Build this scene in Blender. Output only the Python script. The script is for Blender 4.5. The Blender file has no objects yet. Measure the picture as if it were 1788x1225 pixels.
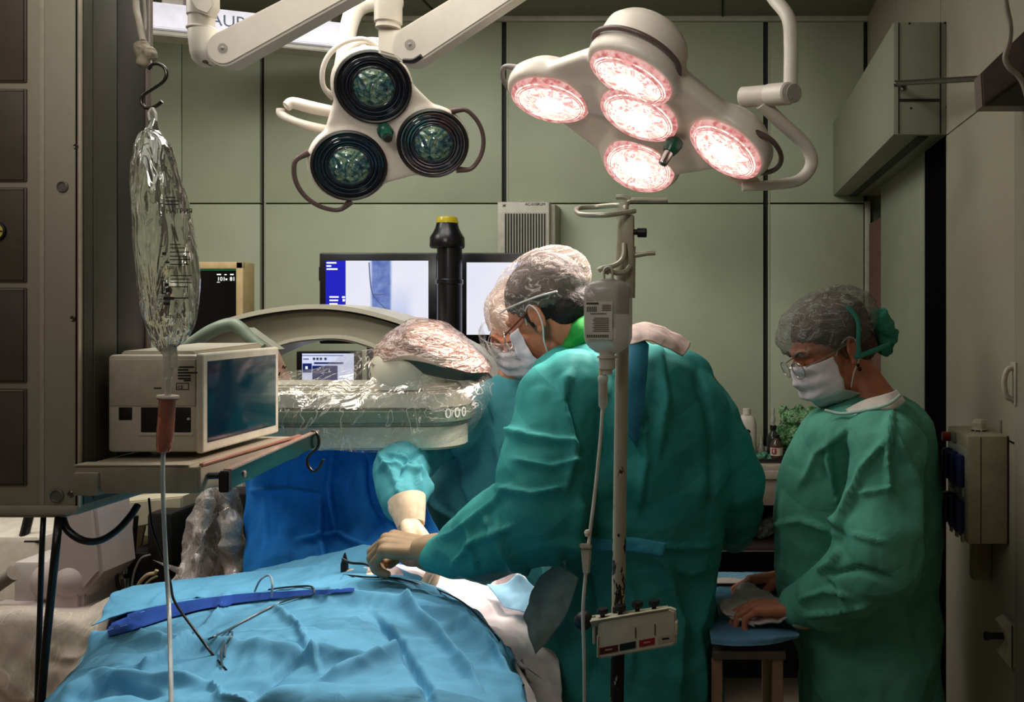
import bpy, bmesh, math, random
import numpy as np
from mathutils import Vector, Matrix, Euler, Quaternion
random.seed(7)
SC = bpy.context.scene
COL = SC.collection
F, CX, CY, EYE = 1500.0, 1260.0, 540.0, 1.62
def P(px, py, Y): return Vector(((px-CX)/F*Y, Y, EYE-(py-CY)/F*Y))
def RP(px, py, p0, n):
    d = Vector(((px-CX)/F, 1.0, -(py-CY)/F)); o = Vector((0,0,EYE))
    t = (Vector(p0)-o).dot(n)/d.dot(n)
    return o+d*t
# ------------------------------------------------------------------ materials
def srgb(r,g,b):
    f=lambda c:((c/255.0+0.055)/1.055)**2.4 if c/255.0>0.04045 else c/255.0/12.92
    return (f(r),f(g),f(b),1.0)
class NT:
    def __init__(s,name):
        s.m=bpy.data.materials.new(name); s.m.use_nodes=True; s.t=s.m.node_tree; s.t.nodes.clear()
        s.out=s.n('ShaderNodeOutputMaterial')
    def n(s,typ,**kw):
        nd=s.t.nodes.new(typ)
        for k,v in kw.items(): setattr(nd,k,v)
        return nd
    def l(s,a,b): s.t.links.new(a,b)
    def noise(s,scale,detail=3,rough=.5,dist=0,vec=None,stretch=None):
        tc=s.n('ShaderNodeTexCoord'); mp=s.n('ShaderNodeMapping')
        s.l(tc.outputs['Object'],mp.inputs['Vector'])
        if stretch: mp.inputs['Scale'].default_value=stretch
        nz=s.n('ShaderNodeTexNoise'); s.l(mp.outputs[0],nz.inputs['Vector'])
        nz.inputs['Scale'].default_value=scale; nz.inputs['Detail'].default_value=detail
        nz.inputs['Roughness'].default_value=rough; nz.inputs['Distortion'].default_value=dist
        return nz
    def ramp(s,inp,stops):
        r=s.n('ShaderNodeValToRGB'); s.l(inp,r.inputs['Fac'])
        e=r.color_ramp.elements
        while len(e)<len(stops): e.new(.5)
        for i,(p,c) in enumerate(stops):
            e[i].position=p; e[i].color=c if len(c)==4 else (*c,1)
        return r
    def bump(s,h,strength=.3,dist=.01,normal=None):
        b=s.n('ShaderNodeBump'); b.inputs['Strength'].default_value=strength; b.inputs['Distance'].default_value=dist
        s.l(h,b.inputs['Height'])
        if normal is not None: s.l(normal,b.inputs['Normal'])
        return b
def principled(nt,color,rough=.5,metal=0,spec=.5,**kw):
    b=nt.n('ShaderNodeBsdfPrincipled')
    b.inputs['Base Color'].default_value=color; b.inputs['Roughness'].default_value=rough
    b.inputs['Metallic'].default_value=metal; b.inputs['Specular IOR Level'].default_value=spec
    for k,v in kw.items(): b.inputs[k].default_value=v
    nt.l(b.outputs[0],nt.out.inputs['Surface']); return b
_mc={}
def mat(name,rgb,rough=.5,metal=0,spec=.4,var=.12,nscale=30,bump=0,bscale=80,em=0,emc=None,trans=0,alpha=1,coat=0,sheen=0):
    if name in _mc: return _mc[name]
    nt=NT(name); c=srgb(*rgb); b=principled(nt,c,rough,metal,spec)
    nz=nt.noise(nscale,4,.6)
    lo=tuple(x*(1-var) for x in c[:3])+(1,); hi=tuple(min(1,x*(1+var)) for x in c[:3])+(1,)
    r=nt.ramp(nz.outputs['Fac'],[(.3,lo),(.7,hi)]); nt.l(r.outputs[0],b.inputs['Base Color'])
    if bump:
        n2=nt.noise(bscale,3,.6); bp=nt.bump(n2.outputs['Fac'],bump,.003); nt.l(bp.outputs[0],b.inputs['Normal'])
    if em: b.inputs['Emission Color'].default_value=srgb(*(emc or rgb)); b.inputs['Emission Strength'].default_value=em
    if trans: b.inputs['Transmission Weight'].default_value=trans
    if alpha<1: b.inputs['Alpha'].default_value=alpha
    if coat: b.inputs['Coat Weight'].default_value=coat
    if sheen: b.inputs['Sheen Weight'].default_value=sheen; b.inputs['Sheen Roughness'].default_value=.5
    _mc[name]=nt.m; return nt.m
# ------------------------------------------------------------------ object plumbing
KIDS=[]
def link(name,me,m=None,parent=None,smooth=True,label=None,cat=None,group=None,kind=None):
    o=bpy.data.objects.new(name,me); COL.objects.link(o)
    if m is not None and not me.materials: me.materials.append(m)
    if smooth:
        for p in me.polygons: p.use_smooth=True
    if parent is not None: KIDS.append((o,parent))
    if label: o['label']=label
    if cat: o['category']=cat
    if group: o['group']=group
    if kind: o['kind']=kind
    return o
def thing(name,label,cat,loc,group=None):
    o=bpy.data.objects.new(name,None); COL.objects.link(o); o.location=Vector(loc); o.empty_display_size=.05
    o['label']=label; o['category']=cat
    if group: o['group']=group
    return o
def finalize():
    """give every mesh an origin at its own base and hang parts under their things"""
    par={o:p for o,p in KIDS}
    W={}
    for o in list(SC.objects):
        if o.type=='MESH' and o.matrix_world.is_identity or (o.type=='MESH' and o.location.length==0):
            me=o.data
            if len(me.vertices)==0: continue
            co=np.empty(len(me.vertices)*3); me.vertices.foreach_get('co',co); co=co.reshape(-1,3)
            mn,mx=co.min(0),co.max(0); c=Vector(((mn[0]+mx[0])/2,(mn[1]+mx[1])/2,mn[2]))
            me.transform(Matrix.Translation(-c)); W[o]=c; o.location=c
        else: W[o]=o.location.copy()
    for o,p in KIDS:
        o.parent=p; o.location=W[o]-W[p]
def mesh_from(bm,name='m'):
    me=bpy.data.meshes.new(name); bm.to_mesh(me); bm.free(); return me
def pyd(verts,faces,name='m'):
    me=bpy.data.meshes.new(name); me.from_pydata([tuple(v) for v in verts],[],faces); me.update(); return me
def autosmooth(me,ang=40):
    bm=bmesh.new(); bm.from_mesh(me)
    for e in bm.edges:
        if len(e.link_faces)==2:
            try: e.smooth = e.calc_face_angle()<math.radians(ang)
            except Exception: pass
    for f in bm.faces: f.smooth=True
    bm.to_mesh(me); bm.free()
class B:
    """collects shapes into ONE mesh"""
    def __init__(s): s.bm=bmesh.new()
    def _xf(s,vs,M):
        if M is not None: bmesh.ops.transform(s.bm,matrix=M,verts=vs)
    def box(s,a,b,bev=0,M=None,seg=2):
        a=Vector(a); b=Vector(b); c=(a+b)/2; d=b-a
        bm=bmesh.new(); bmesh.ops.create_cube(bm,size=1)
        bmesh.ops.scale(bm,vec=(abs(d.x),abs(d.y),abs(d.z)),verts=bm.verts)
        if bev>0:
            bev=min(bev,.49*min(abs(d.x),abs(d.y),abs(d.z)))
            bmesh.ops.bevel(bm,geom=bm.edges[:],offset=bev,segments=seg,affect='EDGES',profile=.5)
        bmesh.ops.translate(bm,vec=c,verts=bm.verts)
        if M is not None: bm.transform(M)
        s.add(bm); return s
    def add(s,bm):
        me=bpy.data.meshes.new('t'); bm.to_mesh(me); bm.free(); s.bm.from_mesh(me); bpy.data.meshes.remove(me); return s
    def hexa(s,pts,bev=0):
        """8 corners: 0-3 front (bl,br,tr,tl) 4-7 back"""
        bm=bmesh.new(); v=[bm.verts.new(p) for p in pts]
        for f in ((0,1,2,3),(5,4,7,6),(4,0,3,7),(1,5,6,2),(3,2,6,7),(4,5,1,0)): bm.faces.new([v[i] for i in f])
        bmesh.ops.recalc_face_normals(bm,faces=bm.faces)
        if bev>0: bmesh.ops.bevel(bm,geom=bm.edges[:],offset=bev,segments=2,affect='EDGES')
        s.add(bm); return s
    def prism(s,pts,off,bev=0,seg=2):
        """closed outline pts extruded by vector off"""
        bm=bmesh.new(); off=Vector(off)
        a=[bm.verts.new(p) for p in pts]; b=[bm.verts.new(Vector(p)+off) for p in pts]
        n=len(pts); bm.faces.new(a); bm.faces.new(b[::-1])
        for i in range(n): bm.faces.new([a[(i+1)%n],a[i],b[i],b[(i+1)%n]])
        bmesh.ops.recalc_face_normals(bm,faces=bm.faces)
        if bev>0:
            ed=[e for e in bm.edges if len(e.link_faces)==2 and (len(e.link_faces[0].verts)>4)!=(len(e.link_faces[1].verts)>4)] if n>4 else bm.edges[:]
            bmesh.ops.bevel(bm,geom=ed,offset=bev,segments=seg,affect='EDGES')
        s.add(bm); return s
    def lathe(s,prof,base,axis=(0,0,1),seg=32,caps=True):
        """prof: (radius, height) list along axis from base"""
        base=Vector(base); q=Vector(axis).normalized().to_track_quat('Z','Y').to_matrix()
        bm=bmesh.new(); rings=[]
        for r,h in prof:
            rings.append([bm.verts.new(base+q@Vector((r*math.cos(2*math.pi*k/seg),r*math.sin(2*math.pi*k/seg),h))) for k in range(seg)])
        for i in range(len(rings)-1):
            for k in range(seg):
                bm.faces.new([rings[i][k],rings[i][(k+1)%seg],rings[i+1][(k+1)%seg],rings[i+1][k]])
        if caps:
            bm.faces.new(rings[0][::-1]); bm.faces.new(rings[-1])
        bmesh.ops.recalc_face_normals(bm,faces=bm.faces)
        s.add(bm); return s
    def cyl(s,a,b,r,r2=None,seg=24,bev=0):
        a=Vector(a); b=Vector(b); L=(b-a).length; r2=r if r2 is None else r2
        if bev: prof=[(r-bev,0),(r,bev),(r2,L-bev),(r2-bev,L)]
        else: prof=[(r,0),(r2,L)]
        return s.lathe(prof,a,b-a,seg)
    def tube(s,pts,r,seg=10,smooth=True,sub=6,closed=False,flat=1.0):
        pts=[Vector(p) for p in pts]
        rr=list(r) if hasattr(r,'__len__') else [r]*len(pts)
        if smooth and len(pts)>2:
            np_,nr=[],[]
            n=len(pts); rng=range(n) if closed else range(n-1)
            for i in rng:
                p0=pts[i-1] if (i>0 or closed) else pts[0]*2-pts[1]
                p1=pts[i]; p2=pts[(i+1)%n]
                p3=pts[(i+2)%n] if (i+2<n or closed) else p2*2-p1
                for k in range(sub):
                    t=k/sub
                    np_.append(.5*((2*p1)+(p2-p0)*t+(2*p0-5*p1+4*p2-p3)*t*t+(3*p1-p0-3*p2+p3)*t**3))
                    nr.append(rr[i]*(1-t)+rr[(i+1)%n]*t)
            if not closed: np_.append(pts[-1]); nr.append(rr[-1])
            pts,rr=np_,nr
        bm=bmesh.new(); rings=[]; n=len(pts)
        up=None
        for i,p in enumerate(pts):
            if closed: t=(pts[(i+1)%n]-pts[i-1])
            else: t=(pts[min(i+1,n-1)]-pts[max(i-1,0)])
            if t.length<1e-9: t=Vector((0,0,1))
            t.normalize()
            if up is None:
                up=Vector((0,0,1)) if abs(t.z)<.9 else Vector((1,0,0))
            x=t.cross(up)
            if x.length<1e-6: x=t.orthogonal()
            x.normalize(); y=x.cross(t).normalized(); up=y
            rings.append([bm.verts.new(p+rr[i]*(x*math.cos(2*math.pi*k/seg)+y*flat*math.sin(2*math.pi*k/seg))) for k in range(seg)])
        m=n if closed else n-1
        for i in range(m):
            a=rings[i]; b=rings[(i+1)%n]
            for k in range(seg): bm.faces.new([a[k],a[(k+1)%seg],b[(k+1)%seg],b[k]])
        if not closed:
            bm.faces.new(rings[0][::-1]); bm.faces.new(rings[-1])
        bmesh.ops.recalc_face_normals(bm,faces=bm.faces)
        s.add(bm); return s
    def ell(s,c,r,M=None,sub=3):
        bm=bmesh.new(); bmesh.ops.create_icosphere(bm,subdivisions=sub,radius=1)
        r=(r,r,r) if not hasattr(r,'__len__') else r
        bmesh.ops.scale(bm,vec=r,verts=bm.verts); bmesh.ops.translate(bm,vec=Vector(c),verts=bm.verts)
        if M is not None: bm.transform(M)
        s.add(bm); return s
    def cap(s,a,b,r1,r2=None,seg=20):
        a=Vector(a); b=Vector(b); r2=r1 if r2 is None else r2; L=(b-a).length
        if L<1e-6: return s.ell(a,r1)
        prof=[]
        for k in range(6): t=math.pi/2*(1-k/5.0); prof.append((max(r1*math.cos(t),1e-4),-r1*math.sin(t)))
        for k in range(6): t=math.pi/2*(k/5.0); prof.append((max(r2*math.cos(t),1e-4),L+r2*math.sin(t)))
        return s.lathe(prof,a,b-a,seg)
    def chain(s,pts,rs):
        for i in range(len(pts)-1): s.cap(pts[i],pts[i+1],rs[i],rs[i+1])
        return s
    def rings(s,R,caps=True):
        bm=bmesh.new(); rv=[[bm.verts.new(p) for p in ring] for ring in R]; n=len(rv[0])
        for i in range(len(rv)-1):
            for k in range(n): bm.faces.new([rv[i][k],rv[i][(k+1)%n],rv[i+1][(k+1)%n],rv[i+1][k]])
        if caps: bm.faces.new(rv[0][::-1]); bm.faces.new(rv[-1])
        bmesh.ops.recalc_face_normals(bm,faces=bm.faces); s.add(bm); return s
    def me(s,ang=40):
        me=mesh_from(s.bm); autosmooth(me,ang); return me
def part(name,b,m,parent=None,ang=40,**kw):
    me=b.me(ang) if isinstance(b,B) else b
    return link(name,me,m,parent,smooth=False,**kw)
def remesh(b,voxel,smooth=6,fac=.5):
    me=mesh_from(b.bm); o=bpy.data.objects.new('tmp',me); COL.objects.link(o)
    r=o.modifiers.new('r','REMESH'); r.mode='VOXEL'; r.voxel_size=voxel; r.adaptivity=0
    if smooth:
        s=o.modifiers.new('s','SMOOTH'); s.factor=fac; s.iterations=smooth
    dg=bpy.context.evaluated_depsgraph_get(); dg.update()
    ev=o.evaluated_get(dg); out=bpy.data.meshes.new_from_object(ev)
    bpy.data.objects.remove(o); bpy.data.meshes.remove(me); out.materials.clear()
    for p in out.polygons: p.use_smooth=True
    return out
def getv(me):
    n=len(me.vertices); v=np.empty(n*3); me.vertices.foreach_get('co',v)
    nn=np.empty(n*3); me.vertex_normals.foreach_get('vector',nn)
    return v.reshape(-1,3),nn.reshape(-1,3)
def setv(me,v): me.vertices.foreach_set('co',v.ravel()); me.update()
# ------------------------------------------------------------------ numpy noise
def _h(i,j,k,s):
    x=(i*374761393+j*668265263+k*2147483647+s*1274126177)&0xffffffff
    x=((x^(x>>13))*1274126177)&0xffffffff
    x=((x^(x>>15))*2246822519)&0xffffffff
    return ((x^(x>>16))&0xffffff)/float(0xffffff)
def vn(p,s=0):
    p=np.asarray(p,float); i=np.floor(p).astype(np.int64); f=p-i; u=f*f*f*(f*(f*6-15)+10)
    r=0
    for a in (0,1):
        for b in (0,1):
            for c in (0,1):
                w=(u[:,0] if a else 1-u[:,0])*(u[:,1] if b else 1-u[:,1])*(u[:,2] if c else 1-u[:,2])
                r=r+w*_h(i[:,0]+a,i[:,1]+b,i[:,2]+c,s)
    return r*2-1
def fbm(p,s=0,o=3):
    r=0;a=1.0;t=0
    for k in range(o): r=r+a*vn(p*(2**k)+k*17.3,s+k); t+=a; a*=.5
    return r/t
def crump(p,s=0,o=2,warp=.5):
    """sharp creases with flat facets, -1..1"""
    q=p+warp*np.stack([vn(p*.8+5,s+11),vn(p*.8+9,s+12),vn(p*.8+3,s+13)],1)
    r=0;a=1.0;t=0
    for k in range(o): r=r+a*(1-2.2*np.abs(vn(q*(1.9**k)+k*7.7,s+k))); t+=a; a*=.5
    return r/t
def tri(x): return 1-4*np.abs(x-np.floor(x)-.5)
def facet(p,s=0,n=6,freq=1.0,warp=.35,bias=None):
    """paper-like folds: sharp straight creases between flat facets, -1..1"""
    rs=np.random.RandomState(s+100); r=0
    q=p+warp*np.stack([vn(p*.6+5,s+11),vn(p*.6+9,s+12),vn(p*.6+3,s+13)],1)/freq
    for k in range(n):
        d=rs.normal(size=3)
        if bias is not None: d=d*np.array(bias)
        d/=np.linalg.norm(d); f=freq*rs.uniform(.6,1.5)
        m=np.clip(vn(p*freq*.45+k*9.1,s+30+k)*1.8+.35,0,1)
        r=r+m*tri(q@d*f+rs.uniform(0,1))*rs.uniform(.5,1)/f*freq
    return r/ (n**.5)
def proj(v): return CX+F*v[:,0]/v[:,1], CY-F*(v[:,2]-EYE)/v[:,1]
def crease(v,n,poly,w,amp,asym=.35,ymin=0,ymax=99,front=True):
    """raise (amp>0) or sink a fold that runs along poly (given as seen in the photo)"""
    px,py=proj(v); best=np.full(len(v),1e9); side=np.zeros(len(v)); tt=np.zeros(len(v))
    m=len(poly)-1
    for i in range(m):
        ax,ay=poly[i]; bx,by=poly[i+1]; dx,dy=bx-ax,by-ay; L=dx*dx+dy*dy+1e-9
        t=np.clip(((px-ax)*dx+(py-ay)*dy)/L,0,1); ex=px-(ax+t*dx); ey=py-(ay+t*dy)
        d=np.hypot(ex,ey); k=d<best; best[k]=d[k]; side[k]=(dx*ey-dy*ex)[k]; tt[k]=((i+t)/m)[k]
    ww=np.where(side>0,w,w*asym)
    e=np.exp(-(best/ww)**2)*np.clip(np.minimum(tt,1-tt)*6+.25,0,1)
    msk=(v[:,1]>ymin)&(v[:,1]<ymax)
    if front:
        vd=v-np.array([0,0,EYE]); vd/=np.linalg.norm(vd,axis=1)[:,None]
        msk&=((n*vd).sum(1)<0.1)
    return np.where(msk,e*amp,0.0)
def cr(pts,n):
    """catmull-rom resample of a list of Vectors to n points"""
    pts=[Vector(p) for p in pts]; out=[]; m=len(pts)-1
    for j in range(n):
        t=j/(n-1)*m; i=min(int(t),m-1); t-=i
        p0=pts[i-1] if i>0 else pts[0]*2-pts[1]; p1=pts[i]; p2=pts[i+1]; p3=pts[i+2] if i+2<=m else p2*2-p1
        out.append(.5*((2*p1)+(p2-p0)*t+(2*p0-5*p1+4*p2-p3)*t*t+(3*p1-p0-3*p2+p3)*t**3))
    return out
def loft(rows,nu,nv):
    rr=[cr(r,nu) for r in rows]
    cols=[cr([r[u] for r in rr],nv) for u in range(nu)]
    V=[cols[u][v] for v in range(nv) for u in range(nu)]
    Fc=[(v*nu+u,v*nu+u+1,(v+1)*nu+u+1,(v+1)*nu+u) for v in range(nv-1) for u in range(nu-1)]
    return pyd(V,Fc)
def solid(me,th):
    """give a sheet a thickness"""
    bm=bmesh.new(); bm.from_mesh(me)
    bmesh.ops.solidify(bm,geom=bm.faces[:],thickness=th); bm.to_mesh(me); bm.free(); return me
def text_mesh(txt,size,M,ext=.0006,align='LEFT'):
    cu=bpy.data.curves.new('t','FONT'); cu.body=txt; cu.size=size; cu.extrude=ext; cu.align_x=align; cu.resolution_u=3
    o=bpy.data.objects.new('t',cu); COL.objects.link(o)
    dg=bpy.context.evaluated_depsgraph_get(); dg.update()
    me=bpy.data.meshes.new_from_object(o.evaluated_get(dg)); bpy.data.objects.remove(o); bpy.data.curves.remove(cu)
    me.materials.clear(); me.transform(M); return me
def frame(o,x,y):
    """matrix with origin o, x and y axes (z = x cross y)"""
    x=Vector(x).normalized(); y=Vector(y); y=(y-x*y.dot(x)).normalized(); z=x.cross(y)
    M=Matrix((x,y,z)).transposed().to_4x4(); M.translation=Vector(o); return M
def joinme(ms):
    bm=bmesh.new()
    for m in ms: bm.from_mesh(m)
    me=bpy.data.meshes.new('j'); bm.to_mesh(me); bm.free(); return me
def bars(rects,M,th=.0008):
    """small flat printed marks: rects (x0,y0,x1,y1) in the frame M"""
    b=B()
    for x0,y0,x1,y1 in rects: b.box((x0,y0,0),(x1,y1,th),M=M)
    return b
from mathutils.bvhtree import BVHTree
def on_surf(o,pxs,lift=.003):
    """points lying on the top of a sheet, found along the sight lines of a traced contour"""
    me=o.data; bv=BVHTree.FromPolygons([v.co for v in me.vertices],[p.vertices[:] for p in me.polygons]); out=[]
    for px,py in pxs:
        d=Vector(((px-CX)/F,1,-(py-CY)/F)).normalized(); h,n,_,_=bv.ray_cast(Vector((0,0,EYE)),d)
        if h is None: continue
        if n.dot(d)>0: n=-n
        out.append(h+n*lift)
    return out
# shared paints
def film(name,tint=(235,235,235),cover=.16,scale=18,stretch=(1,1,1),hi=.5,pink=None,bump=.6):
    """clear crinkled plastic film: mostly see-through, milky in places, with crease highlights painted as thin white streaks"""
    nt=NT(name)
    nz=nt.noise(scale,3,.5,1.2,stretch=stretch); bp=nt.bump(nz.outputs['Fac'],bump,.03)
    gl=nt.n('ShaderNodeBsdfGlossy'); gl.inputs['Roughness'].default_value=.18; gl.inputs['Color'].default_value=srgb(*tint)
    nt.l(bp.outputs[0],gl.inputs['Normal'])
    df=nt.n('ShaderNodeBsdfDiffuse'); df.inputs['Color'].default_value=srgb(*(pink or tint))
    tr=nt.n('ShaderNodeBsdfTransparent')
    fr=nt.n('ShaderNodeFresnel'); fr.inputs['IOR'].default_value=1.45; nt.l(bp.outputs[0],fr.inputs['Normal'])
    mx=nt.n('ShaderNodeMixShader'); nt.l(nt.ramp(fr.outputs[0],[(.03,(.03,.03,.03)),(.6,(hi,)*3)]).outputs[0],mx.inputs[0])
    nz2=nt.noise(scale*.8,2,.5,1.8,stretch=stretch)
    r=nt.ramp(nz2.outputs['Fac'],[(.485,(cover,)*3),(.5,(min(1,cover+.55),)*3),(.515,(cover,)*3)])  # white streaks in the diffuse mix paint the crease highlights
    nz3=nt.noise(scale*1.9,2,.5,2.2,stretch=stretch); r3=nt.ramp(nz3.outputs['Fac'],[(.49,(0,)*3),(.5,(.4,)*3),(.51,(0,)*3)])
    ad=nt.n('ShaderNodeMath',operation='ADD'); nt.l(r.outputs[0],ad.inputs[0]); nt.l(r3.outputs[0],ad.inputs[1]); ad.use_clamp=True
    m0=nt.n('ShaderNodeMixShader'); nt.l(ad.outputs[0],m0.inputs[0]); nt.l(tr.outputs[0],m0.inputs[1]); nt.l(df.outputs[0],m0.inputs[2])
    nt.l(m0.outputs[0],mx.inputs[1]); nt.l(gl.outputs[0],mx.inputs[2]); nt.l(mx.outputs[0],nt.out.inputs['Surface'])
    return nt.m
def cloth(name,rgb,rough=.75,wr=.5,scale=9,var=.25,sheen=0,trans=0,stretch=(1,1,1)):
    nt=NT(name); c=srgb(*rgb); b=principled(nt,c,rough,0,.25)
    nz=nt.noise(scale,4,.55,1.2,stretch=stretch)
    lo=tuple(x*(1-var) for x in c[:3])+(1,); hi=tuple(min(1,x*(1+var)+.01) for x in c[:3])+(1,)
    r=nt.ramp(nz.outputs['Fac'],[(.35,lo),(.65,hi)]); nt.l(r.outputs[0],b.inputs['Base Color'])
    tc=nt.n('ShaderNodeTexCoord'); prev=None
    for k,(rx,ry,rz,f) in enumerate(((.3,.9,.2,1.0),(1.2,.2,1.9,1.5),(2.2,1.4,.7,.8),(.6,2.5,1.3,2.1))):
        mp=nt.n('ShaderNodeMapping'); nt.l(tc.outputs['Object'],mp.inputs['Vector']); mp.inputs['Rotation'].default_value=(rx,ry,rz)
        wv=nt.n('ShaderNodeTexWave'); wv.wave_profile='TRI'; wv.inputs['Scale'].default_value=scale*.22*f; wv.inputs['Distortion'].default_value=1.6; wv.inputs['Detail'].default_value=1; wv.inputs['Detail Scale'].default_value=.6
        nt.l(mp.outputs[0],wv.inputs['Vector'])
        mk=nt.noise(scale*.35,1,.5); mr=nt.n('ShaderNodeMapRange'); nt.l(mk.outputs['Fac'],mr.inputs[0]); mr.inputs[1].default_value=.42+.02*k; mr.inputs[2].default_value=.6
        mk.inputs['Scale'].default_value=scale*(.28+.07*k)
        ml=nt.n('ShaderNodeMath',operation='MULTIPLY'); nt.l(wv.outputs['Fac'],ml.inputs[0]); nt.l(mr.outputs[0],ml.inputs[1])
        if prev is None: prev=ml
        else:
            ad=nt.n('ShaderNodeMath',operation='ADD'); nt.l(prev.outputs[0],ad.inputs[0]); nt.l(ml.outputs[0],ad.inputs[1]); prev=ad
    b1=nt.bump(prev.outputs[0],wr,.022)
    n3=nt.noise(700,2,.5); b2=nt.bump(n3.outputs['Fac'],.12,.002,b1.outputs[0]); nt.l(b2.outputs[0],b.inputs['Normal'])
    return nt.m
# ------------------------------------------------------------------ camera
cam=bpy.data.cameras.new('camera'); co_=bpy.data.objects.new('camera',cam); COL.objects.link(co_)
co_.location=(0,0,EYE); co_.rotation_euler=(math.pi/2,0,0); cam.sensor_width=36; cam.lens=36*F/1788
cam.shift_x=(894-CX)/1788; cam.shift_y=(CY-612.5)/1788; cam.clip_start=.05
SC.camera=co_
SC.view_settings.view_transform='Standard'; SC.view_settings.look='None'; SC.view_settings.exposure=0; SC.view_settings.gamma=1
SC.cycles.use_denoising=True; SC.cycles.max_bounces=10; SC.cycles.transparent_max_bounces=24
SC.cycles.sample_clamp_indirect=4; SC.cycles.sample_clamp_direct=0; SC.cycles.caustics_reflective=False; SC.cycles.caustics_refractive=False
w=bpy.data.worlds.new('world'); SC.world=w; w.use_nodes=True
w.node_tree.nodes['Background'].inputs[0].default_value=(.5,.48,.42,1); w.node_tree.nodes['Background'].inputs[1].default_value=.02
# ------------------------------------------------------------------ room shell
WY=3.65; WX=.62; LX=-3.3; CZ=2.861; RY=-1.3
M_wall=mat('wall_green',(164,170,143),.55,var=.05,nscale=5,bump=.15,bscale=300)
M_wallr=mat('wall_beige',(158,150,132),.5,var=.05,nscale=5,bump=.15,bscale=300)
M_dark=mat('dark_reveal',(22,20,20),.6)
M_lighttrim=mat('pale_trim',(170,168,150),.5)
M_floor=mat('floor_vinyl',(150,128,104),.45,var=.1,nscale=12)
M_ceil=mat('ceiling_paint',(120,120,104),.8,var=.05)
def S(name,b,m,ang=30,**k): return part(name,b,m,None,ang,kind='structure',**k)
def wx(px): return (px-CX)/F*WY
def wz(py): return EYE-(py-CY)/F*WY
b=B(); xs=[LX-.02,wx(17)-.004]+[wx(17),wx(318)-.004,wx(318),wx(457)-.008,wx(457)+.01,wx(880)-.01,wx(880)+.01,wx(1337)-.01,wx(1337)+.01,wx(1508)]
z0,z1=wz(355)-.003,wz(355)+.003
for i in range(0,len(xs)-1,2):
    b.box((xs[i],WY,0),(xs[i+1],WY+.02,z0),.0015); b.box((xs[i],WY,z1),(xs[i+1],WY+.02,CZ),.0015)
b.box((LX,WY+.035,0),(WX+.1,WY+.06,CZ))
S('wall_back',b,M_wall)
b=B(); b.box((LX,WY+.018,0),(WX,WY+.03,CZ)); S('trim_1',b,M_dark)
b=B(); b.box((LX,WY-.02,CZ-.022),(WX,WY,CZ),.002); S('trim_2',b,M_lighttrim)
b=B(); b.box((wx(1510),WY-.015,0),(wx(1519),WY+.02,wz(352)),.002); b.box((wx(1345),WY-.006,wz(352)-.004),(wx(1515),WY,wz(352)),.001); S('trim_3',b,M_lighttrim)
b=B()
for px in (462,885,1342): b.box((wx(px),WY-.002,0),(wx(px)+.005,WY+.004,CZ-.022))
S('trim_4',b,M_lighttrim)
b=B(); b.box((LX-.1,RY,-.06),(WX+.2,WY+.1,0)); S('floor',b,M_floor)
b=B(); b.box((LX-.1,RY,CZ),(WX+.2,WY+.1,CZ+.06))
S('ceiling',b,M_ceil)
b=B()
for yy in (1.2,2.4): b.box((LX,yy,CZ-.004),(WX,yy+.008,CZ))
for xx in (-2.4,-1.2,0): b.box((xx,RY,CZ-.004),(xx+.008,WY,CZ))
S('trim_5',b,M_dark)
b=B(); b.box((LX-.06,RY,0),(LX,WY,CZ)); S('wall_left',b,M_wallr)
b=B(); b.box((LX,RY-.06,0),(WX,RY,CZ)); S('wall_rear',b,M_wallr)
# right wall with the doorway opening
def ry(px): return F*WX/(px-CX)
b=B(); ZD=2.10
b.box((WX,RY,0),(WX+.1,ry(1652),ZD-.002)); b.box((WX,RY,ZD+.002),(WX+.1,2.428,CZ)); b.box((WX,2.433,ZD+.002),(WX+.1,3.037,CZ)); b.box((WX,3.042,ZD+.002),(WX+.1,WY,CZ))
S('wall_right',b,M_wallr)
b=B(); b.box((WX+.06,RY,0),(WX+.12,WY,CZ)); b.box((WX-.002,ry(1652),0),(WX+.06,ry(1616),ZD)); S('trim_6',b,mat('black_door_gap',(9,5,8),.95,spec=.02))
b=B(); b.box((WX+.002,ry(1614),0),(WX+.05,ry(1537),ZD),.003)
b.box((WX-.001,ry(1614)-.002,0),(WX+.01,ry(1614)+.014,ZD-.02),.001)
S('door_1',b,mat('door_green',(132,136,116),.45,var=.05,nscale=4))
b=B(); b.box((WX+.004,ry(1536),0),(WX+.04,WY,ZD-.12)); S('trim_7',b,mat('red_brown_jamb',(98,62,54),.5))
# overhead door track housing
b=B(); HX=(1560-CX)/F*2.37
b.box((HX,2.37,2.102),(WX,WY-.002,2.413),.003)
S('trim_8',b,mat('housing_green',(136,138,118),.5,var=.05,nscale=4))
b=B(); b.box((HX+.013,2.366,2.105),(HX+.0155,2.3705,2.41)); b.box((HX+.0155,2.366,2.193),(WX-.02,2.3705,2.2));
b.box((HX+.07,2.39,2.098),(HX+.1,WY-.01,2.1025)); b.box((WX-.018,2.366,2.105),(WX-.0155,2.3705,2.41))
for px,py in ((1588,41),(1650,40),(1591,189),(1653,187)):
    p=P(px,py,2.37); b.lathe([(.003,0),(.003,.002)],p+Vector((0,-.002,0)),(0,1,0),12)
S('trim_9',b,M_dark)
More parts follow.
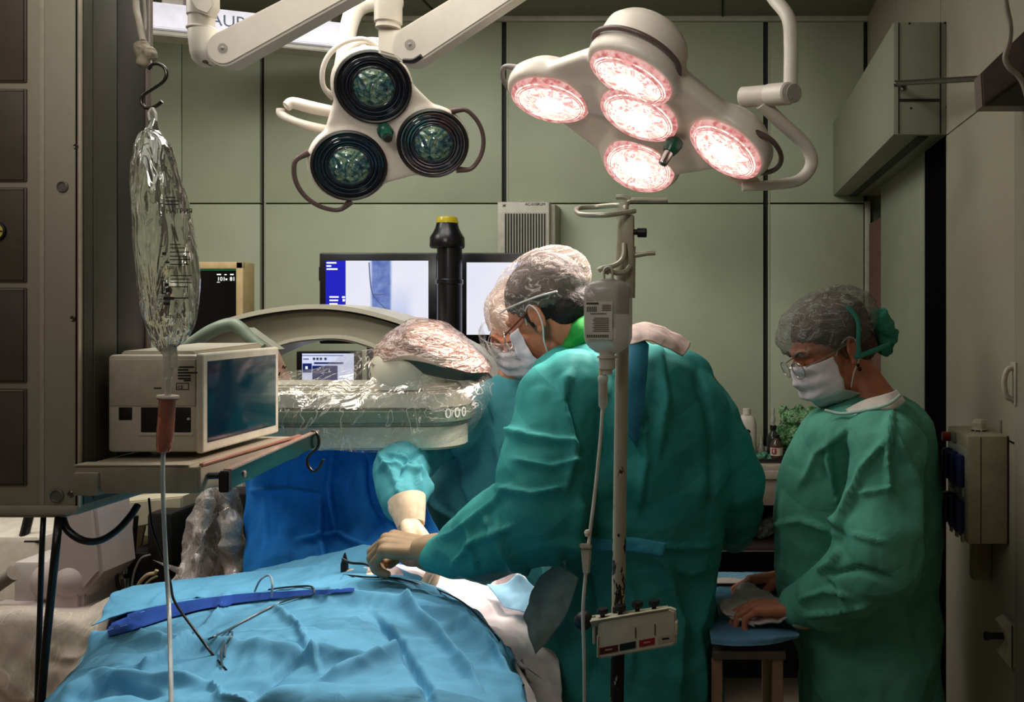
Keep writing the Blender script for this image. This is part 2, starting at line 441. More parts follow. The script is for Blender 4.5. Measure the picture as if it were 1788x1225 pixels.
# wall panel beside the camera with pull handle
b=B(); b.box((WX-.006,RY,0),(WX-.001,ry(1776),2.096),.001)
S('door_2',b,mat('closet_beige',(150,142,126),.4,var=.04))
b=B(); b.box((WX-.002,ry(1783),0),(WX,ry(1776)+.004,2.096)); b.box((WX-.0015,ry(1776),1.335),(WX,ry(1700),1.339)); S('trim_10',b,M_dark)
h=thing('pull_handle','pale curved pull handle on the wall panel at the right edge, above the socket box','handle',P(1775,670,1.8))
b=B(); a=Vector((WX-.006,1.81,0))
b.tube([(WX-.006,1.80,1.500),(WX-.022,1.80,1.492),(WX-.028,1.80,1.465),(WX-.022,1.80,1.438),(WX-.006,1.80,1.430)],[.006,.006,.006,.006,.006],10)
part('grip',b,mat('handle_white',(178,170,152),.35),h)
b=B(); b.box((WX-.010,1.785,1.42),(WX-.006,1.815,1.51),.0015); part('back_plate',b,mat('handle_white',(178,170,152),.35),h)
# ------------------------------------------------------------------ lights
def area(name,loc,size,power,col,rot=(0,0,0),sy=None):
    l=bpy.data.lights.new(name,'AREA'); l.energy=power; l.color=col; l.size=size
    if sy: l.shape='RECTANGLE'; l.size_y=sy
    o=bpy.data.objects.new(name,l); COL.objects.link(o); o.location=loc; o.rotation_euler=rot; return o
area('ceiling_fill_a',(-1.0,2.0,CZ-.03),1.1,24,(1,.98,.88))  # unseen area light for ambient brightness, no fixture behind it
area('ceiling_fill_b',(-1.2,.3,CZ-.03),1.4,8.5,(1,.95,.88))  # unseen fill from the camera side, for the column front
area('ceiling_fill_c',(-2.3,1.9,CZ-.03),.8,22,(1,.97,.92))  # unseen fill added to brighten the machinery at lower left
area('ceiling_fill_d',(-1.3,2.55,CZ-.03),.5,7,(.95,1,1))  # small cool area light under the ceiling, no fixture modelled
def aim(o,t):
    d=Vector(t)-o.location; o.rotation_euler=d.to_track_quat('-Z','Y').to_euler()

def spot(name,loc,tgt,power,col,ang,blend=1,soft=.25):
    l=bpy.data.lights.new(name,'SPOT'); l.energy=power; l.color=col; l.spot_size=math.radians(ang); l.spot_blend=blend; l.shadow_soft_size=soft
    o=bpy.data.objects.new(name,l); COL.objects.link(o); o.location=loc; aim(o,tgt); return o
spot('wall_wash_fill',(-.7,.1,2.55),(-.6,3.65,2.0),62,(1,.98,.9),68)  # unseen spot added to brighten the wall and upper bodies, fading downward
# ------------------------------------------------------------------ surgical lamps
M_white=mat('lamp_white',(214,202,190),.38,var=.03)
M_white2=mat('arm_white',(206,196,184),.4,var=.04)
M_rubber=mat('black_rubber',(26,22,24),.4)
M_green=mat('green_plastic',(8,66,50),.3)
M_chrome=mat('chrome',(170,165,160),.22,metal=1)
M_brownhandle=mat('handle_brown',(92,72,70),.35)
def lens_lit():
    nt=NT('lit_lens'); tc=nt.n('ShaderNodeTexCoord'); nz=nt.noise(26,3,.6,1.5)
    em=nt.n('ShaderNodeEmission')
    vo=nt.n('ShaderNodeTexVoronoi'); vo.inputs['Scale'].default_value=34; nt.l(tc.outputs['Object'],vo.inputs['Vector'])
    r=nt.ramp(nz.outputs['Fac'],[(.36,srgb(236,150,142)),(.40,srgb(252,196,184)),(.47,srgb(255,232,214)),(.54,srgb(255,250,246)),(.59,srgb(250,196,188)),(.63,srgb(222,128,124)),(.67,srgb(255,236,222))])
    nt.l(r.outputs[0],em.inputs['Color']); em.inputs['Strength'].default_value=1.3
    nt.l(em.outputs[0],nt.out.inputs['Surface']); return nt.m
def lens_rim():
    nt=NT('lit_lens_rim'); w=nt.noise(60,2,.5)
    em=nt.n('ShaderNodeEmission'); r=nt.ramp(w.outputs['Fac'],[(.35,srgb(214,120,118)),(.5,srgb(246,178,170)),(.65,srgb(255,205,196))])
    nt.l(r.outputs[0],em.inputs['Color']); em.inputs['Strength'].default_value=.85; nt.l(em.outputs[0],nt.out.inputs['Surface']); return nt.m
M_lit,M_litrim=lens_lit(),lens_rim()
M_litcore=mat('lamp_core_glow',(255,250,245),.5,em=1.6,emc=(255,246,240))
M_off=mat('dark_lens',(18,22,30),.12,var=.3,nscale=60,coat=1)
def offglass():
    nt=NT('facetted_lens'); vo=nt.n('ShaderNodeTexVoronoi'); tc=nt.n('ShaderNodeTexCoord'); nt.l(tc.outputs['Object'],vo.inputs['Vector']); vo.inputs['Scale'].default_value=60
    b=principled(nt,(.1,.15,.15,1),.12,.0,.8)
    nz=nt.noise(22,4,.7,1.4)
    r=nt.ramp(nz.outputs['Fac'],[(.34,srgb(22,46,62)),(.46,srgb(48,86,88)),(.53,srgb(128,150,120)),(.6,srgb(40,70,66)),(.7,srgb(190,200,180))])
    nt.l(r.outputs[0],b.inputs['Base Color']); bp=nt.bump(vo.outputs['Distance'],.8,.01); nt.l(bp.outputs[0],b.inputs['Normal']); return nt.m
M_facet=offglass()
def lampframe(cpx,cpy,Y,tilt,down):
    """frame at a pixel/depth; tilt = angle away from the viewer, down = direction (x,z) the face leans to"""
    c=P(cpx,cpy,Y); v=(c-Vector((0,0,EYE))).normalized(); d=Vector((down[0],0,down[1])); d=(d-v*d.dot(v)).normalized()
    n=(-v*math.cos(tilt)+d*math.sin(tilt)).normalized()
    x=d.cross(n).normalized()
    if x.x<0: x=-x
    y=n.cross(x)
    return frame(c,x,y),n
def lamp_head(name,label,M,n0,discs,R,lit,pad=1.13,norms=None):
    norms=norms or [n0]*len(discs); n=n0
    root=thing(name,label,'lamp',M@Vector((0,0,0)),None)
    bb=B(); 
    for (u,v),n in zip(discs,norms):
        bb.lathe([(R*.2,-.095),(R*.75,-.085),(R*pad*.98,-.045),(R*pad,-.012),(R*pad*.97,0)],M@Vector((u,v,0)),n,40)
    for i in range(len(discs)):
        for j in range(i+1,len(discs)):
            p,q=discs[i],discs[j]
            if len(discs)==5 and (i,j) in ((1,3),(2,4)): continue
            for t in np.linspace(0,1,15):
                u=p[0]*(1-t)+q[0]*t; v=p[1]*(1-t)+q[1]*t; rr=R*(.8 if len(discs)==5 else .82)
                nn=(norms[i]*(1-t)+norms[j]*t).normalized(); off=-.012 if len(discs)==5 else 0; bb.lathe([(rr*.5,-.085),(rr,-.05),(rr*1.02,-.022+off),(rr,-.008+off)],M@Vector((u,v,0)),nn,24)
    if len(discs)==5:
        bb.lathe([(R*.3,-.15),(R*.75,-.14),(R*1.02,-.11),(R*1.1,-.05)],M@Vector((discs[2][0],discs[2][1],0)),norms[2],36)
    me=remesh(bb,.006,16); link('housing',me,M_white,root)
    for (u,v),n in zip(discs,norms):
        c=M@Vector((u,v,0))+n*(.006 if lit else 0)
        if lit:
            b=B(); b.lathe([(R,-.004),(R,.004),(R*.93,.0075),(R*.9,.007)],c,n,48,caps=False); rim=part('lens_rim',b,M_litrim,root)
            b=B(); b.lathe([(R*.91,.006),(R*.7,.010),(R*.45,.0125),(R*.2,.0135),(.001,.014)],c,n,48,caps=False); ln=part('lens',b,M_lit,root)
            b=B()
            for k in (.8,.86): b.lathe([(R*k-.0009,.0085+.007*(1-k)),(R*k,.0125+.006*(1-k)),(R*k+.0009,.0085+.007*(1-k))],c,n,48,caps=False)
            part('lens_ring',b,M_litrim,ln)
            b=B(); b.ell((0,0,0),1,M=frame(c+n*.0115,n.orthogonal(),n.cross(n.orthogonal()))@Matrix.Diagonal((R*.38,R*.42,.004,1))); part('bulb_glow',b,M_litcore,ln)
        else:
            b=B(); b.lathe([(R*1.02,-.004),(R*1.02,.006),(R*.97,.011),(R*.93,.008),(R*.93,.002)],c,n,48,caps=False)
            rim=part('lens_rim',b,M_rubber,root)
            b=B(); pr=[]
            for k in range(9): r_=R*(.93-.045*k); pr+= [(r_,.004+.0022*(k%2)),(r_-.002,.0065-.003*(k%2))]
            pr+=[(R*.5,.004),(.001,.004)]
            b.lathe(pr,c,n,48,caps=False); part('lens',b,M_off,root)
            b=B(); b.lathe([(R*.54,.004),(R*.5,.010),(R*.3,.016),(.001,.018)],c,n,32,caps=False); part('reflector',b,M_facet,root)
            b=B(); b.lathe([(R*.56,.004),(R*.55,.009),(R*.53,.004)],c,n,40,caps=False)
            for k in (.7,.82): b.lathe([(R*k,.005),(R*k-.001,.0095),(R*k-.002,.005)],c,n,40,caps=False)
            part('lens_ring',b,mat('ring_blue_grey',(64,74,96),.2),root)
    return root
def arc_grip(root,M,c,ang,R,span=62,out=1.42,w=-.02,m=None,r=.0065):
    pts=[]
    for k in range(9):
        t=(k-4)/4; a=math.radians(ang+span*t); rr=R*(1.1+(out-1.1)*(1-t*t)**.5 if abs(t)<1 else 1.08)
        pts.append(M@Vector((c[0]+rr*math.cos(a),c[1]+rr*math.sin(a),w)))
    b=B(); b.tube(pts,[r*1.6]+[r]*7+[r*1.6],12); part('grip_handle',b,m or M_brownhandle,root)
def topix(M,pxs,n):
    Mi=M.inverted(); out=[]
    for px,py in pxs:
        q=Mi@RP(px,py,M.translation,n); out.append((q.x,q.y))
    return out
# lit five-bulb lamp
M5,n5=lampframe(1117,198,2.2,math.radians(61),(-.42,-.9))
d5=topix(M5,[(1117,199),(962,173),(1103,133),(1268,259),(1117,288)],n5)
def discn(px,py,tilt,cosv):
    v=(P(px,py,2.2)-Vector((0,0,EYE))).normalized(); t=math.radians(tilt); d=Vector((-math.sin(t),0,-math.cos(t))); d=(d-v*d.dot(v)).normalized()
    return (-v*cosv+d*(1-cosv*cosv)**.5).normalized()
N5=[discn(1117,199,22,.52),discn(962,173,11,.50),discn(1103,133,24,.42),discn(1268,259,34,.50),discn(1117,290,18,.66)]
lamp5=lamp_head('surgical_lamp','large lit surgical lamp with five glowing round lenses above the operating team',M5,n5,d5,.103,True,pad=1.15,norms=N5)
def outang(c,h=(0,0)): return math.degrees(math.atan2(c[1]-h[1],c[0]-h[0]))
arc_grip(lamp5,M5,d5[1],outang(d5[1]),.101,55,1.5,-.018,mat('grip_grey',(120,110,104),.35))
arc_grip(lamp5,M5,d5[2],outang(d5[2])-8,.101,75,1.3,-.030)
arc_grip(lamp5,M5,d5[3],outang(d5[3]),.101,60,1.42,-.018)
arc_grip(lamp5,M5,d5[4],outang(d5[4]),.101,60,1.22,-.018,mat('grip_dark_red',(70,34,36),.4))
hp=RP(1181,243,M5.translation,n5)
b=B(); b.lathe([(.014,0),(.022,.004),(.024,.016),(.020,.034),(.016,.044)],hp,n5+Vector((-.1,0,.0)),24); g=part('sterile_handle',b,M_green,lamp5,label='dark green sterile handle')
q=hp+(n5+Vector((-.1,0,0))).normalized()*.042
b=B(); b.lathe([(.013,0),(.0125,.035),(.011,.04),(.009,.041)],q,n5+Vector((-.1,0,0)),20); part('handle_core',b,M_chrome,g)
# cap on top of upper dome
c=M5@Vector((d5[2][0],d5[2][1],-.06)); b=B(); b.lathe([(.055,0),(.05,.02),(.03,.032),(.001,.036)],c,-n5,28); part('top_cap',b,M_white,lamp5)
# its arm
arm=thing('lamp_arm','white tubular arm with a drum joint carrying the lit five-bulb lamp','lamp arm',P(1380,160,2.25))
b=B(); b.tube([Vector((P(1300,0,2.4).x,2.4,CZ)),P(1320,-60,2.35),P(1348,-8,2.3),P(1376,30,2.25),P(1381,80,2.25),P(1380,158,2.25)],.019,14); part('upper_tube',b,M_white2,arm)
b=B(); b.cyl(P(1294,170,2.30),P(1345,166,2.26),.027,bev=.004); b.cyl(P(1342,166,2.26),P(1378,163,2.20),.029,bev=.004); part('drum_joint',b,M_white2,arm)
b=B(); b.tube([P(1330,180,2.27),P(1362,212,2.30),P(1405,252,2.34),P(1417,285,2.36),P(1395,314,2.36),P(1345,323,2.34),P(1296,326,2.32)],[.019,.019,.018,.018,.016,.014,.012],14); part('lower_tube',b,M_white2,arm)
b=B(); b.cyl(P(1386,163,2.188),P(1387,163,2.186),.024,bev=.0005); b.ell(P(1381,172,2.185),.0035); part('end_cap',b,mat('cap_grey',(150,142,134),.5),arm)
b=B(); b.prism([P(1215,270,2.33),P(1300,330,2.33),P(1330,318,2.33),P(1312,296,2.33),P(1260,240,2.33)],(0,.02,0),.004); part('yoke_plate',b,M_white,arm)
# unlit three-bulb lamp
M3,n3=lampframe(674,232,2.42,math.radians(14),(.5,-.8))
d3=topix(M3,[(652,152),(756,250),(610,289)],n3)
lamp3=lamp_head('surgical_lamp','unlit surgical lamp with three dark round lenses hanging over the monitors',M3,n3,d3,.098,False,pad=1.1)
cen=(sum(d[0] for d in d3)/3,sum(d[1] for d in d3)/3)
arc_grip(lamp3,M3,d3[1],outang(d3[1],cen)+18,.098,55,1.5,-.01)
arc_grip(lamp3,M3,d3[2],outang(d3[2],cen)-8,.098,55,1.5,-.01)
arc_grip(lamp3,M3,d3[0],outang(d3[0],cen)+38,.098,60,1.32,-.03,M_white)
hp=RP(671,226,M3.translation,n3)
b=B(); b.lathe([(.014,0),(.021,.004),(.021,.02),(.016,.024),(.014,.046),(.010,.048)],hp,n3+Vector((.1,0,-.35)),24); g=part('sterile_handle',b,M_green,lamp3,label='dark green sterile handle')
b=B(); b.cyl(hp+(n3+Vector((.1,0,-.35))).normalized()*.046,hp+(n3+Vector((.1,0,-.35))).normalized()*.058,.0105); part('handle_core',b,M_rubber,g)
b=B(); b.tube([P(585,196,2.5),P(545,188,2.47),P(512,180,2.45),P(500,186,2.44)],[.022,.024,.022,.018],14,flat=.75)
b.tube([P(580,228,2.5),P(548,222,2.47),P(515,212,2.45),P(492,200,2.45),P(490,190,2.45)],[.014,.014,.012,.012,.012],12)
part('side_bracket',b,M_white,lamp3)
arm=thing('lamp_arm','thick white knuckled arm and bent tube holding the unlit three-bulb lamp','lamp arm',P(680,60,2.1))
b=B(); b.cyl((P(678,0,2.12).x,2.12,CZ),P(678,42,2.12),.033,bev=.003); b.cyl(P(678,42,2.12),P(678,50,2.12),.029,.03); part('upper_post',b,M_white2,arm)
b=B(); b.prism([P(659,51,2.1),P(700,51,2.1),P(722,60,2.1),P(730,104,2.1),P(706,104,2.1),P(659,91,2.1)],(0,.05,0),.006); part('swivel_block',b,M_white2,arm)
def knuckle_arm(root,c,e,r1,r2,th=.05):
    c=Vector(c); e=Vector(e); d=(e-c); L=d.length; d.normalize(); nn=Vector((0,-1,0)); s=d.cross(nn).normalized()
    pts=[]
    a0=math.atan2(0,-1)
    for k in range(13):
        a=math.pi/2+math.pi*k/12; pts.append(c+r1*(d*math.cos(a)+s*math.sin(a)))
    pts+= [e-s*r2,e+s*r2]
    b=B(); b.prism(pts,(0,th,0),.005); part('spring_arm',b,M_white2,root)
    b=B(); b.cyl(c+Vector((0,-.001,0)),c+Vector((0,.002,0)),r1*.28); b.ell(c+Vector((0,-.001,0)),.004); part('pivot_cap',b,mat('cap_grey',(150,142,134),.5),root)
knuckle_arm(arm,P(716,78,2.07),P(1030,-121,2.07),.046,.036)
b=B(); b.tube([P(705,106,2.06),P(722,106,2.055),P(736,98,2.05)],.006,10); part('stop_clip',b,M_rubber,arm)
b=B(); b.tube([P(700,0,2.6),P(655,3,2.56),P(625,12,2.54),P(611,40,2.53),P(604,80,2.52),P(596,118,2.5)],[.024,.026,.027,.025,.023,.02],14); part('bent_tube',b,M_white2,arm)
b=B(); b.tube([P(594,150,2.50),P(594,112,2.5),P(618,80,2.5),P(652,72,2.5),P(690,80,2.5)],[.012]*5,12); part('rear_yoke',b,M_white2,arm)
b=B(); b.cyl(P(636,84,2.5),P(648,150,2.44),.014); part('mount_pin',b,M_white2,arm)
# the spare support arm further left
arm=thing('support_arm','empty white jointed ceiling arm with swivel drum in front of the white beam','ceiling arm',P(352,60,1.95))
b=B(); b.cyl((P(352,0,1.95).x,1.95,CZ),P(352,30,1.95),.030,bev=.003); b.cyl(P(352,28,1.95),P(352,50,1.95),.027); b.cyl(P(352,48,1.95),P(352,53,1.95),.031,bev=.002)
b.prism([P(330,0,1.91),P(342,18,1.91),P(362,26,1.91),P(372,12,1.91),P(372,-20,1.91),P(330,-20,1.91)],(0,.03,0),.004)
part('upper_post',b,M_white2,arm)
b=B(); b.lathe([(.0295,0),(.031,.01),(.030,.05),(.027,.066),(.015,.08)],P(354,53,1.95),(0.1,0,-1),28); part('swivel_drum',b,M_white2,arm)
knuckle_arm(arm,P(389,84,1.92),P(720,-92,1.92),.039,.030)
b=B(); b.box(P(352,104,1.93),P(374,116,1.96),.003); part('brake_pad',b,mat('brake_brown',(80,56,48),.5),arm)
# white ceiling beam
beam=thing('ceiling_beam','long white ceiling supply beam with printed lettering at the upper left','ceiling beam',P(430,60,3.1))
a0,a1=P(240,0,2.98),P(600,40,3.22); a0.z=a1.z=0; dx=(a1-a0).normalized(); dn=Vector((-dx.y,dx.x,0))
def bq(t,z,dd): q=a0+(a1-a0)*t+dn*dd; return Vector((q.x,q.y,z))
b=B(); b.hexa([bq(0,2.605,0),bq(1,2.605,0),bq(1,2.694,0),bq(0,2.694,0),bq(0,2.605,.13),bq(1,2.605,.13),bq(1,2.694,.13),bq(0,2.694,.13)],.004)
part('beam_body',b,mat('beam_white_glow',(232,228,236),.45,em=.35,emc=(225,222,238)),beam)  # faint emission imitates light falling on the beam; it is no lamp
b=B(); b.hexa([bq(0,2.585,.02),bq(1,2.585,.02),bq(1,2.604,.02),bq(0,2.604,.02),bq(0,2.585,.12),bq(1,2.585,.12),bq(1,2.604,.12),bq(0,2.604,.12)],.003); part('lower_channel',b,mat('channel_grey',(170,166,150),.5),beam)
b=B(); b.hexa([bq(.83,2.694,.03),bq(.93,2.694,.03),bq(.93,2.78,.03),bq(.83,2.78,.03),bq(.83,2.694,.1),bq(.93,2.694,.1),bq(.93,2.78,.1),bq(.83,2.78,.1)],.003); b.hexa([bq(.1,2.694,.03),bq(.2,2.694,.03),bq(.2,CZ,.03),bq(.1,CZ,.03),bq(.1,2.694,.1),bq(.2,2.694,.1),bq(.2,CZ,.1),bq(.1,CZ,.1)],.003)
b.hexa([bq(.81,2.775,.0),bq(.95,2.775,.0),bq(.95,CZ,.0),bq(.81,CZ,.0),bq(.81,2.775,.12),bq(.95,2.775,.12),bq(.95,CZ,.12),bq(.81,CZ,.12)],.003)
part('hanger',b,M_white2,beam)
MT=frame(bq(.335,2.634,-.001),dx,(0,0,1)); MT=frame(MT.translation,dx,(0,0,1))
part('lettering',text_mesh('AUPORTE',.058,MT),mat('print_blue_grey',(96,104,128),.5),beam)
# lamp light
target=Vector((-.70,1.78,1.0))
for i,(u,v) in enumerate(d5):
    l=bpy.data.lights.new('lamp_beam','SPOT'); l.energy=38; l.color=(1,.86,.78); l.spot_size=math.radians(60); l.spot_blend=.7; l.shadow_soft_size=.08
    o=bpy.data.objects.new('lamp_beam',l); COL.objects.link(o); o.location=M5@Vector((u,v,.03)); aim(o,target+Vector((random.uniform(-.05,.05),random.uniform(-.05,.05),0)))
# ------------------------------------------------------------------ supply column on the left
M_col=mat('column_taupe',(146,137,120),.5,var=.04,bump=.1,bscale=300)
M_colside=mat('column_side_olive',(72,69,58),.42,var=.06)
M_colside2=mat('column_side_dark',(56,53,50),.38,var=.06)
M_edge=mat('bright_metal_edge',(200,188,172),.3,metal=.6)
M_outlet=mat('outlet_panel_brown',(78,68,60),.45,var=.1)
M_screw=mat('screw_metal',(90,82,76),.3,metal=.8)
M_black=mat('matte_black',(20,18,20),.45)
M_cable=mat('black_cable',(18,16,14),.35)
CXR=-1.123; Y0=1.5; Y1=1.688; zb=1.262
col=thing('supply_column','tall taupe ceiling supply column with dark square outlet panels at the left edge','supply column',(-1.25,1.6,zb))
b=B(); b.box((-1.42,Y0,zb+.012),(CXR,Y0+.012,CZ),.003); part('front_panel',b,M_col,col)
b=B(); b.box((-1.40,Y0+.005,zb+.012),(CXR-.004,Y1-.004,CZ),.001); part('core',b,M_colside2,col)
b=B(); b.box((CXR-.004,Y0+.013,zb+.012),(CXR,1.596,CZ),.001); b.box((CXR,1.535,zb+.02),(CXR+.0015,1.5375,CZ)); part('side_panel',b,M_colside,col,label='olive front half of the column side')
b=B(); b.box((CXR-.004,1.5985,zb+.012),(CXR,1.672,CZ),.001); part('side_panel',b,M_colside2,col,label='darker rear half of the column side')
b=B(); b.box((CXR-.006,1.674,zb+.012),(CXR+.003,Y1,CZ),.0015); part('rear_post',b,mat('post_brown',(96,82,76),.4),col)
b=B(); b.box((CXR-.001,Y0-.001,zb+.012),(CXR+.0015,Y0+.004,CZ)); part('edge_strip',b,M_edge,col)
b=B(); b.box((CXR-.0035,Y0-.0025,zb+.012),(CXR-.002,Y0+.002,CZ)); part('seam',b,M_black,col)
b=B(); b.box((-1.425,Y0-.006,zb),(CXR+.002,Y1+.002,zb+.016),.004); b.box((-1.41,Y0+.01,zb-.008),(CXR-.03,Y1-.02,zb+.001),.003); part('bottom_rim',b,M_col,col)
def cz(py,Y=Y0): return EYE-(py-CY)/F*Y
def cxp(px,Y=Y0): return (px-CX)/F*Y
for a_,b_ in ((-160,145),(155,318),(327,493),(502,668),(678,848)):
    b=B(); b.box((-1.405,Y0-.003,cz(b_)),(cxp(48),Y0+.002,cz(a_)),.0025); pn=part('outlet_panel',b,M_outlet,col)
    b=B(); b.box((-1.40,Y0-.0045,cz(a_)-.004),(cxp(44),Y0-.002,cz(a_)-.0028)); part('highlight_strip',b,M_edge,pn)
    b=B(); b.box((cxp(43.5),Y0-.0036,cz(b_)+.002),(cxp(44.5),Y0-.0025,cz(a_)-.002)); b.box((-1.40,Y0-.0036,cz(b_)+.003),(cxp(44.5),Y0-.0025,cz(b_)+.004)); part('panel_groove',b,M_black,pn)
b=B(); b.box((cxp(70),Y0-.0012,zb+.016),(cxp(78),Y0,CZ),.0005); part('rib',b,mat('rib_taupe',(162,150,134),.5),col)
for px,py,r in ((133,256,.0048),(128,556,.0052),(124,862,.0058)):
    b=B(); b.lathe([(r,0),(r,.001),(r*.7,.0025),(r*.3,.001),(.0001,.001)],(cxp(px),Y0-.0002,cz(py)),(0,-1,0),18); part('screw',b,M_screw,col)
for px,py,r in ((110,326,.010),(100,865,.0125)):
    b=B(); b.lathe([(r,0),(r,.002),(r*.8,.0035),(r*.65,.001),(.0001,.001)],(cxp(px),Y0-.0002,cz(py)),(0,-1,0),24); part('round_plug',b,mat('plug_grey',(96,90,82),.45),col)
g0=(cxp(-2),Y0-.003,cz(404))
b=B(); b.lathe([(.0165,0),(.0165,.004),(.0135,.005),(.0135,.002),(.0001,.002)],g0,(0,-1,0),32); g=part('pressure_gauge',b,M_black,col)
b=B(); b.lathe([(.0125,.003),(.0001,.0035)],g0,(0,-1,0),28,caps=False); part('gauge_dial',b,mat('dial_yellow',(206,190,92),.4),g)
b=B(); b.box((g0[0]+.004,g0[1]-.0045,g0[2]-.001),(g0[0]+.0115,g0[1]-.0035,g0[2]+.001)); b.box((g0[0]+.001,g0[1]-.0045,g0[2]-.009),(g0[0]+.003,g0[1]-.0035,g0[2]-.004)); part('dial_marks',b,M_black,g)
# cables under the column
def cable(name,label,pts,r,m,cat='cable',seg=10,group=None):
    b=B(); b.tube(pts,r,seg); return part(name,b,m,None,label=label,cat=cat,group=group)
cable('power_cable','left one of two black cables running straight down from the column base',[P(76,900,1.52),P(73,960,1.5),P(70,1060,1.5),P(66,1180,1.5),P(60,1400,1.5)],.0042,M_cable)
cable('power_cable','thicker right one of two black cables running straight down from the column base',[P(103,900,1.52),P(98,950,1.47),P(88,1050,1.47),P(78,1150,1.47),P(66,1300,1.47)],.0062,M_cable)
cable('looped_cable','thick black cable hanging in a loop below the column base',[P(108,900,1.53),P(118,925,1.5),P(145,943,1.5),P(175,943,1.52),P(205,925,1.55),P(228,900,1.58),P(240,882,1.6)],.0062,M_cable)
cable('thin_cord','thin black cord hanging from the column base down onto the blue drape',[P(260,870,1.66),P(266,920,1.62),P(280,960,1.6),P(297,1015,1.55),P(305,1050,1.5),P(340,1100,1.47),P(368,1138,1.46),P(395,1170,1.405)],.0021,M_cable)
# cord, tape wad and hook that carry the big bag
hang=thing('hanger_cord','pale taped cord and clamp hanging down the column side above the hook','hanger',P(252,60,1.6))
b=B(); b.tube([P(238,-120,1.62),P(237,0,1.60),P(243,38,1.58),P(250,72,1.57)],.0058,10); part('pale_cord',b,mat('tape_pale',(146,136,122),.6),hang)
bb=B(); bb.ell(P(250,90,1.565),(.014,.014,.02)); bb.ell(P(261,95,1.56),(.012,.012,.014)); bb.ell(P(252,108,1.56),(.012,.012,.012)); bb.ell(P(242,84,1.565),(.008,.008,.010))
me=remesh(bb,.002,4); v,n=getv(me); setv(me,v+n*(.0022*crump(v*90,3))[:,None]); link('tape_wad',me,mat('tape_beige',(128,118,98),.7,bump=.5,bscale=200),hang)
b=B(); b.cyl(P(262,-120,1.58),P(262,100,1.58),.0045); b.tube([P(250,-20,1.6),P(253,30,1.59),P(252,70,1.57)],.0028,8); part('steel_rod',b,mat('rod_grey',(120,112,100),.4),hang)
b=B(); b.tube([P(262,100,1.575),P(263,112,1.52),P(263,117,1.455)],.003,8); part('wire_eye',b,M_screw,hang)
M_hook=mat('steel_hook',(70,66,60),.25,metal=.85)
b=B(); b.tube([P(259,121,1.44),P(264,114,1.44),P(274,111,1.44),P(286,117,1.44),P(291,130,1.44),P(284,143,1.44),P(267,155,1.44),P(251,166,1.44),P(247,178,1.44),P(254,188,1.44),P(266,188,1.44),P(276,183,1.44),P(283,177,1.44)],.0029,10)
part('s_hook',b,M_hook,None,label='dark steel S hook holding up the large clear infusion bag',cat='hook')
# ---- large irrigation bag
YB=1.43
bag=thing('infusion_bag','large crumpled clear infusion bag hanging from the S hook beside the column','infusion bag',P(288,620,YB))
L=[(205,262,272),(222,252,276),(235,243,283),(260,237,297),(300,231,311),(350,229,324),(400,231,333),(450,236,339),(500,243,343),(550,252,343),(580,261,338),(600,271,326),(612,283,306)]
R=[]
for i,(y,xl,xr) in enumerate(L):
    c=P((xl+xr)/2,y,YB); hw=(xr-xl)/2/F*YB; t=i/(len(L)-1)
    hd=min(.034,hw*.75)*(.35+.65*math.sin(math.pi*min(1,t*1.1))**.6 if 0<t*1.1<1 else .5)
    R.append([c+Vector((hw*math.cos(a)*1.0,hd*math.sin(a),0)) for a in np.linspace(0,2*math.pi,48,endpoint=False)])
# densify
cols=[cr([r[k] for r in R],90) for k in range(48)]
bm=B(); bm.rings([[cols[k][j] for k in range(48)] for j in range(90)]); me=mesh_from(bm.bm)
v,n=getv(me); q=v*np.array([34,34,7]); d=.0035*crump(q,5,2)+.0045*facet(v*np.array([1,1,.35]),5,6,14); setv(me,v+n*d[:,None])
def bagmat():
    nt=NT('clear_bag'); nz=nt.noise(15,2,.5,1.0,stretch=(2.4,2.4,.45)); bp=nt.bump(nz.outputs['Fac'],.8,.025)
    gl=nt.n('ShaderNodeBsdfGlossy'); gl.inputs['Roughness'].default_value=.05; gl.inputs['Color'].default_value=(.95,.95,.93,1); nt.l(bp.outputs[0],gl.inputs['Normal'])
    rf=nt.n('ShaderNodeBsdfRefraction'); rf.inputs['IOR'].default_value=1.12; rf.inputs['Roughness'].default_value=.02; rf.inputs['Color'].default_value=(.93,.94,.92,1); nt.l(bp.outputs[0],rf.inputs['Normal'])
    df=nt.n('ShaderNodeBsdfDiffuse'); df.inputs['Color'].default_value=srgb(190,186,178); nt.l(bp.outputs[0],df.inputs['Normal'])
    fr=nt.n('ShaderNodeFresnel'); fr.inputs['IOR'].default_value=1.5; nt.l(bp.outputs[0],fr.inputs['Normal'])
    m=nt.n('ShaderNodeMixShader'); m.inputs[0].default_value=.10; nt.l(rf.outputs[0],m.inputs[1]); nt.l(df.outputs[0],m.inputs[2])
    x=nt.n('ShaderNodeMixShader'); nt.l(nt.ramp(fr.outputs[0],[(.0,(.06,)*3),(.4,(.9,)*3)]).outputs[0],x.inputs[0]); nt.l(m.outputs[0],x.inputs[1]); nt.l(gl.outputs[0],x.inputs[2])
    nt.l(x.outputs[0],nt.out.inputs['Surface']); return nt.m
for p in me.polygons: p.use_smooth=True
link('bag_body',me,bagmat(),bag)
b=B(); b.tube([P(262,210,YB),P(260,198,YB),P(266,189,YB),P(272,198,YB),P(273,212,YB)],.0022,8); part('hanging_loop',b,film('clear_loop',(230,225,215),.4),bag)
Mf=frame(P(294,400,YB-.038),(1,0,0),(0,0,1))
u=YB/F
def pr(x0,y0,x1,y1): return ((x0-294)*u,(400-y1)*u,(x1-294)*u,(400-y0)*u)
rects=[]
random.seed(3)
for yy in (345,351,357): rects.append(pr(289,yy,289+random.randint(14,24),yy+2))
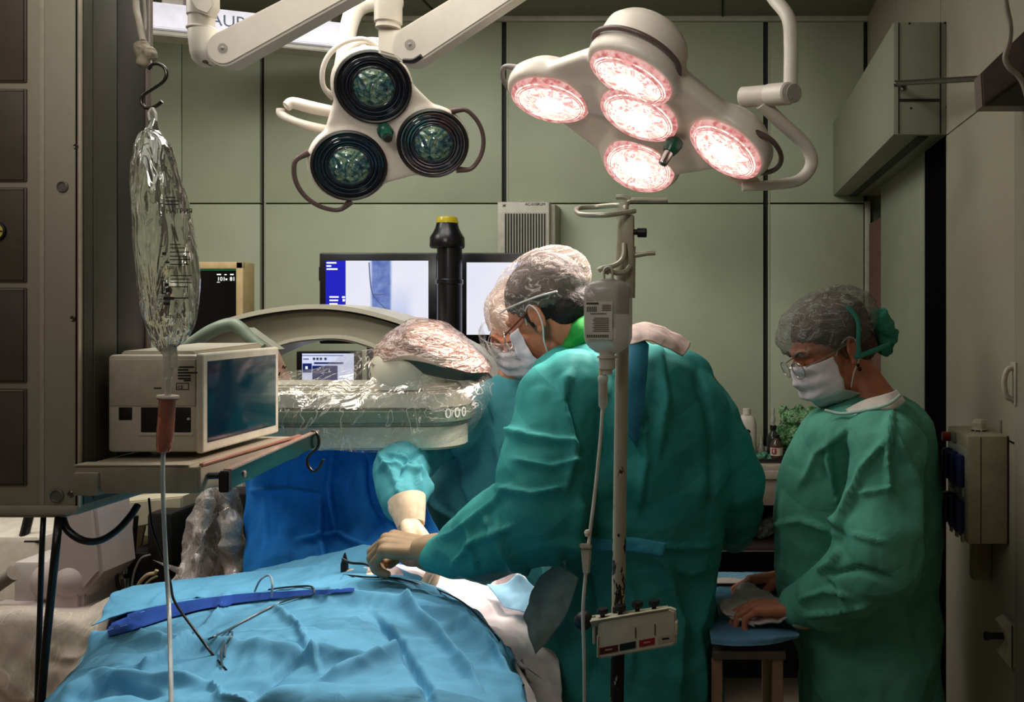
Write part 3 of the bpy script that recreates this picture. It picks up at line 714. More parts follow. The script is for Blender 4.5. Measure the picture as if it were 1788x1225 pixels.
for k,yy in enumerate((425,431,438,445,451,459)): rects.append(pr(297,yy,297+random.randint(14,34),yy+1.6))
for yy in (478,484,490,497): rects.append(pr(298,yy,334-random.randint(0,6),yy+1.6))
for yy in range(356,560,18): rects.append(pr(281,yy,285,yy+1.2))
rects+= [pr(283,487,285,510),pr(283,487,290,488.5),pr(283,508,290,510),pr(288,492,295,497),pr(290,500,297,507),pr(286,515,304,520),pr(304,516,328,518),pr(287,524,297,529),pr(284,439,290,444),pr(290,455,296,458)]
pb=bars(rects,Mf); tx=text_mesh('НАТРИЯ',.0105,frame(P(290,372,YB-.036),(1,0,0),(0,0,1)),.0003)
me=joinme([pb.me(),tx,text_mesh('500',.008,frame(P(291,470,YB-.037),(1,0,0),(0,0,1)),.0003),text_mesh('cm  B',.011,frame(P(288,555,YB-.036),(1,0,0),(0,0,1)),.0003)]); link('printing',me,mat('ink_black',(18,18,18),.6),bag)
b=B(); b.lathe([(.012,0),(.009,.010),(.007,.014),(.007,.03),(.0085,.034),(.0085,.05),(.005,.054),(.005,.085),(.0035,.088)],P(293,606,YB),(0,0,-1),20); b.lathe([(.006,0),(.0055,.04)],P(301,600,YB),(.12,0,-1),14); part('bag_port',b,mat('port_clear',(196,190,176),.2,trans=.4,alpha=.7),bag)
# drip chamber + line
dc=thing('drip_line','reddish drip chamber with long clear tube hanging from the large infusion bag','infusion line',P(289,792,YB))
a=P(293,692,YB); e=P(286,790,YB); ax=(e-a)
b=B(); b.lathe([(.0155,0),(.0155,.004),(.0125,.006),(.0125,.05),(.013,.052),(.0115,.085),(.009,.092),(.004,ax.length)],a,ax,24)
part('drip_chamber',b,mat('chamber_red_clear',(176,104,84),.15,trans=.55,spec=.6),dc)
b=B(); b.lathe([(.0115,0),(.0113,.024)],a+ax.normalized()*.010,ax,20); part('chamber_fluid',b,mat('chamber_dark',(84,50,44),.2),dc)
b=B(); b.lathe([(.016,0),(.0165,.003),(.014,.006)],a-ax.normalized()*.002,ax,24); part('top_flange',b,mat('flange_clear',(190,176,164),.25),dc)
b=B(); b.tube([P(285,788,YB),P(284,830,YB),P(286,900,YB),P(291,1000,YB),P(295,1060,YB-.02),P(297,1130,YB-.09),P(299,1225,1.24),P(300,1300,1.1)],.0034,10); part('tube',b,mat('tube_clear',(168,178,176),.15,trans=.3,spec=.7),dc)
# ---- shelf tray, rail and hook
M_tray=mat('tray_taupe',(138,126,108),.45,var=.06)
TX1,TX0,TY0,TY1=-.897,-1.116,1.48,1.83
tray=thing('equipment_shelf','taupe bracket shelf on the column carrying the small dark-screen monitor','shelf',(-1.0,1.65,1.302))
b=B(); b.box((TX0,TY0,1.306),(TX1,TY1,1.350),.004); b.box((TX0-.003,1.6,1.31),(TX0+.03,1.67,1.345),.003); part('shelf_body',b,M_tray,tray)
b=B(); b.box((TX1-.006,TY0+.004,1.349),(TX1+.002,TY1,1.354),.001); part('edge_trim',b,mat('copper_trim',(196,140,120),.28,metal=.7),tray)
b=B(); b.box((TX0+.002,TY0-.006,1.300),(TX0+.045,TY0+.05,1.340),.003); b.box((TX0+.05,TY0-.002,1.303),(TX1-.004,TY0+.02,1.349),.003); part('front_block',b,mat('tray_block',(126,118,98),.5),tray)
b=B(); b.box((TX0,TY0-.001,1.350),(TX1-.02,TY0+.03,1.3525)); part('rear_lip',b,M_col,tray)
r0=P(398,838,1.46); r1=P(552,766,1.92); dr=(r1-r0).normalized(); sd=Vector((dr.y,-dr.x,0)).normalized()
def rq(t,z,s): q=r0+(r1-r0)*t+sd*s; return Vector((q.x,q.y,1.330+z))
rail=thing('side_rail','dark metal accessory rail running along the outer side of the shelf','rail',rq(.5,-.016,0))
b=B(); b.hexa([rq(0,-.015,-.005),rq(0,-.015,.005),rq(0,.017,.005),rq(0,.017,-.005),rq(1,-.015,-.005),rq(1,-.015,.005),rq(1,.017,.005),rq(1,.017,-.005)],.001); part('rail_bar',b,mat('rail_dark_teal',(34,72,66),.18,metal=.85),rail)
b=B(); b.hexa([rq(-.005,.0165,-.006),rq(-.005,.0165,.0065),rq(-.005,.0195,.0065),rq(-.005,.0195,-.006),rq(1,.0165,-.006),rq(1,.0165,.0065),rq(1,.0195,.0065),rq(1,.0195,-.006)]); part('rail_top_edge',b,mat('rail_bright',(214,176,162),.25,metal=.8),rail)
b=B(); b.hexa([rq(-.035,-.018,-.009),rq(-.035,-.018,.007),rq(-.035,.018,.007),rq(-.035,.018,-.009),rq(.0,-.018,-.009),rq(.0,-.018,.007),rq(.0,.018,.007),rq(.0,.018,-.009)],.002)
part('end_block',b,M_black,rail)
for t in (.1,.45): part('standoff',B().cyl(rq(t,0,-.004),rq(t,0,-.05),.006),M_black,rail)
b=B(); b.lathe([(.006,0),(.006,.002),(.0045,.003)],rq(.12,0,.0045),sd,18); part('rail_bolt',b,mat('rail_bright',(214,176,162),.25,metal=.8),rail)
b=B(); hk=[(541,760),(548,752),(556,762),(556,778),(548,788),(539,796),(537,810),(546,822),(556,818),(562,808),(565,802)]
b.tube([P(x,y,1.90) for i,(x,y) in enumerate(hk)],.0032,10)
part('s_hook',b,M_hook,None,label='small steel hook hanging from the far end of the shelf side rail',cat='hook')
# ---- monitor on the shelf
M_case=mat('monitor_case',(176,168,150),.42,var=.03)
mo=thing('patient_monitor','small boxy beige monitor with a dark teal screen standing on the column shelf','monitor',(-1.02,1.68,1.356))
MX0,MX1,MY0,MY1,MZ0,MZ1=-1.108,-.935,1.55,1.812,1.362,1.538
b=B(); b.box((MX0,MY0,MZ0),(MX1-.012,MY1,MZ1),.006); b.hexa([(MX0+.01,MY0+.02,MZ1-.003),(MX1-.03,MY0+.02,MZ1-.003),(MX1-.03,MY0+.02,MZ1+.006),(MX0+.01,MY0+.02,MZ1+.006),(MX0+.01,MY1-.01,MZ1-.003),(MX1-.03,MY1-.01,MZ1-.003),(MX1-.03,MY1-.01,MZ1+.012),(MX0+.01,MY1-.01,MZ1+.012)],.003); part('casing',b,M_case,mo)
b=B(); b.box((MX1-.014,MY0-.002,MZ0-.002),(MX1,MY1+.003,MZ1+.003),.005,seg=3); part('screen_bezel',b,mat('bezel_pale',(196,190,172),.35),mo)
def scr():
    nt=NT('teal_screen'); tc=nt.n('ShaderNodeTexCoord'); sx=nt.n('ShaderNodeSeparateXYZ'); nt.l(tc.outputs['Generated'],sx.inputs[0])
    r=nt.ramp(sx.outputs['Y'],[(0,srgb(4,22,42)),(.6,srgb(2,48,56)),(1,srgb(4,70,66))])
    b=principled(nt,(0,0,0,1),.12,0,.6); b.inputs['Base Color'].default_value=srgb(6,30,40); nt.l(r.outputs[0],b.inputs['Emission Color']); b.inputs['Emission Strength'].default_value=.4; return nt.m
b=B(); b.box((MX1-.001,MY0+.012,MZ0+.016),(MX1+.0012,MY1-.012,MZ1-.012),.0008); part('screen',b,scr(),mo)
b=B(); b.box((MX0+.06,MY0-.001,1.398),(MX1-.022,MY0+.006,1.444),.002); b.box((MX0+.02,MY0-.001,1.42),(MX0+.045,MY0+.006,1.444),.002); part('connector_bay',b,mat('bay_black',(22,16,20),.35),mo)
b=B(); b.box((MX0+.058,MY0-.0015,1.392),(MX1-.018,MY0+.006,1.398),.001); b.lathe([(.0025,0),(.0025,.002)],(MX1-.025,MY0-.002,1.423),(0,-1,0),12); part('bay_sill',b,M_case,mo)
b=B(); b.box((MX0+.004,MY0-.0015,1.446),(MX1-.014,MY0+.001,1.530),.001); pl=part('rear_plate',b,mat('plate_beige',(166,156,138),.45),mo)
Mf=frame((0,MY0-.002,0),(1,0,0),(0,0,1))
def z_(py): return EYE-(py-CY)/F*MY0
def x_(px): return (px-CX)/F*MY0
b=bars([(x_(312),z_(641.5+i*5),x_(312+w_),z_(639+i*5)) for i,w_ in enumerate((28,18,34,22,22))]+[(x_(322),z_(665),x_(334),z_(662.5)),(x_(310),z_(680),x_(330),z_(679)),(x_(310),z_(669),x_(330),z_(668)),(x_(330),z_(680),x_(331),z_(668)),(x_(309),z_(680),x_(310),z_(668)),(x_(270),z_(678),x_(283),z_(676))],Mf,.0006)
me=joinme([b.me(),text_mesh('CE',.008,frame((x_(312),MY0-.002,z_(678)),(1,0,0),(0,0,1)),.0003)])
link('rating_text',me,mat('ink_black',(18,18,18),.6),pl)
# green grab handle arching over it (belongs to the scanner behind)
# ------------------------------------------------------------------ monitors behind
M_bezel=mat('monitor_bezel_black',(18,16,20),.3)
def xray(seed):
    nt=NT('xray_image'); tc=nt.n('ShaderNodeTexCoord'); sx=nt.n('ShaderNodeSeparateXYZ'); nt.l(tc.outputs['Generated'],sx.inputs[0])
    # spine band around x=.42, soft shadow to the right
    def band(c,w,soft):
        m=nt.n('ShaderNodeMath',operation='SUBTRACT'); nt.l(sx.outputs['X'],m.inputs[0]); m.inputs[1].default_value=c
        a=nt.n('ShaderNodeMath',operation='ABSOLUTE'); nt.l(m.outputs[0],a.inputs[0])
        r=nt.n('ShaderNodeMapRange'); nt.l(a.outputs[0],r.inputs[0]); r.inputs[1].default_value=w; r.inputs[2].default_value=w+soft; r.inputs[3].default_value=1; r.inputs[4].default_value=0; return r.outputs[0]
    s1=band(.43 if seed==1 else .72,.10,.04); s2=band(.60 if seed==1 else .85,.12,.12)
    nz=nt.noise(22 if seed==1 else 18,4,.6)
    mul=nt.n('ShaderNodeMath',operation='MULTIPLY'); nt.l(s1,mul.inputs[0]); nt.l(nt.ramp(nz.outputs['Fac'],[(.3,(.55,)*3),(.7,(1,)*3)]).outputs[0],mul.inputs[1])
    zr=nt.n('ShaderNodeMapRange'); nt.l(sx.outputs['Z'],zr.inputs[0]); zr.inputs[1].default_value=.0; zr.inputs[2].default_value=.75; zr.inputs[3].default_value=.45; zr.inputs[4].default_value=0
    m2=nt.n('ShaderNodeMath',operation='MULTIPLY'); nt.l(s2,m2.inputs[0]); nt.l(zr.outputs[0],m2.inputs[1])
    ad=nt.n('ShaderNodeMath',operation='MAXIMUM'); nt.l(mul.outputs[0],ad.inputs[0]); nt.l(m2.outputs[0],ad.inputs[1])
    n2=nt.noise(7,3,.5); a2=nt.n('ShaderNodeMath',operation='MULTIPLY_ADD'); nt.l(n2.outputs['Fac'],a2.inputs[0]); a2.inputs[1].default_value=.14; nt.l(ad.outputs[0],a2.inputs[2])
    r=nt.ramp(a2.outputs[0],[(.05,srgb(238,238,250)),(.35,srgb(196,206,238)),(.75,srgb(120,142,200)),(1,srgb(82,104,176))])
    b=principled(nt,(0.02,.02,.03,1),.2); nt.l(r.outputs[0],b.inputs['Emission Color']); b.inputs['Emission Strength'].default_value=.95; return nt.m
YM=3.05
def mx(px,Y=YM): return (px-CX)/F*Y
def mz(py,Y=YM): return EYE-(py-CY)/F*Y
def display(label,x0,x1,y0,y1,sx0,sx1,sy0,sy1,m,extra=None,Y=YM):
    t=thing('display_monitor',label,'monitor',P((x0+x1)/2,y1,Y),None)
    b=B(); b.box((mx(x0,Y),Y,mz(y1,Y)),(mx(x1,Y),Y+.05,mz(y0,Y)),.006); b.box((mx((x0+x1)/2)-.05,Y+.02,.9),(mx((x0+x1)/2)+.05,Y+.06,mz(y1,Y)+.02),.005); b.box((mx((x0+x1)/2)-.14,Y-.04,.885),(mx((x0+x1)/2)+.14,Y+.12,.905),.006); part('bezel',b,M_bezel,t)
    b=B(); b.box((mx(sx0,Y),Y-.002,mz(sy1,Y)),(mx(sx1,Y),Y+.01,mz(sy0,Y))); part('screen',b,m,t)
    return t
d1=display('left of the two black-framed screens showing an X-ray of a spine',557,763,441,600,604,748,455,592,xray(1))
b=B(); b.box((mx(569),YM-.002,mz(592)),(mx(603.5),YM+.01,mz(455))); sb=part('menu_strip',b,mat('menu_blue',(22,24,150),.3,em=.7,emc=(20,24,165)),d1,label='blue menu strip')
b=bars([(mx(571+(0)),mz(460+i*5.5),mx(571+w_),mz(457.5+i*5.5)) for i,w_ in enumerate((17,8,19))]+[(mx(576),mz(519.5+i*6),mx(576+w_),mz(517+i*6)) for i,w_ in enumerate((16,15,14))]+[(mx(598),mz(520),mx(603),mz(517)),(mx(599),mz(526),mx(603),mz(522))],frame((0,YM-.003,0),(1,0,0),(0,0,1)),.0006)
part('menu_text',b,mat('text_white',(230,235,245),.4,em=.9),sb)
b=B(); b.tube([(mx(650),YM-.0028,mz(513)),(mx(662),YM-.0028,mz(514)),(mx(672),YM-.0028,mz(513))],.0018,6); b.tube([(mx(645),YM-.0028,mz(458)),(mx(647),YM-.0028,mz(490)),(mx(651),YM-.0028,mz(512)),(mx(660),YM-.0028,mz(525)),(mx(672),YM-.0028,mz(536)),(mx(686),YM-.0028,mz(545))],.0019,6)
part('catheter_line',b,mat('xray_line',(70,84,130),.4,em=.3,emc=(60,70,120)),d1)
b=B(); b.box((mx(554),YM+.01,mz(490)),(mx(557.5),YM+.03,mz(465)),.002); part('side_button',b,M_bezel,d1)
d2=display('right one of the two black-framed X-ray screens, partly behind the capped heads',764,972,441,600,815,958,458,584,xray(2))
# warning beacon pole
Yp=2.93
bp_=thing('beacon_pole','black pole with a yellow topped warning beacon in front of the X-ray screens','beacon pole',(mx(784,Yp),Yp,.9))
def pr_(r): return r/F*Yp
b=B(); b.cyl((mx(785,Yp),Yp,.0),(mx(785,Yp),Yp,mz(432,Yp)),pr_(21),seg=32); b.lathe([(pr_(21),0),(pr_(23),.004),(pr_(23),.016),(pr_(21),.02)],(mx(785,Yp),Yp,mz(497,Yp)),(0,0,1),32); b.lathe([(.1,0),(.1,.02),(.06,.04)],(mx(785,Yp),Yp,0),(0,0,1),32); part('pole',b,mat('pole_black',(16,14,18),.3),bp_)
b=B(); b.lathe([(pr_(28),0),(pr_(29.5),.006),(pr_(29),.036),(pr_(24),.052),(pr_(20),.068),(pr_(18),.085)],(mx(781,Yp),Yp,mz(433,Yp)),(0,0,1),36); part('beacon_base',b,mat('pole_black',(16,14,18),.3),bp_)
b=B(); b.lathe([(pr_(18.5),0),(pr_(18.5),.008),(pr_(16.5),.02),(pr_(10),.023)],(mx(781,Yp),Yp,mz(433,Yp)+.085),(0,0,1),36); part('beacon_lens',b,mat('beacon_yellow',(178,158,34),.2,trans=.2,em=.12),bp_)
# beige framed monitor behind the bag
Yb=3.2
bm_=thing('vital_signs_monitor','beige-framed black vital signs monitor behind the large infusion bag','monitor',P(380,600,Yb))
b=B()
X0,X1,Z0,Z1=mx(300,Yb),mx(425,Yb),mz(600,Yb),mz(457,Yb)
b.box((X0,Yb+.006,Z0),(X1,Yb+.08,Z1),.006); part('frame',b,mat('frame_tan',(176,152,108),.5),bm_)
b=B(); fw=.026; b.box((X0,Yb-.004,Z1-fw),(X1,Yb+.012,Z1),.003); b.box((X1-fw,Yb-.004,Z0),(X1,Yb+.012,Z1),.003); b.box((X0,Yb-.004,Z0),(X0+fw,Yb+.012,Z1),.003); b.box((X0,Yb-.004,Z0),(X1,Yb+.012,Z0+fw),.003); part('bezel',b,mat('frame_tan_light',(190,166,120),.5),bm_)
b=B(); b.box((X0+fw,Yb+.002,Z0+fw),(X1-fw,Yb+.008,Z1-fw)); sc=part('screen',b,mat('screen_black',(8,6,10),.12),bm_)
b=B(); b.box((X0+fw,Yb,Z1-fw-.006),(X1-fw,Yb+.004,Z1-fw)); part('status_bar',b,mat('bar_green',(18,92,60),.4,em=.25),sc)
Mt=frame((0,Yb-.0005,0),(1,0,0),(0,0,1))
me=joinme([text_mesh('101',.021,frame((mx(379,Yb),Yb,mz(490,Yb)),(1,0,0),(0,0,1)),.0004),text_mesh('81',.021,frame((mx(401,Yb),Yb,mz(490,Yb)),(1,0,0),(0,0,1)),.0004),bars([(mx(379,Yb),mz(480,Yb),mx(386,Yb),mz(478,Yb)),(mx(392,Yb),mz(480,Yb),mx(396,Yb),mz(478.5,Yb)),(mx(402,Yb),mz(480,Yb),mx(408,Yb),mz(478,Yb)),(mx(394,Yb),mz(489,Yb),mx(397,Yb),mz(486,Yb)),(mx(379,Yb),mz(493,Yb),mx(384,Yb),mz(492,Yb))],Mt,.0005).me()])
link('readout',me,mat('readout_white',(225,230,225),.4,em=.9),sc)
b=B(); b.box((X0+.08,Yb+.03,.9),(X0+.16,Yb+.07,Z0+.02),.004); b.cyl((X0+.12,Yb+.05,0),(X0+.12,Yb+.05,.95),.03); b.lathe([(.2,0),(.2,.02),(.04,.04)],(X0+.12,Yb+.05,0),(0,0,1),28); part('stand',b,M_black,bm_)
# small computer screen under the arc
Yc=3.0
cm=thing('computer_screen','small bright computer screen seen under the curved scanner arc','monitor',P(560,700,Yc))
b=B(); b.box((mx(517,Yc),Yc,mz(720,Yc)),(mx(625,Yc),Yc+.04,mz(613,Yc)),.004); b.box((mx(565,Yc),Yc+.03,.0),(mx(575,Yc),Yc+.06,mz(700,Yc)),.004); b.box((mx(540,Yc),Yc-.05,0),(mx(600,Yc),Yc+.15,.02),.004); part('bezel',b,M_bezel,cm)
b=B(); b.box((mx(528,Yc),Yc-.002,mz(712,Yc)),(mx(618,Yc),Yc+.01,mz(617,Yc))); s_=part('screen',b,mat('pc_screen',(215,220,245),.3,em=.7,emc=(205,212,245)),cm)
b=bars([(mx(529,Yc),mz(650,Yc),mx(545,Yc),mz(634,Yc)),(mx(549,Yc),mz(635,Yc),mx(600,Yc),mz(632,Yc)),(mx(546,Yc),mz(668,Yc),mx(590,Yc),mz(638,Yc))],frame((0,Yc-.0025,0),(1,0,0),(0,0,1)),.0006); part('window_blocks',b,mat('pc_navy',(22,40,110),.4,em=.4,emc=(20,40,120)),s_)
b=bars([(mx(x,Yc),mz(628,Yc),mx(x+4,Yc),mz(624,Yc)) for x in (547,553,559,567)]+[(mx(530,Yc),mz(627,Yc),mx(540,Yc),mz(625.5,Yc)),(mx(528,Yc),mz(620.5,Yc),mx(600,Yc),mz(619.5,Yc))],frame((0,Yc-.0025,0),(1,0,0),(0,0,1)),.0006); part('toolbar',b,mat('pc_grey',(90,100,130),.4),s_)
b=B(); b.box((mx(534,Yc),Yc-.0035,mz(644,Yc)),(mx(538,Yc),Yc-.003,mz(639,Yc))); part('icon',b,mat('text_white',(230,235,245),.4,em=.9),s_)
# ------------------------------------------------------------------ wall air cleaner
Yw=WY
ac=thing('air_cleaner','white wall air cleaner with a black slotted grille behind the surgeons','air cleaner',P(920,445,3.5))
x0,x1,z0_,z1_=(868-CX)/F*3.5,(959-CX)/F*3.5,EYE-(470-CY)/F*3.5,EYE-(352-CY)/F*3.5
b=B(); b.box((x0,3.5,z0_),(x1,WY+.001,z1_),.006); part('casing',b,mat('cleaner_white',(184,180,164),.45),ac)
b=B(); b.box((x1-.004,3.53,z0_+.003),(x1+.018,WY-.003,z1_-.006),.003); part('side_cover',b,mat('cleaner_side',(166,162,142),.5),ac)
def ax_(px): return (px-CX)/F*3.5
def az(py): return EYE-(py-CY)/F*3.5
b=B(); b.box((ax_(881),3.4985,az(462)),(ax_(954),3.504,az(371))); part('grille_recess',b,mat('cleaner_grille',(168,162,148),.5),ac)
b=B()
for k in range(15): b.box((ax_(882+k*4.85),3.497,az(462)),(ax_(884.6+k*4.85),3.5,az(373)))
part('grille_slots',b,M_black,ac)
me=joinme([text_mesh('AC-010RUM',.0155,frame((ax_(917),3.4985,az(358.5)),(1,0,0),(0,0,1)),.0003),text_mesh('ж',.02,frame((ax_(877),3.4985,az(361)),(1,0,0),(0,0,1)),.0003)])
link('lettering',me,mat('ink_black',(18,18,18),.6),ac)
b=B(); b.tube([(ax_(905),3.53,z1_),(ax_(906),3.53,z1_+.008),(ax_(912),3.53,z1_+.004)],.004,8); b.tube([(ax_(926),3.53,z1_),(ax_(935),3.53,z1_+.006),(ax_(948),3.53,z1_+.002)],.003,8); part('top_lugs',b,mat('cleaner_side',(166,162,142),.5),ac)
# ------------------------------------------------------------------ scanner (C-arm)
M_arc=mat('arc_beige',(198,192,172),.4,var=.03); M_arcin=mat('arc_inner',(178,172,152),.45,var=.03); M_strip=mat('scanner_green_band',(92,116,98),.45)
ca=thing('xray_scanner','large beige C-arm X-ray scanner reaching over the blue drape under clear plastic','scanner',P(600,900,2.6))
# arc: outer silhouette polyline
YA=2.7
out=[(300,640),(330,596),(375,565),(430,546),(500,534),(560,531),(620,537),(680,552),(730,570),(780,592),(830,622),(870,660)]
mid=[(300,672),(340,626),(385,592),(440,568),(500,556),(560,552),(615,558),(665,572),(710,590),(760,614),(800,640),(830,668)]
inn=[(300,760),(350,690),(400,650),(450,622),(500,602),(545,595),(590,594),(625,601),(660,614),(700,636),(740,668),(770,700)]
def strip(a_,b_,Ya,Yb_,n=60):
    A=cr([P(x,y,Ya) for x,y in a_],n); Bp=cr([P(x,y,Yb_) for x,y in b_],n); return A,Bp
def arcsolid(a_,b_,Yf,th,m,name,parent):
    n=60; A=cr([P(x,y,Yf) for x,y in a_],n); C_=cr([P(x,y,Yf) for x,y in b_],n)
    bm=bmesh.new(); off=Vector((0,th,0)); R=[]
    for i in range(n): R.append([bm.verts.new(p) for p in (A[i],C_[i],C_[i]+off,A[i]+off)])
    for i in range(n-1):
        for k in range(4): bm.faces.new([R[i][k],R[i][(k+1)%4],R[i+1][(k+1)%4],R[i+1][k]])
    bm.faces.new(R[0]); bm.faces.new(R[-1][::-1]); bmesh.ops.recalc_face_normals(bm,faces=bm.faces)
    b=B(); b.add(bm); return part(name,b,m,parent)
o2=[(x,y+8) for x,y in out]
arcsolid(out,o2,YA-.02,.20,M_arc,'arc_outer_rim',ca)
arcsolid([(x,y+7) for x,y in out],inn,YA+.03,.12,M_arcin,'arc_web',ca)
arcsolid([(x,y+11) for x,y in out],[(x,y+13) for x,y in out],YA-.012,.04,mat('arc_groove',(60,58,52),.6),'arc_groove',ca)
i2=[(x,y-9) for x,y in inn]
ai=arcsolid(i2,inn,YA-.01,.17,M_arc,'arc_inner_rim',ca)
arcsolid([(x,y-3) for x,y in inn],[(x,y-1.6) for x,y in inn],YA-.013,.01,mat('arc_groove',(60,58,52),.6),'arc_inner_groove',ca)
# green grab handle left
b=B(); b.tube([P(318,612,2.35),P(340,596,2.32),P(372,576,2.3),P(403,566,2.3),P(420,574,2.3),P(436,590,2.3),P(458,607,2.3)],[.016,.017,.018,.018,.017,.016,.012],14); part('grab_handle',b,mat('handle_sage',(128,140,122),.4),ca)
b=B(); b.prism([P(428,572,2.33),P(470,602,2.33),P(482,610,2.33),P(470,612,2.33),P(445,606,2.33),P(420,592,2.33)],(0,.05,0),.003); part('handle_wing',b,mat('wing_grey',(150,148,132),.45),ca)
# detector housing: rounded slab, front edge at YD
def slab(y0,y1,xr,Yf,Yb_,xl=380,r=.06,drop=0,inset=0):
    """horizontal slab between photo heights y0,y1 measured at depth Yf"""
    z1s,z0s=mz(y0,Yf),mz(y1,Yf); xa=(xl-CX)/F*Yf; xb=(xr-CX)/F*Yf
    pts=[(xa,Yf)]
    for k in range(9):
        a=-math.pi/2+math.pi/2*k/8; pts.append((xb-r+r*math.cos(a),Yf+r+r*math.sin(a)))
    for k in range(9):
        a=math.pi/2*k/8; pts.append((xb-r+r*math.cos(a),Yb_-r+r*math.sin(a)))
    pts.append((xa,Yb_))
    b=B(); b.prism([Vector((x,y,z0s)) for x,y in pts],(0,0,z1s-z0s),.006,3); return b
YD=2.12
part('detector_top',slab(684,716,800,YD,2.32,r=.085),M_arc,ca)
part('detector_lid',slab(672,686,786,YD+.02,2.30,r=.08),mat('lid_beige',(188,182,164),.42),ca)
part('detector_band',slab(715,742,802,YD-.004,2.32,r=.088),M_strip,ca)
part('detector_base',slab(742,786,796,YD+.01,2.30,r=.08),mat('base_pale',(178,184,166),.45),ca)
# dome on top (tube cover) seen right
b=B(); b.lathe([(.085,0),(.092,.02),(.092,.07),(.08,.085),(.04,.09),(.001,.091)],P(715,676,2.2),(0,0,1),40); part('detector_dome',b,M_arc,ca)
bb=B(); bb.chain([P(690,628,2.25),P(735,612,2.25),P(800,630,2.25),P(836,652,2.25)],[.04,.055,.045,.025]); me=remesh(bb,.008,10); link('collimator_head',me,mat('collimator_dark',(88,84,76),.4),ca)
b=B(); b.box(P(707,640,2.22),P(711,655,2.215)+Vector((0,.01,0)),.001); b.lathe([(.012,0),(.012,.006),(.008,.008)],P(714,588,2.27),(0,-1,.2),20); b.lathe([(.006,0),(.005,.005)],P(714,632,2.23),(0,-1,0),16); part('knobs',b,M_black,ca)
b=B(); b.box((mx(784,2.2),2.205,mz(740,2.2)),(mx(785.5,2.2),2.21,mz(698,2.2))); part('band_joint',b,M_black,ca)
ms=[]; rr_=.088; xc_=(802-CX)/F*(YD-.004)-rr_
for a_ in (-52,-36,-22):
    a=math.radians(a_); c=Vector((xc_+(rr_+.001)*math.cos(a),YD-.004+rr_+(rr_+.001)*math.sin(a),mz(731,YD))); ms.append(text_mesh('0',.036,frame(c,(-math.sin(a),math.cos(a),0),(0,0,1)),.0006,'CENTER'))
me=joinme(ms)
link('printed_marks',me,mat('mark_white',(225,225,215),.4),ca)
# scanner support going down behind the drape
b=B(); b.box((mx(330,2.7),2.72,0),(mx(420,2.7),2.90,mz(640,2.7)),.03); b.box((mx(330,2.7),2.6,0.02),(mx(480,2.7),2.98,.16),.03); part('scanner_base',b,M_arcin,ca)
# pink handwritten sheet hanging on it
ps=thing('handwritten_note','pink paper note with dark handwriting hanging beside the teal-screen monitor','paper note',P(480,690,2.5))
Mq=frame(P(455,690,2.45),(1,0,0),(0,0,1))
b=B(); b.prism([P(450,612,2.45),P(486,612,2.45),P(512,670,2.45),P(516,690,2.45),P(452,690,2.45)],(0,.002,0)); part('paper',b,mat('note_pink',(206,164,146),.7),ps)
b=B()
for cx_,cy_,s_ in ((463,632,5),(480,633,6),(470,640,3),(496,641,3),(485,652,4)):
    b.tube([P(cx_-s_,cy_+2,2.446),P(cx_-s_*.4,cy_-s_,2.446),P(cx_+s_*.2,cy_+s_*.6,2.446),P(cx_+s_,cy_-s_*.6,2.446)],.0016,6)
part('handwriting',b,mat('ink_brown',(60,36,34),.6),ps)
# crinkled plastic cover over the detector
top=[(452,680),(500,652),(560,640),(610,618),(650,606),(700,600),(740,606),(790,622),(830,636),(858,648)]
m1_=[(450,700),(505,672),(560,660),(615,645),(660,630),(705,622),(750,632),(795,645),(835,655),(862,662)]
m2_=[(450,730),(505,715),(560,708),(620,704),(680,700),(735,694),(780,690),(820,688),(845,684),(862,676)]
m3_=[(452,758),(505,752),(560,752),(620,752),(680,752),(735,752),(780,748),(812,740),(836,726),(850,708)]
m4_=[(480,780),(520,782),(570,786),(620,788),(680,788),(730,784),(770,776),(800,764),(826,748),(842,730)]
bot=[(560,778),(580,782),(600,786),(630,792),(680,792),(730,788),(765,780),(790,770),(810,760),(826,748)]
rows=[[P(x,y,Y) for (x,y),Y in zip(r,Ys)] for r,Ys in ((top,[2.3,2.32,2.35,2.33,2.3,2.3,2.3,2.3,2.28,2.28]),(m1_,[2.14,2.14,2.18,2.2,2.18,2.17,2.18,2.2,2.2,2.26]),(m2_,[2.09]*6+[2.1,2.13,2.18,2.25]),(m3_,[2.085]*6+[2.1,2.12,2.17,2.24]),(m4_,[2.10]*6+[2.11,2.13,2.18,2.25]))]
me=loft(rows,150,90); v,n=getv(me); d=.010*facet(v,21,7,9); setv(me,v+n*d[:,None])
for p in me.polygons: p.use_smooth=True
cov=link('plastic_cover',me,film('cover_film',(236,226,216),.05,13,hi=.22),None,label='crinkled clear plastic cover draped over the scanner detector',cat='plastic cover')
# tightly wrapped shiny part over the collimator
rows=[[P(x,y,Y) for x,y,Y in r] for r in (
 [(655,600,2.28),(690,572,2.26),(725,555,2.26),(762,556,2.28),(795,572,2.3),(828,600,2.3),(850,622,2.3),(860,640,2.28)],
 [(655,608,2.2),(690,590,2.14),(722,576,2.12),(762,580,2.12),(795,596,2.14),(828,616,2.17),(848,632,2.2),(860,642,2.24)],
 [(652,622,2.16),(690,610,2.1),(722,600,2.08),(762,608,2.08),(795,620,2.1),(826,634,2.14),(846,642,2.18),(858,646,2.22)],
 [(648,640,2.14),(690,624,2.09),(722,620,2.07),(762,634,2.07),(795,644,2.09),(824,650,2.13),(844,650,2.17),(857,649,2.21)])]
me=loft(rows,110,50); v,n=getv(me); d=.005*facet(v*np.array([.6,1,1.6]),31,7,16); setv(me,v+n*d[:,None])
for p in me.polygons: p.use_smooth=True
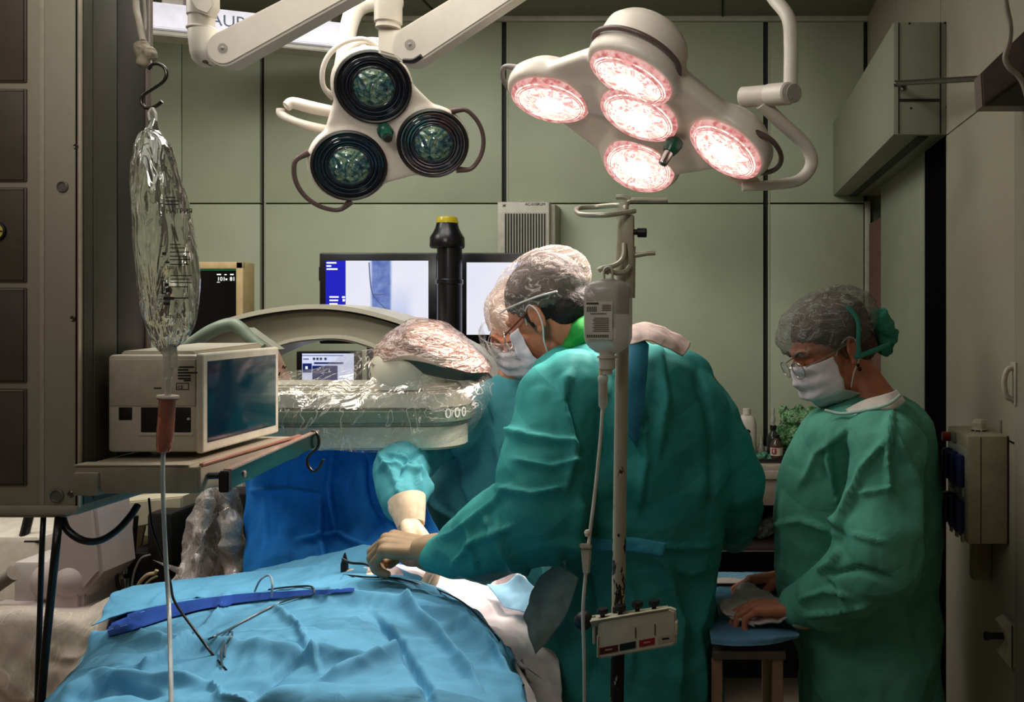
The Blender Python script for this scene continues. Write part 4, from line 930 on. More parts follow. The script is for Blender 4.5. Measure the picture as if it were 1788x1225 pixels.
def wrapm():
    nt=NT('wrap_film_pink'); b=principled(nt,srgb(196,156,142),.18,.0,.9); nz=nt.noise(26,4,.6,1.5,stretch=(1,1,3)); 
    r=nt.ramp(nz.outputs['Fac'],[(.4,srgb(150,112,100)),(.5,srgb(210,170,156)),(.56,srgb(250,232,224)),(.62,srgb(180,140,126))]); nt.l(r.outputs[0],b.inputs['Base Color'])
    bp=nt.bump(nz.outputs['Fac'],.9,.03); nt.l(bp.outputs[0],b.inputs['Normal']); b.inputs['Alpha'].default_value=.85; return nt.m
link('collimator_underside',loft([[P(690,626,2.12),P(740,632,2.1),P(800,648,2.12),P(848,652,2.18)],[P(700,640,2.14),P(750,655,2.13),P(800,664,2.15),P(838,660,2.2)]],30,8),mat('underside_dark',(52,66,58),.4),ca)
link('tight_wrap',me,wrapm(),cov,label='pinkish tightly wrapped film over the scanner head')
# ------------------------------------------------------------------ people
def skinmat(name,rgb):
    nt=NT(name); b=principled(nt,srgb(*rgb),.5,0,.35); c=srgb(*rgb)
    nz=nt.noise(38,4,.6); r=nt.ramp(nz.outputs['Fac'],[(.3,(c[0]*.82,c[1]*.72,c[2]*.68,1)),(.7,(min(1,c[0]*1.1),c[1]*1.08,c[2]*1.05,1))]); nt.l(r.outputs[0],b.inputs['Base Color'])
    b.inputs['Subsurface Weight'].default_value=.12; b.inputs['Subsurface Radius'].default_value=(.01,.004,.002); b.inputs['Subsurface Scale'].default_value=.5
    n2=nt.noise(260,2,.5); bp=nt.bump(n2.outputs['Fac'],.15,.002); nt.l(bp.outputs[0],b.inputs['Normal']); return nt.m
M_skin=skinmat('skin',(206,142,112)); M_skin2=skinmat('skin_tan',(196,130,100)); M_skin3=skinmat('skin_nurse',(204,132,104))
M_gown=cloth('gown_teal',(46,142,138),.72,.35,8,.10)
M_gownN=cloth('gown_green',(86,162,142),.75,.4,9,.10)
M_gownB=cloth('gown_blue_teal',(66,146,156),.72,.35,8,.10)
M_hair=mat('hair_dark',(30,22,20),.6,var=.4,nscale=120,bump=.8,bscale=240)
M_hairb=mat('hair_brown',(84,58,46),.6,var=.4,nscale=120,bump=.8,bscale=240)
M_mask=cloth('mask_white',(226,216,222),.8,.25,14,.04)
M_lashes=mat('lash_dark',(34,20,18),.6)
def capmat(name,rgb,vein,cover):
    nt=NT(name); b=principled(nt,srgb(*rgb),.7,0,.2); tr=nt.n('ShaderNodeBsdfTransparent'); m=nt.n('ShaderNodeMixShader')
    nz=nt.noise(13,4,.6,1.8,stretch=(1,1,1.5)); r=nt.ramp(nz.outputs['Fac'],[(.42,(cover,)*3),(.485,(cover,)*3),(.505,(min(1,cover+.5),)*3),(.525,(cover,)*3),(.6,(cover*1.1,)*3)])
    r2=nt.ramp(nz.outputs['Fac'],[(.48,srgb(*rgb)),(.505,srgb(*vein)),(.53,srgb(*rgb))]); nt.l(r2.outputs[0],b.inputs['Base Color'])
    bp=nt.bump(nz.outputs['Fac'],.7,.02); nt.l(bp.outputs[0],b.inputs['Normal'])
    nt.l(r.outputs[0],m.inputs[0]); nt.l(tr.outputs[0],m.inputs[1]); nt.l(b.outputs[0],m.inputs[2]); nt.l(m.outputs[0],nt.out.inputs['Surface']); return nt.m
def HM(c,fwd,up,s=1.0):
    y=Vector(fwd).normalized(); x=y.cross(Vector(up)).normalized(); z=x.cross(y)
    M=Matrix((x*s,y*s,z*s)).transposed().to_4x4(); M.translation=Vector(c); return M
def head_mesh(M,neck_to,voxel=.0026):
    b=B(); e=lambda c,r:b.ell(c,r,M=M)
    e((0,-.012,.045),(.076,.096,.083)); e((0,.03,.015),(.068,.066,.075)); e((0,.045,-.03),(.060,.050,.075)); e((0,.035,-.07),(.052,.050,.042)); e((0,.076,-.098),(.022,.018,.018))
    T=lambda p:M@Vector(p); s=M.to_scale().x
    b.cap(T((0,.088,.020)),T((0,.113,-.028)),.0085*s,.0125*s); e((.012,.100,-.034),(.009,.011,.008)); e((-.012,.100,-.034),(.009,.011,.008))
    b.cap(T((-.042,.080,.030)),T((0,.093,.028)),.010*s,.011*s); b.cap(T((.042,.080,.030)),T((0,.093,.028)),.010*s,.011*s)
    for sx in (-1,1):
        e((sx*.033,.078,.008),(.017,.013,.011)); e((sx*.042,.064,-.025),(.024,.024,.020))
        for k in range(7):
            a=math.radians(-60+k*40); a2=math.radians(-60+(k+1)*40)
            if k<6: b.cap(T((sx*.083,-.012-.014*math.cos(a),.0+.027*math.sin(a)-.002)),T((sx*.083,-.012-.014*math.cos(a2),.027*math.sin(a2)-.002)),.0050*s,.0046*s)
        e((sx*.079,-.010,-.004),(.005,.016,.024)); e((sx*.080,-.002,-.028),(.0055,.008,.009))
    b.cap(T((-.022,.093,-.062)),T((.022,.093,-.062)),.007*s); b.cap(T((-.018,.092,-.072)),T((.018,.092,-.072)),.007*s)
    b.chain([T((0,-.022,-.03)),T((0,-.035,-.085)),Vector(neck_to)],[.056*s,.052*s,.060*s])
    return remesh(b,voxel,5)
def body_mesh(torso,arms,legs,vox=.008):
    """torso: list of (center, rx, ry); arms: chains"""
    b=B()
    R=[]
    for c,rx,ry in torso:
        c=Vector(c); R.append([c+Vector((rx*math.cos(a),ry*math.sin(a),0)) for a in np.linspace(0,2*math.pi,24,endpoint=False)])
    b.rings(R)
    for pts,rs in arms+legs: b.chain(pts,rs)
    return remesh(b,vox,8)
def hand_parts(M,s,side,curls,thumbcurl=.3,inflate=0.0,spread=1.0):
    """wrist at origin, fingers +Y, palm -Z, thumb on +X*side"""
    b=B(); T=lambda p:M@Vector((p[0]*side*s,p[1]*s,p[2]*s))
    base=[(.031,.090,0),(.0105,.096,.002),(-.0105,.092,.0),(-.030,.082,-.003)]
    seg=[(.042,.026,.021),(.046,.029,.022),(.042,.027,.021),(.034,.021,.018)]
    rad=[.0092,.0094,.0090,.0080]
    for i,(bp,sg,r) in enumerate(zip(base,seg,rad)):
        r=(r+inflate)*s
        b.cap(T((bp[0]*.62,.004,0)),T(bp),(.0145+inflate)*s,(.0125+inflate)*s)
        p=Vector(bp); a=curls[i][0]; fan=(bp[0]*2.4*spread)
        for k in range(3):
            a=sum(curls[i][:k+1]); d=Vector((math.sin(fan)*math.cos(a),math.cos(fan)*math.cos(a),-math.sin(a)))
            q=p+d*sg[k]; b.cap(T(p),T(q),r*(1-.07*k),r*(1-.07*(k+1))); p=q
    b.ell((0,0,0),1,M=M@Matrix.Translation((.004*side*s,.055*s,-.004*s))@Matrix.Diagonal(((.034+inflate)*s,(.046+inflate)*s,(.0145+inflate)*s,1)))
    tp=[(.018,.012,-.006),(.038,.040,-.016),(.050+.0*thumbcurl,.068,-.022-thumbcurl*.02),(.050-.02*thumbcurl,.094,-.030-thumbcurl*.045)]
    b.chain([T(p) for p in tp],[(x+inflate)*s for x in (.016,.0135,.0105,.0088)])
    b.cap(T((0,-.035,0)),T((0,.005,0)),(.026+inflate)*s,(.026+inflate)*s)
    return b
def cap_mesh(M,c,r,front,back,amp=.007,seed=0,sub=5,pull=.9):
    bm=bmesh.new(); bmesh.ops.create_icosphere(bm,subdivisions=sub,radius=1)
    me=mesh_from(bm); v,_=getv(me)
    v=v*np.array(r)+np.array(c)
    # lower rim plane: z = line from front to back
    t=np.clip((v[:,1]-(c[1]-r[1]))/(2*r[1]),0,1); zr=back+(front-back)*t
    below=v[:,2]<zr
    k=np.clip((zr-v[:,2])/ (r[2]),0,1)
    v[:,0]=np.where(below,c[0]+(v[:,0]-c[0])*(1-k*.16*pull),v[:,0]); v[:,1]=np.where(below,c[1]+(v[:,1]-c[1])*(1-k*.16*pull),v[:,1])
    v[:,2]=np.where(below,zr-.010*k,v[:,2])
    q=v*np.array([16,16,16]); n=v-np.array(c); n/=np.linalg.norm(n,axis=1)[:,None]
    az=np.arctan2(v[:,0]-c[0],v[:,1]-c[1]); hgt=np.clip((v[:,2]-zr)/r[2],0,1)
    ple=np.sin(az*26+3*vn(v*12,seed))*np.exp(-hgt*5)*.0035
    d=amp*crump(q,seed+3,3,.9)+ple; v=v+n*d[:,None]
    # drop the closed bottom
    bm=bmesh.new(); me.vertices.foreach_set('co',v.ravel()); bm.from_mesh(me); bm.verts.ensure_lookup_table()
    dead=[bm.verts[i] for i in range(len(v)) if k[i]>.45 and below[i]]
    bmesh.ops.delete(bm,geom=dead,context='VERTS'); bm.to_mesh(me); bm.free()
    me.transform(M)
    for p in me.polygons: p.use_smooth=True
    return me
def mask_mesh(M,ple=.0022,nz=26,na=60,big=1.0,half=82):
    V=[];Fc=[]
    for i in range(nz):
        t=i/(nz-1); z=.004-.118*t
        for j in range(na):
            a=math.radians(-half+2*half*j/(na-1)); s_=math.sin(a); c_=math.cos(a)
            prof=math.sin(math.pi*(.12+.76*t))**.5
            y=.018+(.078+.020*prof)*max(c_,0)**.75
            y+=.012*math.exp(-((t-.25)/.22)**2)*math.exp(-(s_/.22)**2)
            x=(.067+.006*prof)*s_*big*(1-.25*max(0,t-.55)/.45)
            y-= .045*max(0,t-.72)/.28*1.0
            zz=z+(.010*(1-abs(s_))*(-1 if t>.8 else .4))*(1-abs(s_))
            y+=ple*math.sin(t*math.pi*7)*(.3+.7*c_)
            V.append(M@Vector((x,y,zz)))
    for i in range(nz-1):
        for j in range(na-1): Fc.append((i*na+j,i*na+j+1,(i+1)*na+j+1,(i+1)*na+j))
    me=pyd(V,Fc); v,n=getv(me); setv(me,v+n*(.002*crump(v*40,9,2))[:,None]); solid(me,.0012)
    for p in me.polygons: p.use_smooth=True
    return me
def loops(M,side,r=.0013):
    T=lambda p:M@Vector(p); b=B()
    b.tube([T((side*.066,.030,.000)),T((side*.078,.012,.022)),T((side*.086,-.012,.030)),T((side*.090,-.024,.008)),T((side*.086,-.016,-.024)),T((side*.076,.006,-.052)),T((side*.064,.022,-.084))],r,8); return b
def gown_mesh(torso,arms,vox,creases,amp=.006,sc=(9,9,5),seed=0,smooth=4,extra=None,tilt=0,low_hem=None):
    b=B(); R=[]
    for c,rx,ry in torso:
        c=Vector(c); R.append([c+Vector((rx*np.sign(math.cos(a))*abs(math.cos(a))**.85,ry*np.sign(math.sin(a))*abs(math.sin(a))**.85,0)) for a in np.linspace(0,2*math.pi,40,endpoint=False)])
    cols=[cr([r[k] for r in R],6*len(R)) for k in range(40)]
    b.rings([[cols[k][j] for k in range(40)] for j in range(6*len(R))])
    for pts,rs in arms: b.chain(pts,rs)
    if extra: extra(b)
    me=remesh(b,vox,smooth); v,n=getv(me)
    big=crump(v*np.array(sc)*.55,seed+20,2,.8)*amp*1.1+crump(v*np.array(sc)*1.5,seed,2,.7)*amp*.55
    hang=np.clip((1.25-v[:,2])/.6,0,1); ang=np.arctan2(v[:,1]-np.mean(v[:,1]),v[:,0]-np.mean(v[:,0]))
    vert=(1-2*np.abs(vn(np.stack([v[:,0]*11,v[:,1]*11,v[:,2]*.9],1),seed+5)))*amp*1.7*hang
    d=big*.55+vert*.8+amp*1.25*facet(v*np.array([1,1,.75]),seed+40,7,7.0)+amp*.6*facet(v,seed+60,6,15.0)
    for c_ in creases: d=d+crease(v,n,c_[0],c_[1]*.85,c_[2]*1.4,*c_[3:])
    v=v+n*d[:,None]; setv(me,v)
    for p in me.polygons: p.use_smooth=True
    return me
def ring(y,xl,xr,Yc,hd):
    c=P((xl+xr)/2,y,Yc); return (c,(xr-xl)/2/F*Yc,hd)
def lowrings(last,zs,grow=1.02):
    c,rx,ry=last; return [(Vector((c.x,c.y,z)),rx*grow**i,ry*grow**i) for i,z in enumerate(zs)]
def shrink(T,k=.82): return [(c,rx*k,ry*k) for c,rx,ry in T]
def person(label,headme,bodyme,skin):
    me=joinme([headme,bodyme]); 
    for p in me.polygons: p.use_smooth=True
    return link('person',me,skin,None,label=label,cat='person')
def legs(x,y,zh,sp=.10,yaw=0,m=None,parent=None,r=.075):
    out=[]
    for s in (-1,1):
        px=x+s*sp*math.cos(yaw); py=y+s*sp*math.sin(yaw)
        out.append(([Vector((px,py,zh)),Vector((px,py,.50)),Vector((px,py,.09))],[r,.055,.038]))
    return out
def clog(parent,x,y,fw,m):
    f=Vector(fw).normalized(); p=Vector((x,y,.045)); b=B(); b.chain([p-f*.07,p+f*.06,p+f*.15-Vector((0,0,.008))],[.044,.046,.036])
    me=remesh(b,.006,4); v,n=getv(me); v[:,2]=np.maximum(v[:,2],0.0); setv(me,v); link('shoe',me,m,parent)
M_shoe=mat('shoe_dark',(40,40,44),.5); M_pants=cloth('scrub_green',(52,92,70),.8,.3,9)
# ================= main surgeon (A)
YA_=1.93
hA=HM(P(962,549,1.985),(-.80,.32,-.50),(-.42,.02,.9),1.0)
TA=[ring(592,1015,1120,1.95,.05),ring(612,985,1165,1.95,.10),ring(640,950,1225,1.95,.135),ring(690,925,1262,1.94,.16),ring(760,915,1272,1.93,.17),ring(850,925,1276,1.93,.17),ring(945,945,1258,1.93,.155),ring(1000,948,1252,1.93,.155),ring(1100,940,1254,1.93,.165),ring(1225,932,1256,1.93,.18)]
TAf=TA+lowrings(TA[-1],[.55,.42],1.03)
shL,elL,wrL=P(980,705,1.82),P(935,912,1.73),P(770,966,1.83)
shR,elR,wrR=P(1215,680,1.98),P(1284,850,1.95),P(1284,925,2.08)
neckA=P(1050,640,1.97)
hm=head_mesh(hA,neckA)
bmA=body_mesh(shrink(TA[1:])+lowrings(TA[-1],[.75],.95),[([P(1040,625,1.97),neckA+Vector((0,0,-.08))],[.06,.08]),([shL,elL,wrL,P(715,968,1.84)],[.055,.045,.03,.026]),([shR,elR,wrR],[.055,.042,.03])],legs(TA[-1][0].x,1.93,.85))
A=person('surgeon seen from behind in a teal gown, reaching left over the blue drape',hm,bmA,M_skin2)
crA=[([(1000,640),(985,700),(1000,780),(985,860)],14,.014),([(1010,870),(1005,930),(990,1000)],12,.012),([(880,745),(930,760),(1000,772)],12,.010),([(900,800),(960,815),(1010,800)],9,.008),([(870,850),(930,862),(980,850)],10,.010),
 ([(760,940),(800,925),(860,880),(890,850)],9,.009),([(790,985),(830,940),(900,915)],9,.010),([(850,900),(880,950),(930,1000)],10,.009),([(820,920),(835,990)],7,.007),([(870,905),(900,990)],8,.008),
 ([(1150,600),(1165,700),(1150,800)],14,.010),([(1215,640),(1240,720),(1248,820),(1240,900)],14,-.012),([(1085,960),(1110,1050),(1100,1200)],14,.012),([(1160,965),(1190,1080),(1180,1220)],16,.012),([(960,950),(1040,935),(1090,945)],12,.010),([(1130,950),(1190,953),(1252,950)],8,.010),([(975,965),(960,1060),(950,1200)],14,.012),([(1020,980),(1040,1080),(1035,1200)],14,-.012),([(1120,700),(1130,800),(1115,900)],12,.010),([(1050,720),(1060,800),(1085,900)],12,-.010),([(1250,1000),(1215,1100),(1225,1220)],12,.010),([(1150,975),(1200,1000),(1250,985)],7,.006)]
gA=gown_mesh(TAf,[([shL+Vector((.03,0,.03)),shL,elL+Vector((.01,0,.02)),P(850,940,1.77),wrL],[.085,.094,.096,.082,.038]),([P(1190,690,1.98),P(1238,735,1.97),elR,P(1282,900,2.02),wrR],[.085,.075,.066,.062,.05]),([P(990,668,1.93),P(1185,668,1.96)],[.085,.082])],.0062,crA,.0075,seed=1)
link('gown',gA,M_gown,A,label='teal paper surgical gown')
# gown back edge flap + belt
me=loft([[P(1096,590,1.80),P(1108,588,1.80),P(1120,592,1.80),P(1132,602,1.80)],[P(1094,640,1.755),P(1104,640,1.752),P(1116,646,1.752),P(1128,660,1.756)],[P(1096,700,1.742),P(1103,704,1.74),P(1112,710,1.74),P(1122,722,1.743)],[P(1100,760,1.742),P(1104,768,1.738),P(1108,775,1.738),P(1112,782,1.742)]],30,50); v,n=getv(me); setv(me,v+n*(.003*facet(v,3,5,14))[:,None]); solid(me,.003); link('back_flap',me,mat('flap_blue',(24,100,124),.75),A,label='narrow bluish opening of the gown at the upper back')
me=loft([[P(1050,585,1.86),P(1090,572,1.85),P(1130,566,1.86),P(1170,578,1.88),P(1205,600,1.9)],[P(1060,592,1.82),P(1095,585,1.80),P(1130,580,1.80),P(1165,590,1.81),P(1200,612,1.84)],[P(1070,600,1.80),P(1100,602,1.785),P(1128,594,1.785),P(1160,606,1.79),P(1192,622,1.81)]],70,16); v,n=getv(me); setv(me,v+n*(.005*facet(v,6,6,26))[:,None]); solid(me,.003); link('neck_binding',me,cloth('binding_pale',(214,190,182),.8,.3,14),A,label='pale pinkish ruffled neck binding of the gown')
me=loft([[P(955,955,1.765),P(1020,938,1.745),P(1080,944,1.742),P(1100,938,1.74),P(1165,948,1.735)],[P(952,975,1.765),P(1020,962,1.74),P(1080,962,1.737),P(1100,962,1.732),P(1158,972,1.73)]],60,8); v,n=getv(me); setv(me,v+n*(.005*crump(v*30,3))[:,None]); solid(me,.003); link('belt_tie',me,mat('belt_blue',(40,130,150),.7),A,label='bluish cloth belt tied at the back')
me=loft([[P(975,985,1.76),P(1000,1000,1.75),P(1010,1010,1.75)],[P(940,1010,1.75),P(965,1050,1.74),P(985,1080,1.745)],[P(915,1075,1.75),P(925,1110,1.74),P(935,1140,1.75)]],20,20); v,n=getv(me); setv(me,v+n*(.006*crump(v*20,3))[:,None]); solid(me,.003); link('belt_end',me,cloth('belt_end_grey',(150,176,176),.8,.3,9),A,label='pale grey-blue loose end of the belt')
# green scrub collar under the gown
b=B(); b.chain([P(996,606,1.92),P(1018,582,1.915),P(1042,560,1.94)],[.018,.030,.028]); me=remesh(b,.004,4); v,n=getv(me); setv(me,v+n*(.004*crump(v*30,8))[:,None]); link('scrub_collar',me,mat('scrub_bright_green',(24,140,52),.75),A,label='bright green scrub collar')
# cap, hair, mask, glasses
def hairset(M,parent,m,sc=1.0):
    b=B(); b.ell((0,-.018,.050),(.084*sc,.102*sc,.086*sc),M=M); b.ell((0,-.058,-.012),(.068,.055,.052),M=M); b.cap(M@Vector((.076,.012,.02)),M@Vector((.078,.010,-.012)),.007,.005); b.cap(M@Vector((-.076,.012,.02)),M@Vector((-.078,.010,-.012)),.007,.005)
    me=remesh(b,.004,4); v,n=getv(me); setv(me,v+n*(.002*crump(v*80,4))[:,None]); link('hair',me,m,parent)
hairset(hA,A,M_hair)
link('surgical_cap',cap_mesh(hA,(0,-.014,.062),(.094,.124,.086),.035,-.012,.005,2),capmat('cap_white_sheer',(214,190,178),(244,230,222),.20),A,label='sheer white bouffant cap with dark hair showing through')
b=B(); b.tube([hA@Vector(p) for p in ((-.088,-.09,.02),(-.092,-.04,.035),(-.086,.03,.05),(-.06,.08,.058))],.0022,8); part('cap_band',b,mat('band_white',(214,204,198),.7),A)
link('face_mask',mask_mesh(hA,half=76,big=1.04),M_mask,A)
part('ear_loop',loops(hA,-1,.0018),mat('loop_white',(228,222,220),.6),A)
M_temple=mat('temple_red_brown',(110,52,34),.3)
b=B(); b.tube([hA@Vector(p) for p in ((-.084,-.01,.022),(-.080,.04,.014),(-.070,.088,.008))],.0022,8); part('glasses_temple',b,M_temple,A)
b=B(); b.tube([hA@Vector(p) for p in ((-.066,.092,.012),(-.070,.098,-.006),(-.058,.110,-.022),(-.030,.118,-.022),(-.014,.115,-.004),(-.020,.108,.014),(-.048,.102,.020))],.0018,8,closed=True); part('glasses_rim',b,mat('rim_silver',(190,184,176),.25,metal=.7),A)
# gloved hand reaching left
M_glove=skinmat('glove_latex_shaded',(152,130,100)); M_glove2=skinmat('glove_latex_lit',(226,206,178))  # same latex twice: shade put into one colour, strong light into the other
HMat=Matrix.Identity(4)
def handframe(wrist,dirn,palm):
    y=Vector(dirn).normalized(); z=-Vector(palm); z=(z-y*z.dot(y)).normalized(); x=y.cross(z)
    M=Matrix((x,y,z)).transposed().to_4x4(); M.translation=Vector(wrist); return M
Mh=handframe(P(748,960,1.845),(-1,.05,.16),(0,.18,-1))
cA=[(.75,.9,.7),(.85,1.0,.7),(.95,1.05,.7),(1.0,1.1,.8)]
hb=hand_parts(Mh,1.02,1,cA,.8,.0022); me=remesh(hb,.0022,3)
g_=link('glove',me,M_glove,A,label='latex glove on the reaching hand, its beige darkened as shade')
b=B(); R=[]
for i,(px_,rr) in enumerate(((728,.030),(740,.036),(756,.040),(770,.041),(771,.038))):
    c=P(px_,966-(771-px_)*.05,1.838); R.append([c+Vector((.006*math.sin(a*2),rr*math.cos(a),rr*1.05*math.sin(a))) for a in np.linspace(0,2*math.pi,28,endpoint=False)])
b.rings(R); part('glove_cuff',b,M_glove,g_)
part('scrub_trousers',remesh((lambda b:[b.chain(p,[x+.02 for x in r]) for p,r in legs(TA[-1][0].x,1.93,.75)] and b)(B()),.01,4),M_pants,A)
for s in (-1,1): clog(A,TA[-1][0].x+s*.1,1.93,(-.6,.6,0),M_shoe)
# ================= assisting surgeon (B), behind
hB=HM(P(916,572,2.37),(-.30,-.74,-.60),(-.12,-.55,.85),1.0)
neckB=P(905,655,2.50)
TB=[ring(652,872,950,2.50,.05),ring(672,845,985,2.50,.09),ring(705,812,1015,2.49,.115),ring(780,770,1040,2.47,.125),ring(880,752,1050,2.46,.13),ring(1000,745,1050,2.46,.13),ring(1130,742,1050,2.46,.13)]
TBf=TB+lowrings(TB[-1],[.5,.4],1.02)
bs,be,bw=P(838,728,2.44),P(742,770,2.28),P(712,872,2.03)
hm=head_mesh(hB,neckB)
bmB=body_mesh(shrink(TB[1:])+lowrings(TB[-1],[.7],.95),[([neckB,neckB+Vector((0,0,-.1))],[.06,.08]),([bs,be,P(702,820,2.14),bw,P(722,905,1.99)],[.045,.036,.030,.028,.024]),([P(990,730,2.5),P(1020,860,2.4)],[.055,.045])],legs(TB[-1][0].x,2.46,.8))
Bp=person('second surgeon in white mask and pale cap, head bowed behind the foremost surgeon',hm,bmB,M_skin)
crB=[([(665,790),(690,830),(700,870)],7,.012),([(735,790),(705,815),(690,860)],7,-.010),([(660,820),(700,812),(735,830)],6,.010),([(680,790),(720,805),(732,860)],6,.009),([(840,700),(870,760),(880,850)],12,.010),([(790,760),(800,850),(830,930)],12,-.010),([(720,800),(760,880),(830,930)],10,.010),([(690,800),(700,850)],6,.006),([(720,790),(725,860)],6,-.007)]
gB=gown_mesh(TBf,[([bs,be,P(700,818,2.14),P(706,872,2.045)],[.085,.078,.066,.050]),([P(985,735,2.5),P(1015,860,2.4)],[.07,.06])],.0065,crB,.006,seed=5)
link('gown',gB,M_gownB,Bp,label='blue-teal surgical gown')
hairset(hB,Bp,M_hairb)
link('surgical_cap',cap_mesh(hB,(0,-.014,.062),(.092,.112,.082),.052,-.012,.005,7),capmat('cap_cream_sheer',(222,196,178),(250,232,216),.5),Bp,label='cream sheer cap')
link('face_mask',mask_mesh(hB,big=1.08),M_mask,Bp)
for s in (-1,1): part('ear_loop',loops(hB,s),mat('loop_white',(228,222,220),.6),Bp)
def brow(M,parent,m,dz=0):
    for s in (-1,1):
        b=B(); b.tube([M@Vector((s*x,y,z+dz)) for x,y,z in ((.014,.1015,.030),(.030,.0975,.037),(.048,.083,.033))],[.0028,.0032,.0015],8); part('eyebrow',b,m,parent)
        b=B(); b.tube([M@Vector((s*x,y,z)) for x,y,z in ((.018,.0905,.006),(.033,.0935,.0015),(.047,.083,.006))],.0013,6); part('eyelashes',b,M_lashes,parent)
brow(hB,Bp,mat('brow_brown',(96,60,42),.7))
def glasses(M,parent,m,lens,y0=.104,r=(.025,.020)):
    for s in (-1,1):
        c=(s*.034,y0,.002); pts=[M@Vector((c[0]+r[0]*math.cos(a),y0-.22*abs(c[0]+r[0]*math.cos(a))**1.0*.45+.008,c[2]+r[1]*math.sin(a))) for a in np.linspace(0,2*math.pi,14,endpoint=False)]
        b=B(); b.tube(pts,.0014,8,closed=True,sub=3); rim=part('glasses_rim',b,m,parent)
        b=B(); b.prism(pts,M.to_3x3()@Vector((0,.0006,0))); part('glasses_lens',b,lens,rim)
        b=B(); b.tube([M@Vector(p) for p in ((s*.060,y0-.004,.008),(s*.076,.05,.012),(s*.084,-.008,.018))],.0015,8); part('glasses_temple',b,m,parent)
    b=B(); b.tube([M@Vector(p) for p in ((-.010,y0+.006,.006),(0,y0+.010,.010),(.010,y0+.006,.006))],.0013,6); part('glasses_bridge',b,m,parent)
M_lens=film('spectacle_lens',(225,225,225),.03,4,hi=.2)
glasses(hB,Bp,mat('rim_silver',(190,184,176),.25,metal=.7),M_lens)
b=B(); b.tube([hB@Vector(p) for p in ((-.085,-.0,.03),(-.092,.05,.040),(-.066,.105,.044),(0,.128,.046),(.066,.105,.044),(.092,.05,.04),(.085,0,.03))],.0022,8)
vs=[]; rows=[]
for z,yy in ((.046,.0),(.02,.006),(-.002,.004)):
    rows.append([hB@Vector((x*1.02,y+yy,z)) for x,y in ((-.094,.045),(-.07,.102),(0,.130),(.07,.102),(.094,.045))])
me=joinme([b.me(),solid(loft(rows,30,10),.001)]); link('clear_visor',me,film('visor_clear',(235,235,235),.04,4,hi=.12),Bp)
Mh=handframe(P(714,905,1.995),(.66,-.30,-.70),(-.62,-.35,-.5))
hb=hand_parts(Mh,1.0,1,[(.3,.5,.3),(.3,.5,.3),(.35,.5,.3),(.4,.5,.3)],.3,.0022)
g_=link('glove',remesh(hb,.0022,3),M_glove2,Bp,label='latex glove, its cream lightened as if strongly lit')
b=B(); R=[]; a0=P(710,872,2.02); a1=P(717,912,1.985); ax=(a1-a0).normalized(); xx=ax.cross(Vector((0,1,0))).normalized(); yy=xx.cross(ax)
for t,rr in ((0,.040),(.02,.043),(.3,.0405),(.7,.036),(1.15,.030)):
    c=a0+(a1-a0)*t; R.append([c+xx*rr*math.cos(a)+yy*rr*math.sin(a) for a in np.linspace(0,2*math.pi,28,endpoint=False)])
b.rings(R); me=b.me(); v,n=getv(me); part('glove_cuff',me,M_glove2,g_)
b=B(); 
for p,r in legs(TB[-1][0].x,2.46,.75): b.chain(p,[x+.02 for x in r])
part('scrub_trousers',remesh(b,.01,4),M_pants,Bp)
for s in (-1,1): clog(Bp,TB[-1][0].x+s*.1,2.46,(-.2,-1,0),M_shoe)
# ================= nurse on the right
hN=HM(P(1453,611,1.985),(-.84,-.34,-.40),(-.36,-.12,.92),.96)
neckN=P(1530,712,1.99)
TN=[ring(692,1490,1578,1.99,.06),ring(706,1452,1600,1.98,.11),ring(735,1408,1622,1.97,.15),ring(800,1368,1636,1.99,.14),ring(870,1354,1640,1.99,.14),ring(950,1352,1636,1.99,.135),ring(1040,1362,1630,1.99,.13),ring(1130,1395,1632,1.97,.17),ring(1225,1402,1636,1.97,.19)]
TNf=TN+lowrings(TN[-1],[.6,.45,.3],1.02)
ns,ne,nw=P(1552,785,1.80),P(1538,975,1.745),P(1400,1062,1.85)
hm=head_mesh(hN,neckN)
ndir=Vector((-1,.05,.02))
MhL=handframe(P(1388,1062,1.85),(-1,.10,.02),(.0,-.15,-1))
hbL=hand_parts(MhL,.95,1,[(.35,.85,.6),(.45,.9,.6),(.5,.95,.6),(.55,1.0,.6)],.9)
MhR=handframe(P(1372,1003,2.12),(-1,-.10,-.12),(0,-.25,-1))
hbR=hand_parts(MhR,.95,-1,[(.3,.5,.4),(.35,.6,.4),(.4,.7,.4),(.5,.8,.4)],.5)
bmN=body_mesh(shrink(TN[1:])+lowrings(TN[-1],[.75],.95),[([neckN,neckN+Vector((0,0,-.1))],[.06,.08]),([ns,ne,nw],[.05,.042,.028]),([P(1500,760,2.12),P(1470,940,2.16),P(1392,1000,2.125)],[.05,.04,.028])],legs(TN[-1][0].x,1.97,.8,.06,yaw=1.57,r=.06))
N=person('masked nurse with glasses and green gown standing at the small instrument table on the right',joinme([hm,remesh(hbL,.0021,3),remesh(hbR,.0021,3)]),bmN,M_skin3)
